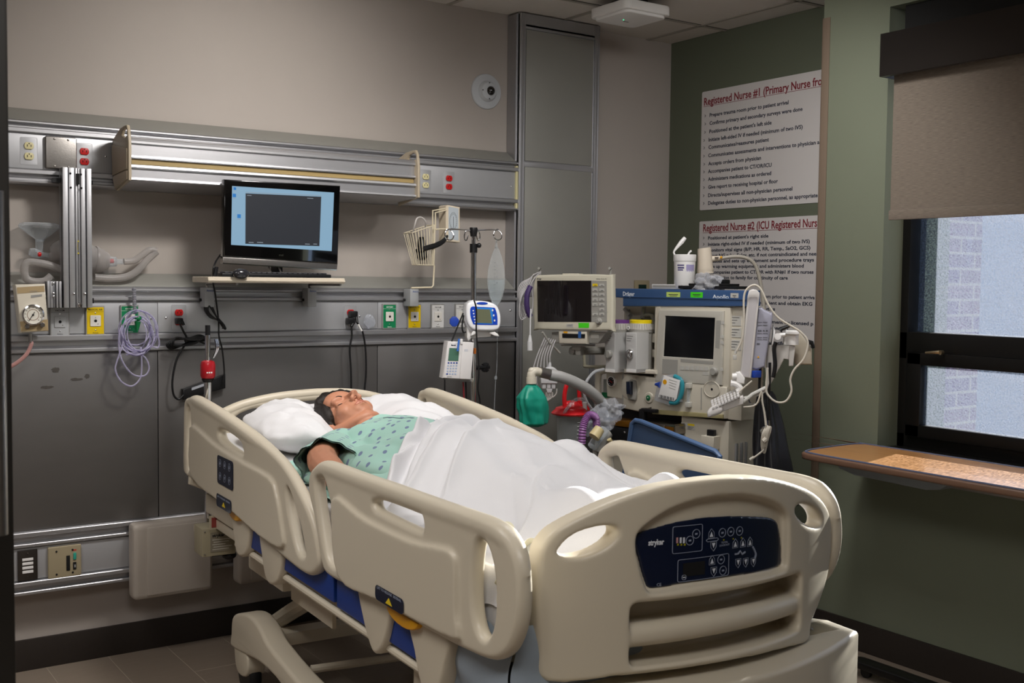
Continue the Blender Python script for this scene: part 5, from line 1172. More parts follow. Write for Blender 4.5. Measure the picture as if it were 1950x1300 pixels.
# white monitor on the stand
F = FR(at(921, 608, Y=PYY-.06), -22); q = lambda px, py, o=0: V((*fx(F, px, py, o), o)); qq = lambda L, o=0: [tuple(q(a_, b_, o)[:2]) for a_, b_ in L]
Z6 = lambda L: [(830+a_/5.907, 560+b_/5.909) for a_, b_ in L]
vm = root('bedside_monitor', 'small white bedside monitor with a blue face clamped on the infusion stand', 'monitor', at(921, 640, Y=PYY-.03))
g = G(F); g.prism(sm2(qq(Z6([(345, 130), (400, 85), (520, 75), (640, 100), (700, 150), (730, 250), (725, 350), (690, 400), (600, 412), (450, 405), (380, 365), (345, 280)])), 3), -.09, .004, bevel=.010, res=3); g.prism(sm2(qq(Z6([(340, 180), (380, 95), (450, 90), (460, 380), (400, 420), (350, 330)])), 3), -.095, -.02, bevel=.008)
part(vm, 'case', g, mat('glossy_white', 'f0f1f4', .25, coat=.3), smooth=60)
g = G(F); g.prism(sm2(qq(Z6([(395, 145), (480, 142), (640, 150), (668, 165), (690, 240), (692, 330), (670, 345), (450, 342), (415, 320), (388, 240)]), .004), 3), .003, .0052, mi=0)
g.prism(qq(Z6([(445, 150), (640, 155), (640, 335), (462, 330)]), .005), .0052, .0058, mi=1); g.prism(qq(Z6([(455, 165), (608, 172), (632, 328), (465, 322)]), .006), .0058, .0066, mi=2)
for y_ in (185, 218, 252, 285, 318): p_ = q(*Z6([(420+(y_-185)*.16, y_)])[0], .005); g.prism(circ(p_.x, p_.y, .0032, 10), .0052, .0064, mi=3)
for a_, b_ in ((638, 180), (650, 238), (660, 295)): p_ = q(*Z6([(a_, b_)])[0], .005); g.prism(circ(p_.x, p_.y, .0035, 10, .0045), .0058, .0068, mi=3)
p_ = q(*Z6([(520, 102)])[0], .004); g.prism(circ(p_.x, p_.y, .024, 20, .0055), .0035, .006, mi=0)
part(vm, 'front_panel', g, [mat('royal_blue', '1a45b8', .3), mat('light_blue', '2a80d6', .3), mat('olive_lcd', '6a6e58', .2), m_white])
g = G(F)
for pts_ in ([(400, 440), (395, 470), (440, 450), (470, 415), (420, 410)], [(660, 420), (700, 450), (715, 475), (660, 470), (600, 435)]): g.prism(qq(Z6(pts_), -.01), -.03, -.006, bevel=.003)
g.prism(qq(Z6([(350, 330), (470, 400), (640, 410), (610, 480), (400, 490), (360, 530), (345, 480)]), -.04), -.09, -.03, bevel=.004); part(vm, 'foot_bracket', g, m_white)
# blue clamp knob
p_ = at(865, 612, Y=PYY+.02); g = G(FR(p_, -30)); g.prism([(.021*math.cos(a_), .023*math.sin(a_)) for a_ in [2*PI*(k+.5)/8 for k in range(8)]], -.012, .014, bevel=.003, mi=0); g.tube([(0, 0, -.01), (.06, 0, -.03)], .006, 8, mi=1)
part(st, 'blue_clamp_knob', g, [mat('blue_knob', '1c3f9e', .4), m_steel])
# infusion pump
F = FR(at(877, 690, Y=PYY-.07), -14); q = lambda px, py, o=0: V((*fx(F, px, py, o), o)); qq = lambda L, o=0: [tuple(q(a_, b_, o)[:2]) for a_, b_ in L]
pu = root('infusion_pump', 'white infusion pump with green screen and blue keypad clamped low on the stand', 'pump', at(885, 722, Y=PYY-.03))
g = G(F); g.prism(qq(Z6([(135, 530), (430, 545), (395, 965), (80, 945)])), -.06, 0, bevel=.005, res=3, mi=0); g.prism(qq(Z6([(300, 540), (425, 547), (390, 958), (262, 950)])), 0, .005, bevel=.002, mi=0); g.prism(qq(Z6([(120, 925), (400, 940), (390, 975), (82, 955)]), -.03), -.07, -.01, mi=1)
part(pu, 'pump_case', g, [mat('pump_white', 'dad7d6', .35), m_grayp])
g = G(F); g.prism(qq(Z6([(152, 603), (262, 610), (252, 752), (136, 748)])), 0, .0012, mi=0)
for r_ in range(5):
    for c_ in range(4):
        p_ = q(*Z6([(142+31*c_-r_*4, 773+31*r_)])[0]); g.box(p_.x-.0035, p_.x+.0035, p_.y-.0028, p_.y+.0028, 0, .001, mi=1 if r_ in (0,) or (r_ == 4 and c_ == 0) else 2)
g.text('Baxter', *q(*Z6([(172, 580)])[0])[:2], .0055, .0002, mi=3, bold=.0003); g.text('SPECTRUM', *q(*Z6([(125, 935)])[0])[:2], .003, .0002, mi=3)
for k in range(3): p_ = q(*Z6([(330, 622+9*k)])[0]); g.box(p_.x-.006, p_.x+.010, p_.y-.0004, p_.y+.0004, .005, .0055, mi=2)
part(pu, 'keypad', g, [mat('green_lcd', '4f7463', .2), mat('key_navy', '1e3f96', .4), mat('key_pale', '9fb0cc', .4), m_navy])
g = G(F); g.tube([q(*Z6([(262, 500)])[0], .012), q(*Z6([(245, 640)])[0], .012)], .0045, 8, mi=0); g.box(*[q(*Z6([(290, 500)])[0]).x-.006, q(*Z6([(290, 500)])[0]).x+.004], q(870, 655).y, q(870, 645).y, -.01, .004, b=.002, mi=1); part(pu, 'blue_clip', g, [mat('clip_blue', '3a6cc0', .35), m_white])
p_ = at(905, 668, Y=PYY-.075); g = G(); g.box(p_.x-.003, p_.x+.004, p_.y, p_.y+.01, p_.z-.012, p_.z+.012); part(pu, 'orange_tag', g, mat('orange_tag', 'b8641e', .5))
p_ = at(924, 699, Y=PYY); g = G(); g.tube([V((pc.x, PYY, p_.z)), p_], .010, 10)
for a_ in (0, 60, 120): g.box(-.022, .022, -.008, .008, -.008, .008, b=.005, T=M.Translation(p_) @ M.Rotation(math.radians(a_), 4, 'Y'))
part(st, 'black_clamp_knob', g, m_black)
g = G(); PQ = lambda L, Y_=PYY-.10: [at(a_, b_, Y=Y_) for a_, b_ in L]
g.tube(PQ([(903, 572), (907, 590), (907, 630), (910, 670), (912, 710), (910, 740), (914, 765), (913, 800)]), .0034, 8, smooth=5); part(vm, 'monitor_cable', g, m_rubber)
for L in ([(882, 596), (878, 606), (868, 630), (860, 650)], [(883, 600), (880, 620), (882, 632), (887, 632)], [(847, 722), (847, 745), (848, 790)], [(887, 727), (888, 760), (888, 800)]):
    g = G(); g.tube(PQ(L, PYY-.05), .0034, 8, smooth=5); part(pu, 'pump_cable', g, m_rubber)
g = G(); g.tube(PQ([(882, 727), (883, 745), (885, 800)], PYY-.05), .0034, 8, smooth=4); part(pu, 'red_cable', g, mat('red_cable', '7d2028', .4))
# ================================================================ overbed table by the window
ot = root('overbed_table', 'overbed table with woodgrain top and brown rim standing by the window', 'table', (3.49, 2.3, 0))
m_wood = mat('orange_woodgrain', 'ac7a48', .30, var=.22, vscale=4, stretch=(14, 1.2, 1), coat=.3); m_rim = mat('brown_rim', '6b5040', .4)
TO = [(3.31, 1.84), (3.66, 1.84), (3.69, 1.87), (3.69, 2.80), (3.685, 2.855), (3.62, 2.880), (3.45, 2.872), (3.33, 2.855), (3.285, 2.80), (3.275, 2.55), (3.272, 2.1), (3.28, 1.87)]
g = G(); g.prism(sm2(TO, 3), .836, .862, bevel=.008, res=3, mi=0); g.prism([(3.482+(x-3.482)*.93, 2.34+(y-2.34)*.965) for x, y in sm2(TO, 3)], .861, .8635, mi=1); part(ot, 'table_top', g, [m_rim, m_wood])
g = G(); g.tube([(x, y, .864) for x, y in [(3.482+(x-3.482)*.955, 2.34+(y-2.34)*.978) for x, y in sm2(TO, 3)]], .0035, 6, closed=True); part(ot, 'raised_edge', g, mat('slate_blue_edge', '565c74', .4))
g = G(); g.prism([(0, .84), (.03, .812), (.10, .796), (.40, .790), (.46, .80), (.52, .84)], 0, .26, bevel=.005, T=M(((0, 0, 1, 3.36), (-1, 0, 0, 2.74), (0, 1, 0, 0), (0, 0, 0, 1)))); part(ot, 'storage_tray', g, mat('slate_plastic', '7c8186', .4))
g = G(); g.box(3.44, 3.53, 1.86, 1.93, .62, .83, b=.01, mi=0); g.box(3.45, 3.52, 1.865, 1.925, .03, .62, b=.008, mi=0); g.box(3.42, 3.50, 1.90, 2.6, .80, .835, b=.004, mi=1); part(ot, 'column', g, [m_dark, m_steel])
g = G(); g.prism(rrect(-.035, .035, -.45, .45, .03, 5), .035, .065, bevel=.008, T=M.Translation((3.49, 2.27, 0))); g.prism(rrect(-.23, .2, -.035, .035, .02, 4), .035, .06, bevel=.006, T=M.Translation((3.44, 1.87, 0))); part(ot, 'base', g, m_dark)
for x, y in ((3.49, 2.66), (3.25, 1.87), (3.6, 1.87)):
    g = G(M.Translation((x, y, .022)) @ M.Rotation(PI/2, 4, 'Y')); g.lathe([(.01, -.01), (.022, -.008), (.022, .008), (.01, .01)], 16); part(ot, 'castor', g, m_black)
# ================================================================ anaesthesia machine in the alcove corner
FM = FR(V((3.25, 3.50, 0)), -81.3)
def Q(px, py, o=0): x, y = fx(FM, px, py, o); return (x, y)
def QL(L, o=0): return [Q(a, b, o) for a, b in L]
def qbox(g, x0, y0, x1, y1, o0, o1, b=0, mi=0, at_=None):
    """box whose front face (at depth o1) covers the given pixels"""
    ym = (y0+y1)/2; xa, xb = Q(x0, ym, o1)[0], Q(x1, ym, o1)[0]; za, zb = Q((x0+x1)/2, y1, o1)[1], Q((x0+x1)/2, y0, o1)[1]
    return g.box(xa, xb, za, zb, o0, o1, b=b, mi=mi)
m_mb = mat('machine_beige', 'c4bdae', .42); m_mblue = mat('machine_blue', '36527c', .38); m_mkhaki = mat('machine_khaki', '9a9068', .45); m_mgray = mat('machine_grey', '96948e', .45)
m_lab = mat('paper_label', 'b6b4ae', .6); m_ink = mat('label_ink', '3c3c40', .6); m_lgreen = mat('pale_green_label', 'b9cf6a', .5); m_bgreen = mat('bright_green_label', '46d41c', .5)
mc = root('anaesthesia_machine', 'beige anaesthesia machine with a blue top shelf standing in the alcove', 'anaesthesia machine', (3.42, 3.5, 0), math.radians(8.7))
g = G(FM)
g.prism(QL([(1170, 549), (1418, 553), (1418, 583), (1186, 583), (1186, 567), (1170, 566)]), -.11, 0, bevel=.003, mi=0); qbox(g, 1186, 566, 1418, 568, -.01, .004, mi=0)
tp = part(mc, 'top_shelf', g, m_mblue)
g = G(FM)
p = Q(1186, 563, 0); g.text('Dräger', p[0], p[1], .019, .0003, fit=Q(1208, 560)[0]-p[0], bold=.0005); p = Q(1357, 568, 0); g.text('Apollo', p[0], p[1], .016, .0003, fit=Q(1388, 562)[0]-p[0], bold=.0002)
part(tp, 'lettering', g, mat('shelf_lettering', 'dfe4ea', .5))
for (x0, y0, x1, y1), mm in (((1269, 556, 1295, 567), m_lgreen), ((1315, 556, 1338, 568), m_bgreen), ((1391, 558, 1406, 567), m_lab)):
    g = G(FM); qbox(g, x0, y0, x1, y1, .0, .0012, mi=0); qbox(g, x0+4, y0+4, x1-4, y0+5.5, .001, .0016, mi=1); qbox(g, x0+6, y0+7, x1-6, y0+8, .001, .0016, mi=1); part(tp, 'sticker', g, [mm, m_ink])
# upper body: recessed bay behind the vaporisers, screen module, side column
g = G(FM); xl, xr = Q(1152, 740)[0], Q(1386, 740)[0]
qbox(g, 1188, 583, 1256, 716, -.17, -.12, mi=0); qbox(g, 1250, 583, 1256, 735, -.17, -.002, mi=0)
qbox(g, 1246, 583, 1389, 737, -.17, -.004, b=.004, mi=0); qbox(g, 1388, 583, 1414, 800, -.17, -.02, b=.004, mi=0)
ub = part(mc, 'upper_body', g, m_mb)
g = G(FM)
fr_ = QL([(1257, 590), (1380, 592), (1376, 733), (1249, 725)]); sc_ = QL([(1268.5, 601), (1363.5, 605), (1360, 684), (1264.5, 678)])
g.prism(fr_, -.004, .008, [sc_], bevel=.002, mi=0); g.prism(sc_, -.002, .002, mi=1)
sm_ = part(ub, 'display_screen', g, [mat('bezel_grey', 'b8b4aa', .45), mat('black_screen', '0c0d10', .15)])
g = G(FM)
g.prism(QL([(1364, 610), (1373, 610), (1370, 664), (1362, 662)], .008), .0075, .0085, mi=0)
g.prism(QL([(1296, 683), (1359, 688), (1358, 694), (1296, 689)], .008), .0075, .0085, mi=0)
for k in range(6): x_ = 1296+9.2*k; g.prism(QL([(x_, 695.5+.35*k), (x_+7.5, 696+.35*k), (x_+7.2, 704+.35*k), (x_-.2, 703.5+.35*k)], .008), .0075, .010, mi=1)
for x_, y_ in ((1376, 614), (1375, 641), (1375, 652), (1341, 711), (1346, 711), (1374, 703)): qbox(g, x_-3, y_-3, x_+3, y_+3, .0075, .009, mi=1)
g.prism(QL([(1262, 683), (1291, 685), (1290, 714), (1261, 711)], .008), .0075, .0092, mi=0)
part(ub, 'key_rows', g, [m_mgray, m_lab])
p = Q(1361, 707, .008); g = G(FM @ M.Translation((p[0], p[1], .006))); g.lathe([(.019, 0), (.019, .008), (.016, .016), (.014, .018)], 22); part(ub, 'rotary_knob', g, m_mgray)
for y0, y1 in ((601, 622), (624, 644), (647, 668)):
    g = G(FM); qbox(g, 1390, y0, 1411, y1-2, -.021, -.018, mi=0)
    for k in range(3): qbox(g, 1392, y0+3+5*k, 1408-4*k, y0+4+5*k, -.018, -.0175, mi=1)
    part(ub, 'instruction_label', g, [m_lab, m_ink])
# bay details: hoses and manifold behind vaporisers
g = G(FM)
for (a, b) in (((1196, 590), (1198, 612)), ((1226, 585), (1224, 606)), ((1190, 588), (1200, 600))): g.tube([V((*Q(*a, -.10), -.10)), V((*Q(*b, -.09), -.09))], .010, 10)
g.tube([V((*Q(1222, 604, -.1), -.10)), V((*Q(1232, 600, -.09), -.09)), V((*Q(1243, 604, -.09), -.09)), V((*Q(1245, 640, -.10), -.10))], .009, 8, smooth=4)
part(ub, 'gas_pipe', g, m_mgray, stuff=False)
g = G(FM); qbox(g, 1236, 635, 1250, 652, -.12, -.04, b=.003); qbox(g, 1236, 665, 1252, 680, -.12, -.05, b=.003); part(ub, 'vaporiser_mount', g, m_mb)
# shelf under the vaporisers
g = G(FM); g.prism(QL([(1150, 700), (1254, 704), (1254, 712), (1150, 708)]), -.2, .02, bevel=.004); part(mc, 'vaporiser_shelf', g, m_mb)
# gas control section
g = G(FM); zc0 = Q(1300, 790)[1]
g.prism([Q(1155, 706), Q(1386, 737), Q(1381, 797), Q(1243, 788), Q(1241, 776), Q(1215, 783), Q(1187, 777), Q(1187, 760), Q(1157, 755)], -.18, .006, bevel=.006, mi=0)
cb_ = part(mc, 'gas_control_block', g, m_mb)
g = G(FM); g.prism(QL([(1243, 779), (1377, 789), (1377, 797), (1243, 788)], .01), .004, .014, bevel=.002); part(cb_, 'khaki_strip', g, m_mkhaki)
g = G(FM); g.prism(QL([(1185, 710), (1187, 710), (1187, 776), (1185, 776)], .007), .005, .0075, mi=0); g.prism(QL([(1335, 738), (1336.5, 738), (1336, 780), (1334.5, 780)], .007), .005, .0075, mi=0); part(cb_, 'panel_seam', g, m_mgray)
p = Q(1166.5, 726, .006); g = G(FM @ M.Translation((*p, .004))); g.lathe([(.024, 0), (.024, .012), (.021, .016), (.0205, .012), (0, .012)], 26, mi=0); g.lathe([(.020, .0122), (0, .0124)], 26, mi=1)
g.tube([(-.008, .004, .0135), (.008, -.004, .0135)], .0012, 5, mi=2)
for k in range(8): a_ = 2*PI*k/8; g.ball((.014*math.cos(a_), .014*math.sin(a_), .0128), .0014, 6, mi=0)
part(cb_, 'pressure_gauge', g, [m_white, m_black, m_red])
g = G(FM)
cc_ = V((*Q(1200, 738, .006), 0)); g.lathe([(.055, .004), (.055, .0075), (.052, .009), (0, .0091)], 30, T=M.Translation(cc_)); part(cb_, 'round_recess', g, m_mb)
g = G(FM); g.prism(sm2(QL([(1195, 727), (1212, 725), (1213, 758), (1208, 761), (1198, 757)], .01), 2), .006, .022, bevel=.004, mi=0); g.prism(QL([(1194, 726), (1203, 726), (1203, 751), (1195, 750)], .03), .02, .040, bevel=.005, mi=1); part(cb_, 'selector_lever', g, [m_mgray, mat('navy_lever', '1a2438', .25, coat=.4)])
p = Q(1236.5, 757, .006); g = G(FM @ M.Translation((*p, .004))); g.lathe([(.024, 0), (.024, .006), (.021, .008)], 24, mi=0); g.lathe([(.0115, .007), (.0115, .012), (.009, .013)], 20, mi=1); g.tube([(-.004, -.002, .0135), (.0, .003, .0135), (.004, 0, .0135)], .001, 5, mi=2); part(cb_, 'power_button', g, [m_mb, mat('button_green', '14603a', .3), m_white])
g = G(FM); a, b = Q(1311, 729, .02), Q(1310, 775, .02); g.box(a[0]-.011, a[0]+.011, a[1]-.022, a[1], .006, .028, b=.003, mi=0); g.box(b[0]-.011, b[0]+.011, b[1], b[1]+.022, .006, .028, b=.003, mi=0); g.tube([(a[0], a[1]-.02, .018), (b[0], b[1]+.02, .018)], .0065, 12, mi=1)
for k in range(10): y_ = b[1]+.03+.012*k; g.box(a[0]-.012, a[0]-.008, y_, y_+.001, .0065, .0072, mi=2)
part(cb_, 'flow_tube', g, [clear('clear_block', 'd6d4cc', .35), m_clear, m_ink])
p = Q(1356, 741, .006); g = G(FM @ M.Translation((*p, .004))); g.lathe([(.040, .0035), (.036, .006), (.034, .002), (.010, .0015), (.008, .004), (.005, .003)], 26, mi=0, sx=1.1, sy=.9); g.lathe([(.0055, .004), (0, .0045)], 12, mi=1); part(cb_, 'gas_port', g, [m_mb, m_hole])
# left handle tube with sight glass
g = G(FM); o_ = .0
g.tube([V((*Q(1184, 705, o_), 0)), V((*Q(1150, 706, o_), 0)), V((*Q(1141, 712, o_), 0)), V((*Q(1139, 730, o_), 0)), V((*Q(1139, 760, o_), 0))], .014, 10, smooth=4); part(mc, 'grab_handle', g, m_mb)
g = G(FM); qbox(g, 1149, 722, 1156, 755, -.08, -.02, mi=0); qbox(g, 1146, 747, 1156, 757, -.08, -.015, mi=1); part(mc, 'sight_glass', g, [clear('glass_grey', 'a9aaa6', .5), mat('button_green', '14603a', .3)])
# lower cabinet, work surface, drawers
zt_ = Q(1300, 800)[1]
g = G(FM); qbox(g, 1296, 797, 1386, 1010, -.20, -.012, mi=0); x0_, x1_ = Q(1160, 850)[0], Q(1296, 850)[0]
g.box(x0_, x1_+.02, .12, .80, -.20, -.03, b=.004, mi=0)
lc_ = part(mc, 'lower_cabinet', g, m_mb)
xr_ = Q(1386, 850, -.012)[0]
g = G(FM); g.box(x0_, xr_, 0.06, .125, -.24, .0, b=.01, mi=0); part(mc, 'trolley_base', g, m_mgray)
g = G(FM)
for k, (a, b) in enumerate(((-.07, -.055), (-.105, -.092), (-.135, -.125))): g.box(xr_-.002, xr_+.012, .14, .84, a, b, b=.002)
part(lc_, 'side_rail', g, m_alu)
g = G(FM); g.box(x0_, x1_, zt_-.14, zt_+.02, -.20, -.06, mi=0); part(mc, 'open_bay', g, m_black)
g = G(FM); g.prism(QL([(1216, 797), (1290, 801), (1284, 806), (1275, 812), (1216, 800)], .05), 0, .07, mi=0)
a, b = Q(1215, 797, .04), Q(1291, 816, .04)
g = G(FM); g.box(a[0], b[0], a[1]-.045, a[1]-.006, -.19, .06, b=.003, mi=0); g.box(a[0]+.004, b[0]-.004, a[1]-.006, a[1]-.002, -.20, .058, mi=0); g.box(b[0]-.055, b[0]-.006, a[1]-.036, a[1]-.014, .058, .0615, mi=1); part(mc, 'chrome_drawer', g, [mat('dark_chrome', '9a948c', .18, 1), mat('amber_window', '8a5c1c', .2, .6)])
a, b = Q(1160, 796, .03), Q(1214, 812, .03)
g = G(FM); g.box(a[0], b[0], a[1]-.030, a[1]-.004, -.2, .03, b=.002, mi=1); g.box(a[0]-.03, b[0]+.02, a[1]-.095, a[1]-.035, -.25, .035, b=.004, mi=0); g.ball((a[0]+.10, a[1]-.052, .036), .006, 8, mi=2); part(mc, 'pull_out_table', g, [m_black, mat('amber_window', '8a5c1c', .2, .6), m_chrome])
a, b = Q(1216, 783, .05), Q(1240, 775, .05)
g = G(FM); g.box(a[0], a[0]+.028, a[1]-.045, a[1]+.012, .02, .05, b=.006); g.box(a[0]+.01, b[0]+.02, a[1]+.000, a[1]+.016, .02, .05, b=.006); part(mc, 'black_bracket', g, m_black)
g = G(FM); p = Q(1297, 803, -.011); x_, y_ = p[0], p[1]-.016; g.box(x_, x_+.075, y_-.012, y_+.014, -.012, -.0105, mi=0); g.prism([(x_+.002, y_-.009), (x_+.026, y_-.009), (x_+.014, y_+.012)], -.0107, -.0098, mi=1); g.box(x_+.036, x_+.072, y_+.005, y_+.013, -.0107, -.0100, mi=1); g.box(x_+.013, x_+.015, y_-.004, y_+.005, -.0100, -.0092, mi=2)
for k in range(3): g.box(x_+.036, x_+.068-.006*k, y_-.001-.005*k, y_+.0005-.005*k, -.0107, -.0100, mi=2)
part(lc_, 'warning_sticker', g, [m_lab, m_yel, m_ink])
g = G(FM); p = Q(1357, 838, -.0); g.prism([(p[0]-.028, p[1]-.035), (p[0]+.028, p[1]-.035), (p[0]+.032, p[1]+.02), (p[0]-.034, p[1]+.02)], -.012, .035, bevel=.003, mi=0); g.box(p[0]-.016, p[0]+.018, p[1]+.012, p[1]+.045, 0, .02, b=.002, mi=1); part(lc_, 'pocket', g, [m_mb, m_black])
# vaporisers
def vap(dx, ring_, label, knobcol):
    t = root('vaporiser', label, 'vaporiser', FM @ V((*Q(1218+dx, 705, .04), .0)) if False else FM @ V((Q(1218+dx, 705, .03)[0], Q(1218+dx, 707, .03)[1], .05)))
    O_ = .03; c = Q(1224+dx, 660, O_-.06); zb, zt2 = Q(1224+dx, 706, O_-.03)[1], Q(1224+dx, 634, O_-.03)[1]
    R_ = M(((1, 0, 0, 0), (0, 0, 1, 0), (0, -1, 0, 0), (0, 0, 0, 1)))
    CT = FM @ M.Translation((c[0], 0, O_-.045)) @ M.Rotation(-PI/2, 4, 'X')
    g = G(CT); zr = Q(1224+dx, 610, O_-.03)[1]
    g.lathe([(.052, zb), (.052, zt2), (.056, zt2+.004), (.056, zt2+.012)], 30, mi=0); 
    b_ = part(t, 'vaporiser_body', g, [m_mgray])
    g = G(CT); g.lathe([(.056, zt2+.012), (.058, zt2+.016), (.052, zr-.016), (.050, zr-.012)], 44, mi=0)
    for k in range(32): a_ = 2*PI*k/32; g.tube([(.0575*math.cos(a_), .0575*math.sin(a_), zt2+.018), (.053*math.cos(a_), .053*math.sin(a_), zr-.016)], .0016, 4, mi=0)
    part(t, 'dial_collar', g, [mat('pale_grey_collar', 'aeaaa2', .45)])
    g = G(CT); g.lathe([(.0505, zr-.016), (.0505, zr), (.048, zr+.002)], 36); part(t, 'colour_ring', g, ring_)
    x0, x1 = Q(1190+dx, 670, O_+.055)[0], Q(1224+dx, 670, O_+.055)[0]
    g = G(FM); w = .058
    g.prism([(x0+.006, zb), (x0+.006+w, zb), (x0+.006+w, zt2+.004), (x0+.004, zt2+.004), (x0+.004, zb+.085), (x0+.012, zb+.045)], O_-.03, O_+.055, bevel=.003, mi=0); g.box(x0+.012, x0+.006+w, zb-.001, zb+.012, O_-.02, O_+.058, mi=1)
    for k in range(3): g.box(x0+.010, x0+.045-.006*k, zt2-.012-.010*k, zt2-.0105-.010*k, O_+.055, O_+.0556, mi=2)
    part(t, 'control_housing', g, [mat('vaporiser_grey', 'bdbcba', .4), m_white, m_ink])
    g = G(FM @ M.Translation((x0+.032, zb+.078, O_+.055))); g.lathe([(.020, 0), (.020, .010), (.016, .016), (.006, .017)], 20); g.box(-.003, .003, -.014, .014, .014, .020, b=.001); part(t, 'control_knob', g, knobcol)
    p_ = Q(1207+dx, 625, O_+.02); g = G(FM @ M.Translation((c[0]-.022, zt2+.022, O_+.012))); g.lathe([(.0085, 0), (.0085, .003)], 14, mi=0); g.text('0', -.003, -.004, .008, .0032, mi=1, bold=.0004); part(t, 'dial_marker', g, [m_white, m_black])
    if dx == 0:
        g = G(FM @ M.Translation((c[0]+.022, (zb+zt2)/2+.025, O_+.0035))); g.lathe([(.017, -.004), (.017, .003), (.015, .0036)], 22, mi=0); g.lathe([(.006, .0037), (.006, .0045)], 12, mi=1); part(t, 'sight_window', g, [m_white, mat('violet_dot', '2a2c8c', .3)])
        g = G(FM)
        for k in range(6): g.box(c[0]+.006, c[0]+.036-.004*(k % 3), zb+.050-.008*k, zb+.0515-.008*k, O_+.0035, O_+.0050)
        part(t, 'printed_text', g, m_ink)
vap(0, mat('yellow_ring', 'e6cc10', .4), 'vaporiser with a yellow collar ring beside the machine screen', m_chrome)
vap(-40, mat('purple_ring', '6f3f86', .4), 'vaporiser with a purple collar ring left of the yellow one', m_mgray)
# ================================================================ patient monitor on its arm
pm0 = at(1090, 577, Y=3.86); FD = FR(pm0, -66.4); D = lambda px, py, o=0: fx(FD, px, py, o); DL = lambda L, o=0: [D(a, b, o) for a, b in L]
Z7 = lambda L: [(980+a/6.843, 510+b/6.842) for a, b in L]
pm = root('patient_monitor', 'beige patient monitor with a dark blank screen and grey key column mounted on an arm', 'monitor', pm0+V((.02, .02, -.12)))
o_ = DL([(1014.5, 529), (1022, 524), (1090, 522), (1158, 523), (1166, 532), (1166, 622), (1160, 629), (1090, 628.5), (1022, 627), (1016, 620)])
g = G(FD); g.prism(sm2(o_, 2), -.036, .0, bevel=.008, res=3); qbox_ = None
g.prism(DL([(1073, 520.5), (1104, 520.5), (1104, 524), (1073, 524)], -.02), -.05, -.01, bevel=.002)
part(pm, 'case', g, mat('monitor_beige', 'c9c4b2', .4))
g = G(FD); g.prism(DL(Z7([(295, 165), (1000, 165), (1000, 703), (303, 700)])), .0, .0012); part(pm, 'screen', g, mat('dark_monitor_glass', '1a1617', .12, coat=.6))
g = G(FD); g.prism(DL(Z7([(1000, 165), (1200, 168), (1205, 706), (1002, 703)])), 0, .001, mi=0)
for r_ in range(7):
    for c_ in range(2):
        if r_ == 5 and c_ == 0: continue
        x_, y_ = 1050+88*c_, (222, 286, 348, 412, 476, 540, 602)[r_]; g.prism(DL(Z7([(x_-31, y_-17), (x_+31, y_-17), (x_+31, y_+17), (x_-31, y_+17)]), .001), .001, .0035, mi=2 if (r_ == 0 and c_ == 0) else 1)
        g.prism(DL(Z7([(x_-18, y_+2), (x_+16, y_+2), (x_+16, y_+9), (x_-18, y_+9)]), .004), .0035, .0039, mi=3)
g.prism(DL(Z7([(1002, 570), (1220, 572), (1220, 575), (1002, 573)]), .001), .001, .0018, mi=1)
part(pm, 'key_panel', g, [m_mgray, m_lab, m_yel, m_ink])
p = D(*Z7([(1100, 695)])[0], 0); g = G(FD @ M.Translation((*p, 0))); g.lathe([(.016, 0), (.015, .003), (.011, .006), (.010, .016), (.008, .018)], 20); part(pm, 'rotary_knob', g, m_mgray)
g = G(FD); p = D(*Z7([(292, 150)])[0]); g.text('Dräger', p[0], p[1], .0055, .0003, bold=.0004, mi=0); p = D(*Z7([(1060, 148)])[0]); g.text('Infinity Delta XL', p[0], p[1], .004, .0003, fit=.052, mi=0)
g.prism(DL(Z7([(832, 715), (970, 715), (970, 780), (835, 780)])), 0, .001, mi=1); g.prism(DL(Z7([(675, 728), (767, 728), (767, 773), (677, 773)])), 0, .001, mi=2); g.prism(DL(Z7([(690, 740), (755, 740), (755, 743), (690, 743)])), .001, .0015, mi=0); g.prism(DL(Z7([(690, 755), (745, 755), (745, 758), (690, 758)])), .001, .0015, mi=0)
part(pm, 'labels', g, [m_ink, m_bgreen, m_lab])
for x_ in (1028, 1162):
    g = G(FD); a, b = D(x_, 524, -.05), D(x_+1, 512, -.05); g.tube([(a[0], a[1], -.05), (b[0], b[1], -.05), (b[0]+.004, b[1]+.003, -.03)], .006, 8); part(pm, 'cable_hook', g, m_mgray)
g = G(FD); g.prism(DL(Z7([(465, 838), (1185, 835), (1075, 985), (470, 980)]), -.02), -.10, -.03, bevel=.004, mi=0)
g.prism(DL(Z7([(578, 822), (945, 828), (940, 990), (582, 985)]), -.01), -.06, -.005, bevel=.005, mi=1); g.prism(DL(Z7([(615, 855), (912, 862), (908, 915), (618, 910)])), -.006, -.003, mi=2); g.prism(DL(Z7([(630, 826), (685, 828), (683, 850), (632, 848)])), -.005, -.0035, mi=3); g.prism(DL(Z7([(825, 828), (860, 830), (862, 915), (825, 912)])), -.005, -.002, mi=4); g.prism(DL(Z7([(955, 868), (1060, 870), (1055, 918), (955, 915)])), -.030, -.0285, mi=5)
part(pm, 'docking_station', g, [m_mgray, m_mb, m_black, m_orange, mat('tape_blue', '2a5a9c', .5), m_lab])
g = G(FD); g.prism(DL(Z7([(600, 1000), (955, 1005), (950, 1022), (605, 1018)]), -.03), -.10, -.03, mi=0); g.prism(DL(Z7([(740, 1018), (860, 1022), (852, 1075), (745, 1070)]), -.04), -.09, -.04, bevel=.003, mi=0); g.prism(DL(Z7([(780, 1070), (850, 1070), (850, 1140), (785, 1138)]), -.04), -.08, -.045, bevel=.003, mi=0)
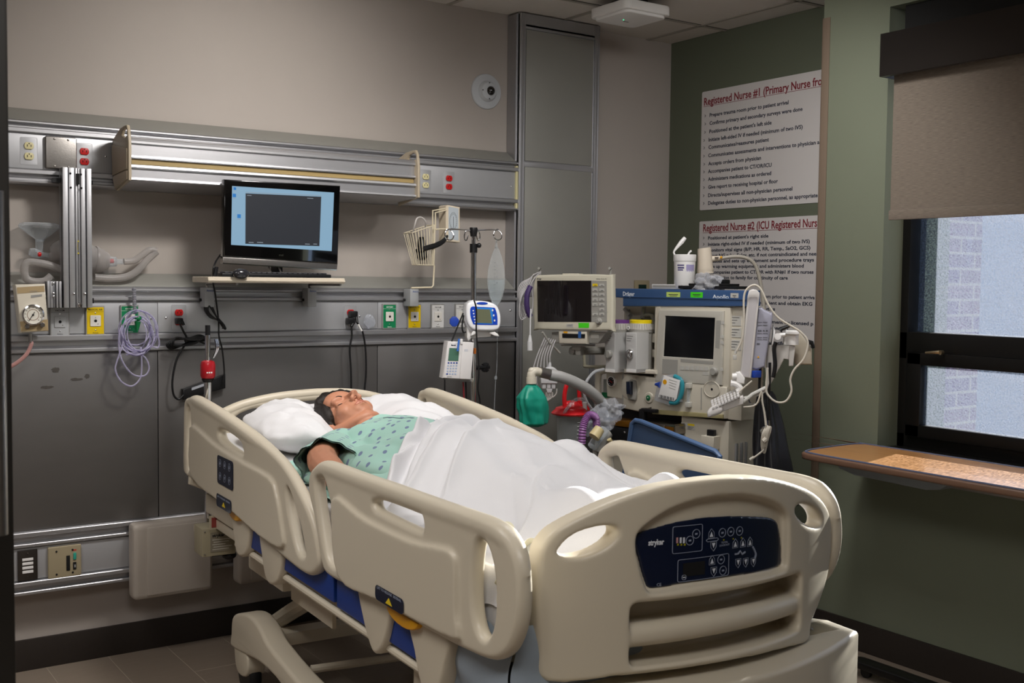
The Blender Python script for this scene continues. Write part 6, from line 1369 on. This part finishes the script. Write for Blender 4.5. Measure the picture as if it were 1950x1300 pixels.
a = FD @ V((*D(1088, 668, -.06), -.06)); b = FM @ V((*Q(1182, 668, -.15), -.15)); I_ = FD.inverted(); g.tube([I_ @ a, I_ @ b], .018, 10, mi=0); part(pm, 'mounting_arm', g, m_mgray)
g = G(FM); g.tube([V((*Q(*p_, -.05), -.05)) for p_ in ((1184, 664), (1120, 663), (1113, 668), (1113, 692), (1119, 698), (1184, 697))], .0075, 8, smooth=3); part(mc, 'side_grab_rail', g, mat('rail_cream', 'b9b49f', .4))
# monitor cables looped over the left hook
CY_ = lambda L, y=3.93: [at(a, b, Y=y) for a, b in L]
ml = root('monitor_cables', 'bundle of grey and purple leads looped over the left hook of the patient monitor', 'cable', at(1012, 600, Y=3.93))
gs = []
for k in range(6):
    d_ = 3.6*k; gs.append(G().tube(CY_([(1030-d_*.3, 518+k*.9), (1015-d_*.2, 524+k), (1003-d_*.9+5, 540), (993-d_*.4, 565), (989+d_*.5, 590-k*2), (992+d_*.7, 608-3*k), (1003, 603-2*k), (1012, 596), (1015, 570), (1010+d_*.3, 545), (1020, 527)], 3.92+.012*k), .0026, 6, smooth=5, closed=True))
parts(ml, 'grey_lead', gs, mat('pale_grey_lead', 'a8a5a6', .45))
g = G().tube(CY_([(1010, 545), (1004, 560), (1003, 580), (1006, 594), (1010, 602)], 3.91), .012, 8, smooth=4); part(ml, 'purple_sleeve', g, mat('purple_sleeve', '3a2858', .5))
g = G(); g.tube(CY_([(1011, 588), (1010, 610), (1009.5, 640)], 3.88), .0035, 8, smooth=3); g.tube(CY_([(1009.5, 638), (1009, 650)], 3.88), [.005, .010], 10); g.tube(CY_([(1009, 650), (1009, 667)], 3.88), .0115, 10); part(ml, 'white_connector', g, mat('connector_white', 'c9c9ca', .4))
pd = root('monitoring_pod', 'grey multi-lead monitoring pod hanging on its cable below the patient monitor', 'monitoring pod', at(1046, 740, Y=3.80))
gs = []
for k in range(6):
    gs.append(G().tube(CY_([(1038+4*k, 642+k), (1030+4.5*k, 660), (1022+5*k, 680), (1015+7*k, 705), (1014+8*k, 725), (1018+7*k, 738)], 3.88-.010*k), .0030, 6, smooth=5))
parts(pd, 'hanging_lead', gs, mat('pale_grey_lead', 'a8a5a6', .45))
g = G().tube(CY_([(1033, 632), (1045, 650), (1055, 660), (1066, 672)], 3.84), .005, 8, smooth=4); part(pd, 'side_lead', g, m_mgray)
F = FR(at(1046, 725, Y=3.80), -40); q = lambda px, py, o=0: fx(F, px, py, o)
g = G(F); g.prism(sm2([q(1031, 710), q(1036, 702), (q(1046, 698)), q(1058, 702), q(1062, 712), q(1060, 718), q(1032, 718)], 2), -.03, 0, bevel=.005); g.prism([q(1030, 716), q(1062, 717), q(1061, 730), q(1030, 730)], -.032, .002, bevel=.003)
g.tube([V((*q(1047, 690), -.015)), V((*q(1046, 702), -.015))], [.005, .010], 10)
for k in range(3): a = q(1036+9*k, 730); b = q(1036+9*k, 740); g.box(a[0]-.008, a[0]+.008, b[1], a[1], -.02, -.004, b=.002)
g.prism([q(1040, 740), q(1052, 740), q(1050, 748), q(1042, 748)], -.02, -.005, bevel=.002); part(pd, 'pod_body', g, mat('pod_grey', 'bcbcbd', .4))
gs = []
for k in range(5): gs.append(G(F).tube([V((*q(1040+3*k, 747), -.01)), V((*q(1039+3*k, 756), -.01)), V((*q(1034+2*k, 763), -.01)), V((*q(1026, 762+k), -.01))], .0022, 6, smooth=3))
gs.append(G(F).tube([V((*q(1060, 740), -.01)), V((*q(1059, 750), -.01)), V((*q(1052, 757), -.01))], .003, 6, smooth=3))
parts(pd, 'thin_lead', gs, m_lab)
# ================================================================ breathing circuit: grey hose, green bag
HY = 3.62; H = lambda px, py, d=0: at(px, py, Y=HY+d)
bh = root('breathing_hose', 'thick grey breathing hose arching from the green bag to the machine', 'hose', H(1080, 730))
g = G(); hp_ = [H(1048, 713), H(1070, 718, -.02), H(1095, 728, -.03), H(1120, 742, -.03), H(1140, 760, -.02), H(1150, 775)]
g.tube(hp_, .0235, 18, smooth=8); part(bh, 'hose_sleeve', g, mat('grey_hose', '9c9b99', .45))
g = G(); g.tube([H(1027, 708), H(1052, 714)], .0215, 18, mi=0); g.tube([H(1144, 768), H(1160, 790)], .0215, 18, mi=0); part(bh, 'steel_end', g, m_steel)
g = G(); g.tube([H(1030, 709), H(1018, 707), H(1012, 712), H(1012, 724)], .0175, 14, smooth=4); g.tube([H(1012, 718), H(1012, 730)], .021, 16); g.ball(H(1012, 706), .014, 12); part(bh, 'elbow', g, m_beige)
gb = root('breathing_bag', 'wrinkled teal green breathing bag hanging behind the far bed rail', 'breathing bag', H(1015, 800))
g = G(); top = H(1012, 727); bot = H(1018, 812)
def bgf(u, v):
    a = 2*PI*u; c = top.lerp(bot, v); r = (.014+.050*min(1, max(0, (v-.05)/.30))**.6)*(1-.10*max(0, v-.6))
    if v > .93: r *= 1-(v-.93)*8
    k = 1+(.09*math.sin(5*a+3*v)+.06*math.sin(9*a-5*v)+.10*noi(math.cos(a)*2, math.sin(a)*2, v*5))*min(1, v*3)
    return c+V((r*k*math.cos(a), r*k*.7*math.sin(a), 0))
g.grid(bgf, 64, 40, closed_u=True); part(gb, 'bag', g, mat('teal_rubber', '0f8a74', .38, bump=.2, bscale=60), smooth=180)
# red-lidded suction canister
cn = root('suction_canister', 'clear suction canister with a bright red lid and loop handle', 'canister', at(1090, 840, Y=3.70)); cc = at(1088, 785, Y=3.70)
z1 = at(1088, 783, Y=3.70).z; CT = M.Translation((cc.x, 3.70, 0))
g = G(CT); g.lathe([(.045, z1-.20), (.055, z1-.19), (.066, z1)], 32); 
can = part(cn, 'canister_body', g, clear('canister_clear', 'dfe3e4', .85, .08))
g = G(CT)
for k in range(8): z_ = z1-.04-.016*k; g.tube([(.066*math.sin(a_), -.0665*math.cos(a_)*(1-.02*k/2), z_) for a_ in [-.25+.1*i for i in range(6 if k % 2 else 4)]], .0012, 4)
part(can, 'scale_marks', g, m_white)
g = G(CT); g.lathe([(.083, z1-.012), (.086, z1-.006), (.078, z1+.002), (.070, z1+.008), (.066, z1+.016), (.040, z1+.024), (.030, z1+.040), (.012, z1+.046)], 36); g.box(.01, .085, -.02, .03, z1-.01, z1+.03, b=.008); g.ball((-.02, .0, z1+.03), (.018, .018, .016), 12)
part(cn, 'lid', g, mat('bright_red_plastic', 'c4141c', .32, coat=.3))
g = G(CT); g.tube([(-.035, .0, z1+.02), (-.038, 0, z1+.07), (-.025, 0, z1+.115), (.005, 0, z1+.132), (.035, 0, z1+.105), (.042, 0, z1+.06), (.045, 0, z1+.02)], .0095, 12, smooth=6); part(cn, 'handle', g, mat('bright_red_plastic', 'c4141c', .32))
g = G(CT); g.tube([(-.065, -.03, z1-.01), (-.062, -.05, z1+.02), (-.035, -.06, z1+.052), (0, -.06, z1+.058), (.025, -.055, z1+.045), (.034, -.05, z1+.01)], .007, 10, smooth=6); part(cn, 'clear_hose', g, m_clear)
g = G(CT); g.tube([(.026, -.056, z1+.042), (.034, -.05, z1+.008)], .0095, 12); part(cn, 'hose_connector', g, m_white)
# clear arched tube over the canister towards the machine
tb = root('sampling_tube', 'thin clear tube arching from the machine shelf down past the grey hose', 'tubing', at(1150, 708, Y=3.7))
g = G(); g.tube([at(a, b, Y=3.66) for a, b in ((1150, 703), (1132, 708), (1118, 724), (1112, 742), (1116, 762), (1128, 780), (1142, 796), (1160, 802))], .0062, 10, smooth=6); part(tb, 'tube_wall', g, clear('tube_clear2', 'd8dadd', .65))
# purple corrugated hose, clear masks and fittings
ph = root('corrugated_hose', 'short purple corrugated hose standing beside the canister', 'hose', at(1112, 850, Y=3.45))
g = G(); pts_, _ = spline([at(a, b, Y=3.45) for a, b in ((1108, 845), (1110, 815), (1116, 797), (1124, 790), (1134, 796), (1136, 812))], 12)
g.tube(pts_, [.0165 if i % 2 else .0135 for i in range(len(pts_))], 14); part(ph, 'corrugated_tube', g, mat('mauve_plastic', '8a5a92', .35))
for c, r, s_, lab in (((1163, 783), (.050, .045, .040), 5, 'crumpled clear breathing mask in film lying on the pull-out table'), ((1140, 806), (.055, .04, .055), 9, 'crumpled clear plastic wrap and fittings beside the purple hose')):
    p = at(*c, Y=3.48); single('clear_mask', lab, 'mask', p, crumple(p, r, s_, 56, .6), m_film, smooth=50)
ft = root('hose_fitting', 'clear tilted tube fitting with cream caps behind the far bed rail', 'fitting', at(1150, 845, Y=3.4))
g = G(); p_ = at(1140, 860, Y=3.42); g.tube([(p_.x, 3.44, .03), (p_.x, 3.44, p_.z+.01)], .011, 10); g.tube([(p_.x, 3.44, .0), (p_.x, 3.44, .03)], .09, 24); part(ft, 'support_stand', g, m_mgray)
g = G(); g.tube([at(1128, 850, Y=3.42), at(1138, 835, Y=3.4), at(1152, 818, Y=3.4)], .020, 14, smooth=3); part(ft, 'tube_body', g, m_clear)
g = G(); g.tube([at(1131, 832, Y=3.38), at(1142, 816, Y=3.38)], [.024, .021], 16, mi=0); g.tube([at(1160, 836, Y=3.38), at(1166, 848, Y=3.38)], [.010, .009], 12, mi=0); part(ft, 'cream_cap', g, mat('cream_cap', 'c9b88a', .4))
g = G(); g.tube([at(1140, 860, Y=3.42), at(1146, 838, Y=3.42), at(1158, 824, Y=3.42)], .022, 14, smooth=3); part(ft, 'grey_fitting', g, m_mgray)
# ================================================================ tilted blue tray leaning at the machine
BX_ = 2.86; TT = [at(a, b, X=BX_) for a, b in ((1206, 803), (1216, 800), (1362, 858), (1371, 866), (1368, 915), (1210, 990), (1184, 985), (1190, 885))]
F = FR(V((BX_, 3.1, .85)), -90); TQ = [fx(F, a, b) for a, b in ((1205, 806), (1212, 800), (1222, 802), (1364, 859), (1372, 868), (1364, 960), (1200, 975), (1181, 960))]
by = root('blue_tray', 'blue plastic tray with a raised rim leaning between the bed and the machine', 'tray', V((BX_, 3.1, .60)))
g = G(F @ M.Translation((0, 0, 0))); g.prism(TQ, -.012, 0, bevel=.004); part(by, 'tray_panel', g, mat('tray_blue', '3b4f6e', .42))
g = G(F); g.tube([(x, y, .004) for x, y in TQ], .010, 10, closed=True); part(by, 'tray_rim', g, mat('tray_rim_blue', '486288', .4))
g = G(F); g.box(-.12, .12, -.85, -.22, -.06, -.02, b=.01); part(by, 'tray_leg', g, m_grayp)
# ================================================================ things on the blue shelf
ZS = Q(1300, 550, -.1)[1]+.003
p = at(1303, 545, X=3.335); cn2 = root('wipes_canister', 'white tub of disinfectant wipes with an open lid standing on the blue shelf', 'canister', (p.x, p.y, ZS)); k_ = (p-EYE).dot(_f)/FPX
CT = M.Translation((p.x, p.y, ZS)); Rr = 20.5*k_; Hh = 64*k_
g = G(CT); g.lathe([(Rr*.88, 0), (Rr*.93, .004), (Rr*.99, Hh*.78), (Rr*1.0, Hh*.80)], 36); b_ = part(cn2, 'tub', g, m_white)
g = G(CT); g.lathe([(Rr*1.03, Hh*.80), (Rr*1.05, Hh*.82), (Rr*1.05, Hh*.99), (Rr, Hh*1.0), (Rr*.3, Hh*1.0)], 36); lid_ = part(cn2, 'lid', g, m_white)
g = G(CT @ M.Rotation(-YAW, 4, 'Z')); g.tube([(-Rr*.95, 0, Hh), (-Rr*1.0, 0, Hh*1.1), (-Rr*.35, 0, Hh*1.36), (0, 0, Hh*1.50)], [.004, .004, .010, .008], 8, smooth=3); g.tube([(Rr*.3, 0, Hh), (Rr*.42, 0, Hh*1.07), (Rr*.6, 0, Hh*1.12)], .004, 6); part(lid_, 'flip_top', g, m_white)
g = G(CT @ M.Rotation(-YAW, 4, 'Z'))
def lb(a0, a1, z0, z1, mi): 
    n = 8; g.add([(Rr*(.885+.11*z/(Hh*.8)+.012)*math.sin(a), -Rr*(.885+.11*z/(Hh*.8)+.012)*math.cos(a), z) for z in (z0, z1) for a in [a0+(a1-a0)*i/n for i in range(n+1)]], [(i, i+1, n+2+i, n+1+i) for i in range(n)], mi)
for z0, z1, a0, a1, mi in ((.66, .70, -.9, -.2, 0), (.58, .63, -.85, -.2, 0), (.52, .56, -.85, -.3, 0), (.45, .70, 0, .9, 1), (.30, .43, .0, .9, 1), (.44, .46, -.8, -.3, 0), (.37, .39, -.6, -.2, 0), (.30, .32, -.7, -.2, 0), (.22, .24, -.6, -.25, 0), (.12, .14, -.8, -.6, 0)): lb(a0, a1, z0*Hh, z1*Hh, mi)
part(b_, 'printed_label', g, [mat('label_violet', '4b4474', .6), mat('label_lilac', '9a92b8', .6)])
g = G(FM); qbox(g, 1241, 541, 1300, 550, -.15, -.05, b=.003, mi=0); qbox(g, 1243, 543, 1298, 547, -.051, -.0495, mi=1)
for v_ in g.v: pass
bx_ = single('flat_case', 'flat pale grey box lying on the left of the blue shelf', 'box', FM @ V((*Q(1262, 550, -.15), -.15)), g, [mat('pale_box', 'c6c4c2', .5), m_mgray])
g = G(FM); a = Q(1355, 549, -.12); g.box(a[0]-.11, a[0]+.16, ZS, ZS+.012, -.155, -.03, b=.002, mi=0); g.box(a[0]-.07, a[0]+.13, ZS+.012, ZS+.022, -.14, -.05, b=.003, mi=0); g.box(a[0]+.01, a[0]+.09, ZS+.020, ZS+.040, -.13, -.09, b=.006, mi=0)
single('black_device', 'flat black device with a clip lying under the plastic bag on the blue shelf', 'device', FM @ V((a[0], ZS, -.15)), g, m_black)
p = at(1350, 545, X=3.33); single('plastic_bag', 'crumpled clear plastic bag draped over the front edge of the blue shelf', 'plastic bag', p, crumple(p+V((0, 0, -.002)), (.052, .060, .050), 21, 60, .55), clear('film_dense', 'e9eaee', .76, .12, .22), smooth=50)
p2 = at(1333, 556, X=3.20)
# examination lamp on gooseneck
LYp = at(1342, 500, X=3.42); el = root('examination_lamp', 'cream gooseneck examination lamp arching over the blue shelf', 'lamp', at(1450, 620, X=3.42)); k_ = (LYp-EYE).dot(_f)/FPX
FL_ = FR(LYp, -34.5); q = lambda px, py: V((*fx(FL_, px, py), 0))
g = G(FL_); g.tube([q(1341, 472), q(1341.5, 476), q(1343, 515), q(1343.5, 521)], [12.5*k_, 12.9*k_, 15.6*k_, 15.9*k_], 32, mi=0); g.tube([q(1343, 511), q(1343.2, 515)], 15.9*k_, 32, mi=0); hd = part(el, 'lamp_head', g, mat('lamp_cream', 'cbbfae', .4))
g = G(FL_); g.tube([q(1355, 493), q(1375, 491.5)], [6*k_, 4.6*k_], 14, mi=0); p = q(1372, 490); g.ball(p+V((0, 0, .018)), .006, 8, mi=1); g.box(q(1360, 492).x, q(1367, 492).x, p.y-.001, p.y+.001, .010, .024, mi=2); part(el, 'lamp_neck_joint', g, [mat('lamp_cream', 'cbbfae', .4), m_orange, m_black])
g = G(FL_); g.tube([q(1374, 491.5), q(1395, 488.5), (q(1418, 490)), q(1435, 500), q(1444, 520), q(1450, 550), q(1455, 590), q(1457, 640), q(1457, 700)], 3.6*k_, 12, smooth=6); part(el, 'gooseneck', g, mat('gooseneck_grey', 'a39d92', .4))
# hanging sealed mask pack
pk = root('sealed_mask_pack', 'sealed clear pack with a white barcode label hanging on the machine front', 'package', FM @ V((*Q(1287, 780, .02), .02)))
g = G(FM @ M.Translation((0, 0, .03))); g.prism(QL([(1262, 715), (1285, 712), (1300, 722), (1297, 765), (1275, 772), (1246, 762), (1250, 740)], .03), -.012, .004, bevel=.004); part(pk, 'film', g, m_film)
g = G(FM); g.tube([V((*Q(*p_, .03), .028)) for p_ in ((1284, 716), (1297, 725), (1298, 745), (1290, 765), (1276, 766))], .010, 10, smooth=4); part(pk, 'teal_mask_edge', g, mat('teal_mask', '2f8a98', .35))
g = G(FM); g.prism(QL([(1264, 714), (1295, 724), (1288, 759), (1283, 764), (1253, 756)], .04), .038, .0395, bevel=.0002, mi=0)
p = Q(1266, 727, .04); g.prism(circ(*p, .0105, 16), .0395, .0405, mi=1)
for k in range(14): x_ = 1256+2.0*k; g.prism(QL([(x_, 751+.45*k), (x_+(1.3 if k % 3 else .6), 751.3+.45*k), (x_+(1.0 if k % 3 else .4), 757+.45*k), (x_-.3, 756.7+.45*k)], .04), .0395, .0402, mi=2)
for k in range(4): g.prism(QL([(1274, 722+5*k), (1289-k, 726.5+5*k), (1289-k, 727.3+5*k), (1274, 722.8+5*k)], .04), .0395, .0401, mi=3)
part(pk, 'barcode_label', g, [m_white, m_orange, m_ink, m_mgray])
g = G(FM); p = Q(1253, 732, .03); g.tube([(p[0]-.015, p[1], .03), (p[0]+.012, p[1], .03)], [.005, .014], 10); part(pk, 'blue_cap', g, mat('blue_knob', '1c3f9e', .4))
# ================================================================ swivel monitor seen edge on, keyboard arm and cables
P0 = at(1430, 640, Y=3.02); FA = FR(P0, -46.5); A = lambda px, py, o=0: fx(FA, px, py, o); AL = lambda L, o=0: [A(a, b, o) for a, b in L]; A3 = lambda px, py, o=0: V((*fx(FA, px, py, o), o))
Z8 = lambda L: [(1380+a/5.2, 530+b/5.2) for a, b in L]
sw = root('swivel_monitor', 'white swivel monitor seen edge-on with its grey back turned to the window', 'monitor', A3(1440, 700, 0) and FA @ A3(1440, 700, -.05))
g = G(FA); g.prism(AL(Z8([(240, 125), (270, 108), (315, 112), (345, 140), (345, 180), (262, 988), (150, 975), (225, 180)])), -.26, 0, bevel=.004, mi=0); part(sw, 'screen_slab', g, mat('slab_white', 'd0ccc9', .35), smooth=40)
g = G(FA); g.prism(AL(Z8([(245, 185), (325, 185), (240, 975), (165, 965)])), 0, .002, mi=0); part(sw, 'edge_strip', g, mat('edge_grey', 'b4b0b2', .4))
g = G(FA); g.prism(sm2(AL(Z8([(338, 300), (400, 318), (455, 345), (475, 390), (400, 850), (385, 880), (262, 893), (300, 600)]), -.02), 2), -.24, -.02, bevel=.008, mi=0); bk = part(sw, 'back_housing', g, mat('lavender_grey', '9a9aa8', .35))
g = G(FA)
for y_ in (430, 460, 510, 540, 580, 600):
    for x_ in ((330, 350, 380, 410) if y_ in (510,) else (325, 380)): g.prism(AL(Z8([(x_-2, y_), (x_+(16 if y_ == 510 else 44), y_+2), (x_+(16 if y_ == 510 else 44), y_+(14 if y_ == 510 else 6)), (x_-2, y_+(14 if y_ == 510 else 5))]), -.018), -.019, -.0185, mi=0)
g.prism(AL(Z8([(320, 785), (345, 785), (332, 765)]), -.018), -.019, -.0182, mi=1); g.prism(AL(Z8([(318, 640), (348, 642), (348, 652), (318, 650)]), -.018), -.019, -.0182, mi=0); part(bk, 'rating_print', g, [mat('print_grey', '55555c', .5), m_orange])
g = G(FA); g.prism(AL(Z8([(483, 460), (500, 520), (492, 580), (480, 650), (462, 672), (478, 560)]), -.05), -.2, -.05, bevel=.003); g.tube([A3(*Z8([(525, 575)])[0], -.02), A3(*Z8([(525, 575)])[0], -.12)], .013, 14); g.tube([A3(*Z8([(495, 570)])[0], -.07), A3(*Z8([(560, 560)])[0], -.07), A3(*Z8([(700, 550)])[0], -.07)], .008, 10); g.prism(AL(Z8([(605, 515), (735, 520), (735, 560), (600, 555)]), -.05), -.12, -.05, bevel=.004); g.tube([A3(*Z8([(655, 560)])[0], -.09), A3(*Z8([(655, 655)])[0], -.09)], .030, 20)
part(sw, 'pivot', g, m_white)
g = G(FA); g.prism(AL(Z8([(420, 660), (640, 665), (635, 808), (590, 800), (440, 1085), (415, 1080)]), -.05), -.11, -.06, bevel=.004); g.prism(AL(Z8([(630, 660), (700, 670), (680, 870), (635, 870)]), -.06), -.10, -.07, bevel=.003); part(sw, 'arm_bracket', g, mat('bracket_white', 'bfbcb8', .4))
g = G(FA); g.prism(AL(Z8([(735, 520), (770, 560), (865, 700), (865, 855), (700, 855), (660, 680)]), -.16), -.30, -.16, bevel=.008); part(sw, 'wall_mount', g, mat('mount_beige', 'b0a898', .45))
g = G(FA); g.tube([A3(*Z8([(545, 520)])[0], -.03), A3(*Z8([(560, 500)])[0], -.03), A3(*Z8([(645, 468)])[0], -.03)], [.012, .009, .006], 8); g.tube([A3(*Z8([(820, 625)])[0], -.15), A3(*Z8([(860, 635)])[0], -.15), A3(*Z8([(882, 690)])[0], -.15)], [.009, .009, .006], 8); part(sw, 'black_lever', g, m_black)
g = G(FA); g.tube([A3(*Z8([(75, 970)])[0], 0), A3(*Z8([(120, 970)])[0], 0)], .014, 14); g.prism(AL(Z8([(112, 930), (150, 925), (200, 985), (195, 1045), (115, 1035)]), .01), -.04, .01, bevel=.004); g.tube([A3(*Z8([(60, 1035)])[0]), A3(*Z8([(110, 1045)])[0]), A3(*Z8([(150, 1080)])[0]), A3(*Z8([(130, 1120)])[0])], .013, 10, smooth=3); part(sw, 'lower_knuckle', g, m_white)
g = G(FA); g.tube([A3(*Z8([(510, 630)])[0], -.02), A3(*Z8([(490, 700)])[0], -.02), A3(*Z8([(500, 860)])[0], -.02), A3(*Z8([(480, 980)])[0], -.02)], .008, 8, smooth=4); part(sw, 'black_hose', g, m_black)
# keyboard tray, folded up
Z9 = lambda L: [(1130+a/5.735, 700+b/5.735) for a, b in L]
kt = root('white_keyboard', 'white keyboard tilted on the end of the swivel arm', 'keyboard', FA @ A3(1390, 790, .03))
g = G(FA @ M.Translation((0, 0, .0))); g.prism(AL(Z9([(1243, 545), (1640, 400), (1640, 330), (1630, 310), (1330, 430), (1245, 500)]), .05), -.05, .04, bevel=.004); kb_ = part(kt, 'keyboard_tray', g, mat('slab_white', 'd0ccc9', .35))
g = G(FA)
for r_ in range(4):
    for c_ in range(9):
        x_ = 1300+34*c_-r_*6; y_ = 440-15.5*c_-r_*24+18; g.prism(AL(Z9([(x_, y_), (x_+27, y_-12), (x_+24, y_-38), (x_-3, y_-26)]), .06-.022*r_), .035-.022*r_, .060-.022*r_, bevel=.002)
part(kb_, 'keys', g, mat('key_white', 'c9c6c4', .4), stuff=True)
g = G(FA); g.prism(sm2(AL(Z9([(1245, 480), (1300, 425), (1370, 410), (1415, 450), (1390, 500), (1270, 545), (1245, 530)]), .055), 3), .0, .058, bevel=.012, res=3); part(kb_, 'palm_rest', g, mat('slab_white', 'd0ccc9', .35))
g = G(FA); g.tube([A3(*Z9([(1640, 370)])[0], .0), A3(*Z9([(1740, 290)])[0], 0), A3(*Z9([(1880, 220)])[0], -.03)], .008, 10); g.tube([A3(*Z9([(1640, 330)])[0], .0), A3(*Z9([(1880, 250)])[0], -.03), A3(*Z9([(1895, 0)])[0], -.03)], .006, 10, smooth=3); part(kt, 'support_rod', g, m_lab)
# white looped cable
wc = root('white_cable', 'long off-white cable draped over the swivel monitor and looping down at its right', 'cable', FA @ A3(1480, 700, .01)); m_wc = mat('offwhite_cable', 'c4bdb0', .4)
L_ = [(1403, 668), (1413, 645), (1416.5, 607), (1416.5, 568), (1422, 551), (1436, 542.5), (1449, 551), (1463, 580), (1480, 603), (1503, 618.5), (1522, 630), (1536, 645), (1538, 661), (1530, 684), (1513, 703), (1505, 722), (1507, 745), (1497, 763), (1480, 765.6), (1465, 755), (1459, 740), (1462, 700)]
g = G(FA); g.tube([A3(a, b, .022) for a, b in L_], .0042, 8, smooth=6); part(wc, 'cable', g, m_wc)
g = G(FA); g.tube([A3(1402, 667, .022), A3(1400, 673, .022)], .005, 8); g.box(A3(1396, 678).x, A3(1403, 678).x, A3(1400, 684).y, A3(1400, 675).y, .015, .028, b=.002); part(wc, 'plug', g, m_lab)
g = G(FA)
for L2 in ([(1458, 880-70), (1456, 790), (1452, 765), (1450, 745), (1440, 770), (1415, 775)], [(1432, 725), (1420, 735), (1400, 752), (1380, 765)]): g.tube([A3(a, b, .01) for a, b in L2], .0035, 8, smooth=4)
part(wc, 'thin_lead', g, m_wc)
tw = root('tied_lead', 'off-white lead tied in a bundle hanging below the swivel arm', 'cable', FA @ A3(1457, 840, 0))
g = G(FA)
for k in range(5): g.tube([A3(1460+2*k, 812, .01*k/3), A3(1452+2.5*k, 826, .012), A3(1450+2*k, 850, 0), A3(1456, 862-3*k, -.01), A3(1462-k, 838, .0), A3(1466, 820+k, .01)], .0032, 6, smooth=5, closed=True)
g.tube([A3(1460, 835, .014), A3(1454, 840, .014)], .010, 8); g.tube([A3(1455, 856), A3(1440, 868), A3(1430, 874)], .0035, 8, smooth=3); g.tube([A3(1436, 870), A3(1428, 875)], .006, 8); g.tube([A3(1450, 760), A3(1456, 785), A3(1460, 815)], .0035, 8, smooth=3)
part(tw, 'lead', g, m_wc)
# stethoscope hanging from the arm
sg = root('stethoscope', 'black stethoscope with a silver chestpiece hanging under the arm', 'stethoscope', FA @ A3(1466, 780, -.05))
g = G(FA); g.tube([A3(1448, 700, -.05), A3(1446, 740, -.05), A3(1450, 762, -.05), A3(1460, 790, -.05), A3(1462, 803, -.05)], .0055, 8, smooth=4); g.tube([A3(1466, 690, -.05), A3(1465, 740, -.05), A3(1464, 800, -.05)], .0055, 8, smooth=4); part(sg, 'tubing', g, m_black)
g = G(FA); g.tube([A3(1462, 800, -.05), A3(1463, 812, -.05)], .008, 8); g.lathe([(.021, -.006), (.022, .004), (.018, .008)], 20, T=M.Translation(A3(1460, 722+.0, -.04)+V((0, A3(0, 808)[1]-A3(0, 722)[1], 0)))); part(sg, 'chestpiece', g, m_chrome)
g = G(FA); g.tube([A3(1424, 756, .0), A3(1430, 768, .0), A3(1442, 768, 0), A3(1447, 762, 0)], .0028, 8, smooth=4); part(sg, 'ear_tube', g, m_chrome)
# dark bin bag and clear apron hanging at the machine's right
bb = root('bin_bag', 'dark translucent bag hanging beside the anaesthesia machine', 'bag', FA @ A3(1475, 900, -.2))
g = G()
c1, c2 = FA @ A3(1458, 745, -.14), FA @ A3(1478, 960, -.14)
def bbf(u, v):
    a = 2*PI*u; c = c1.lerp(c2, v); r = .03+.075*v**.6; k = 1+.15*math.sin(6*a+2*v)+.12*noi(math.cos(a)*2, math.sin(a)*2, v*4); return c+V((r*k*math.cos(a), r*k*.6*math.sin(a), 0))
g.grid(bbf, 48, 30, closed_u=True); part(bb, 'bag_film', g, mat('dark_bag', '26262a', .3, bump=.3, bscale=30), smooth=180)
p = FA @ A3(1440, 712, -.02); single('blue_clip', 'small blue plastic clip behind the white swivel monitor', 'clip', p, G().box(p.x-.02, p.x+.02, p.y-.01, p.y+.01, p.z-.014, p.z+.014, b=.004), mat('blue_knob', '1c3f9e', .4))
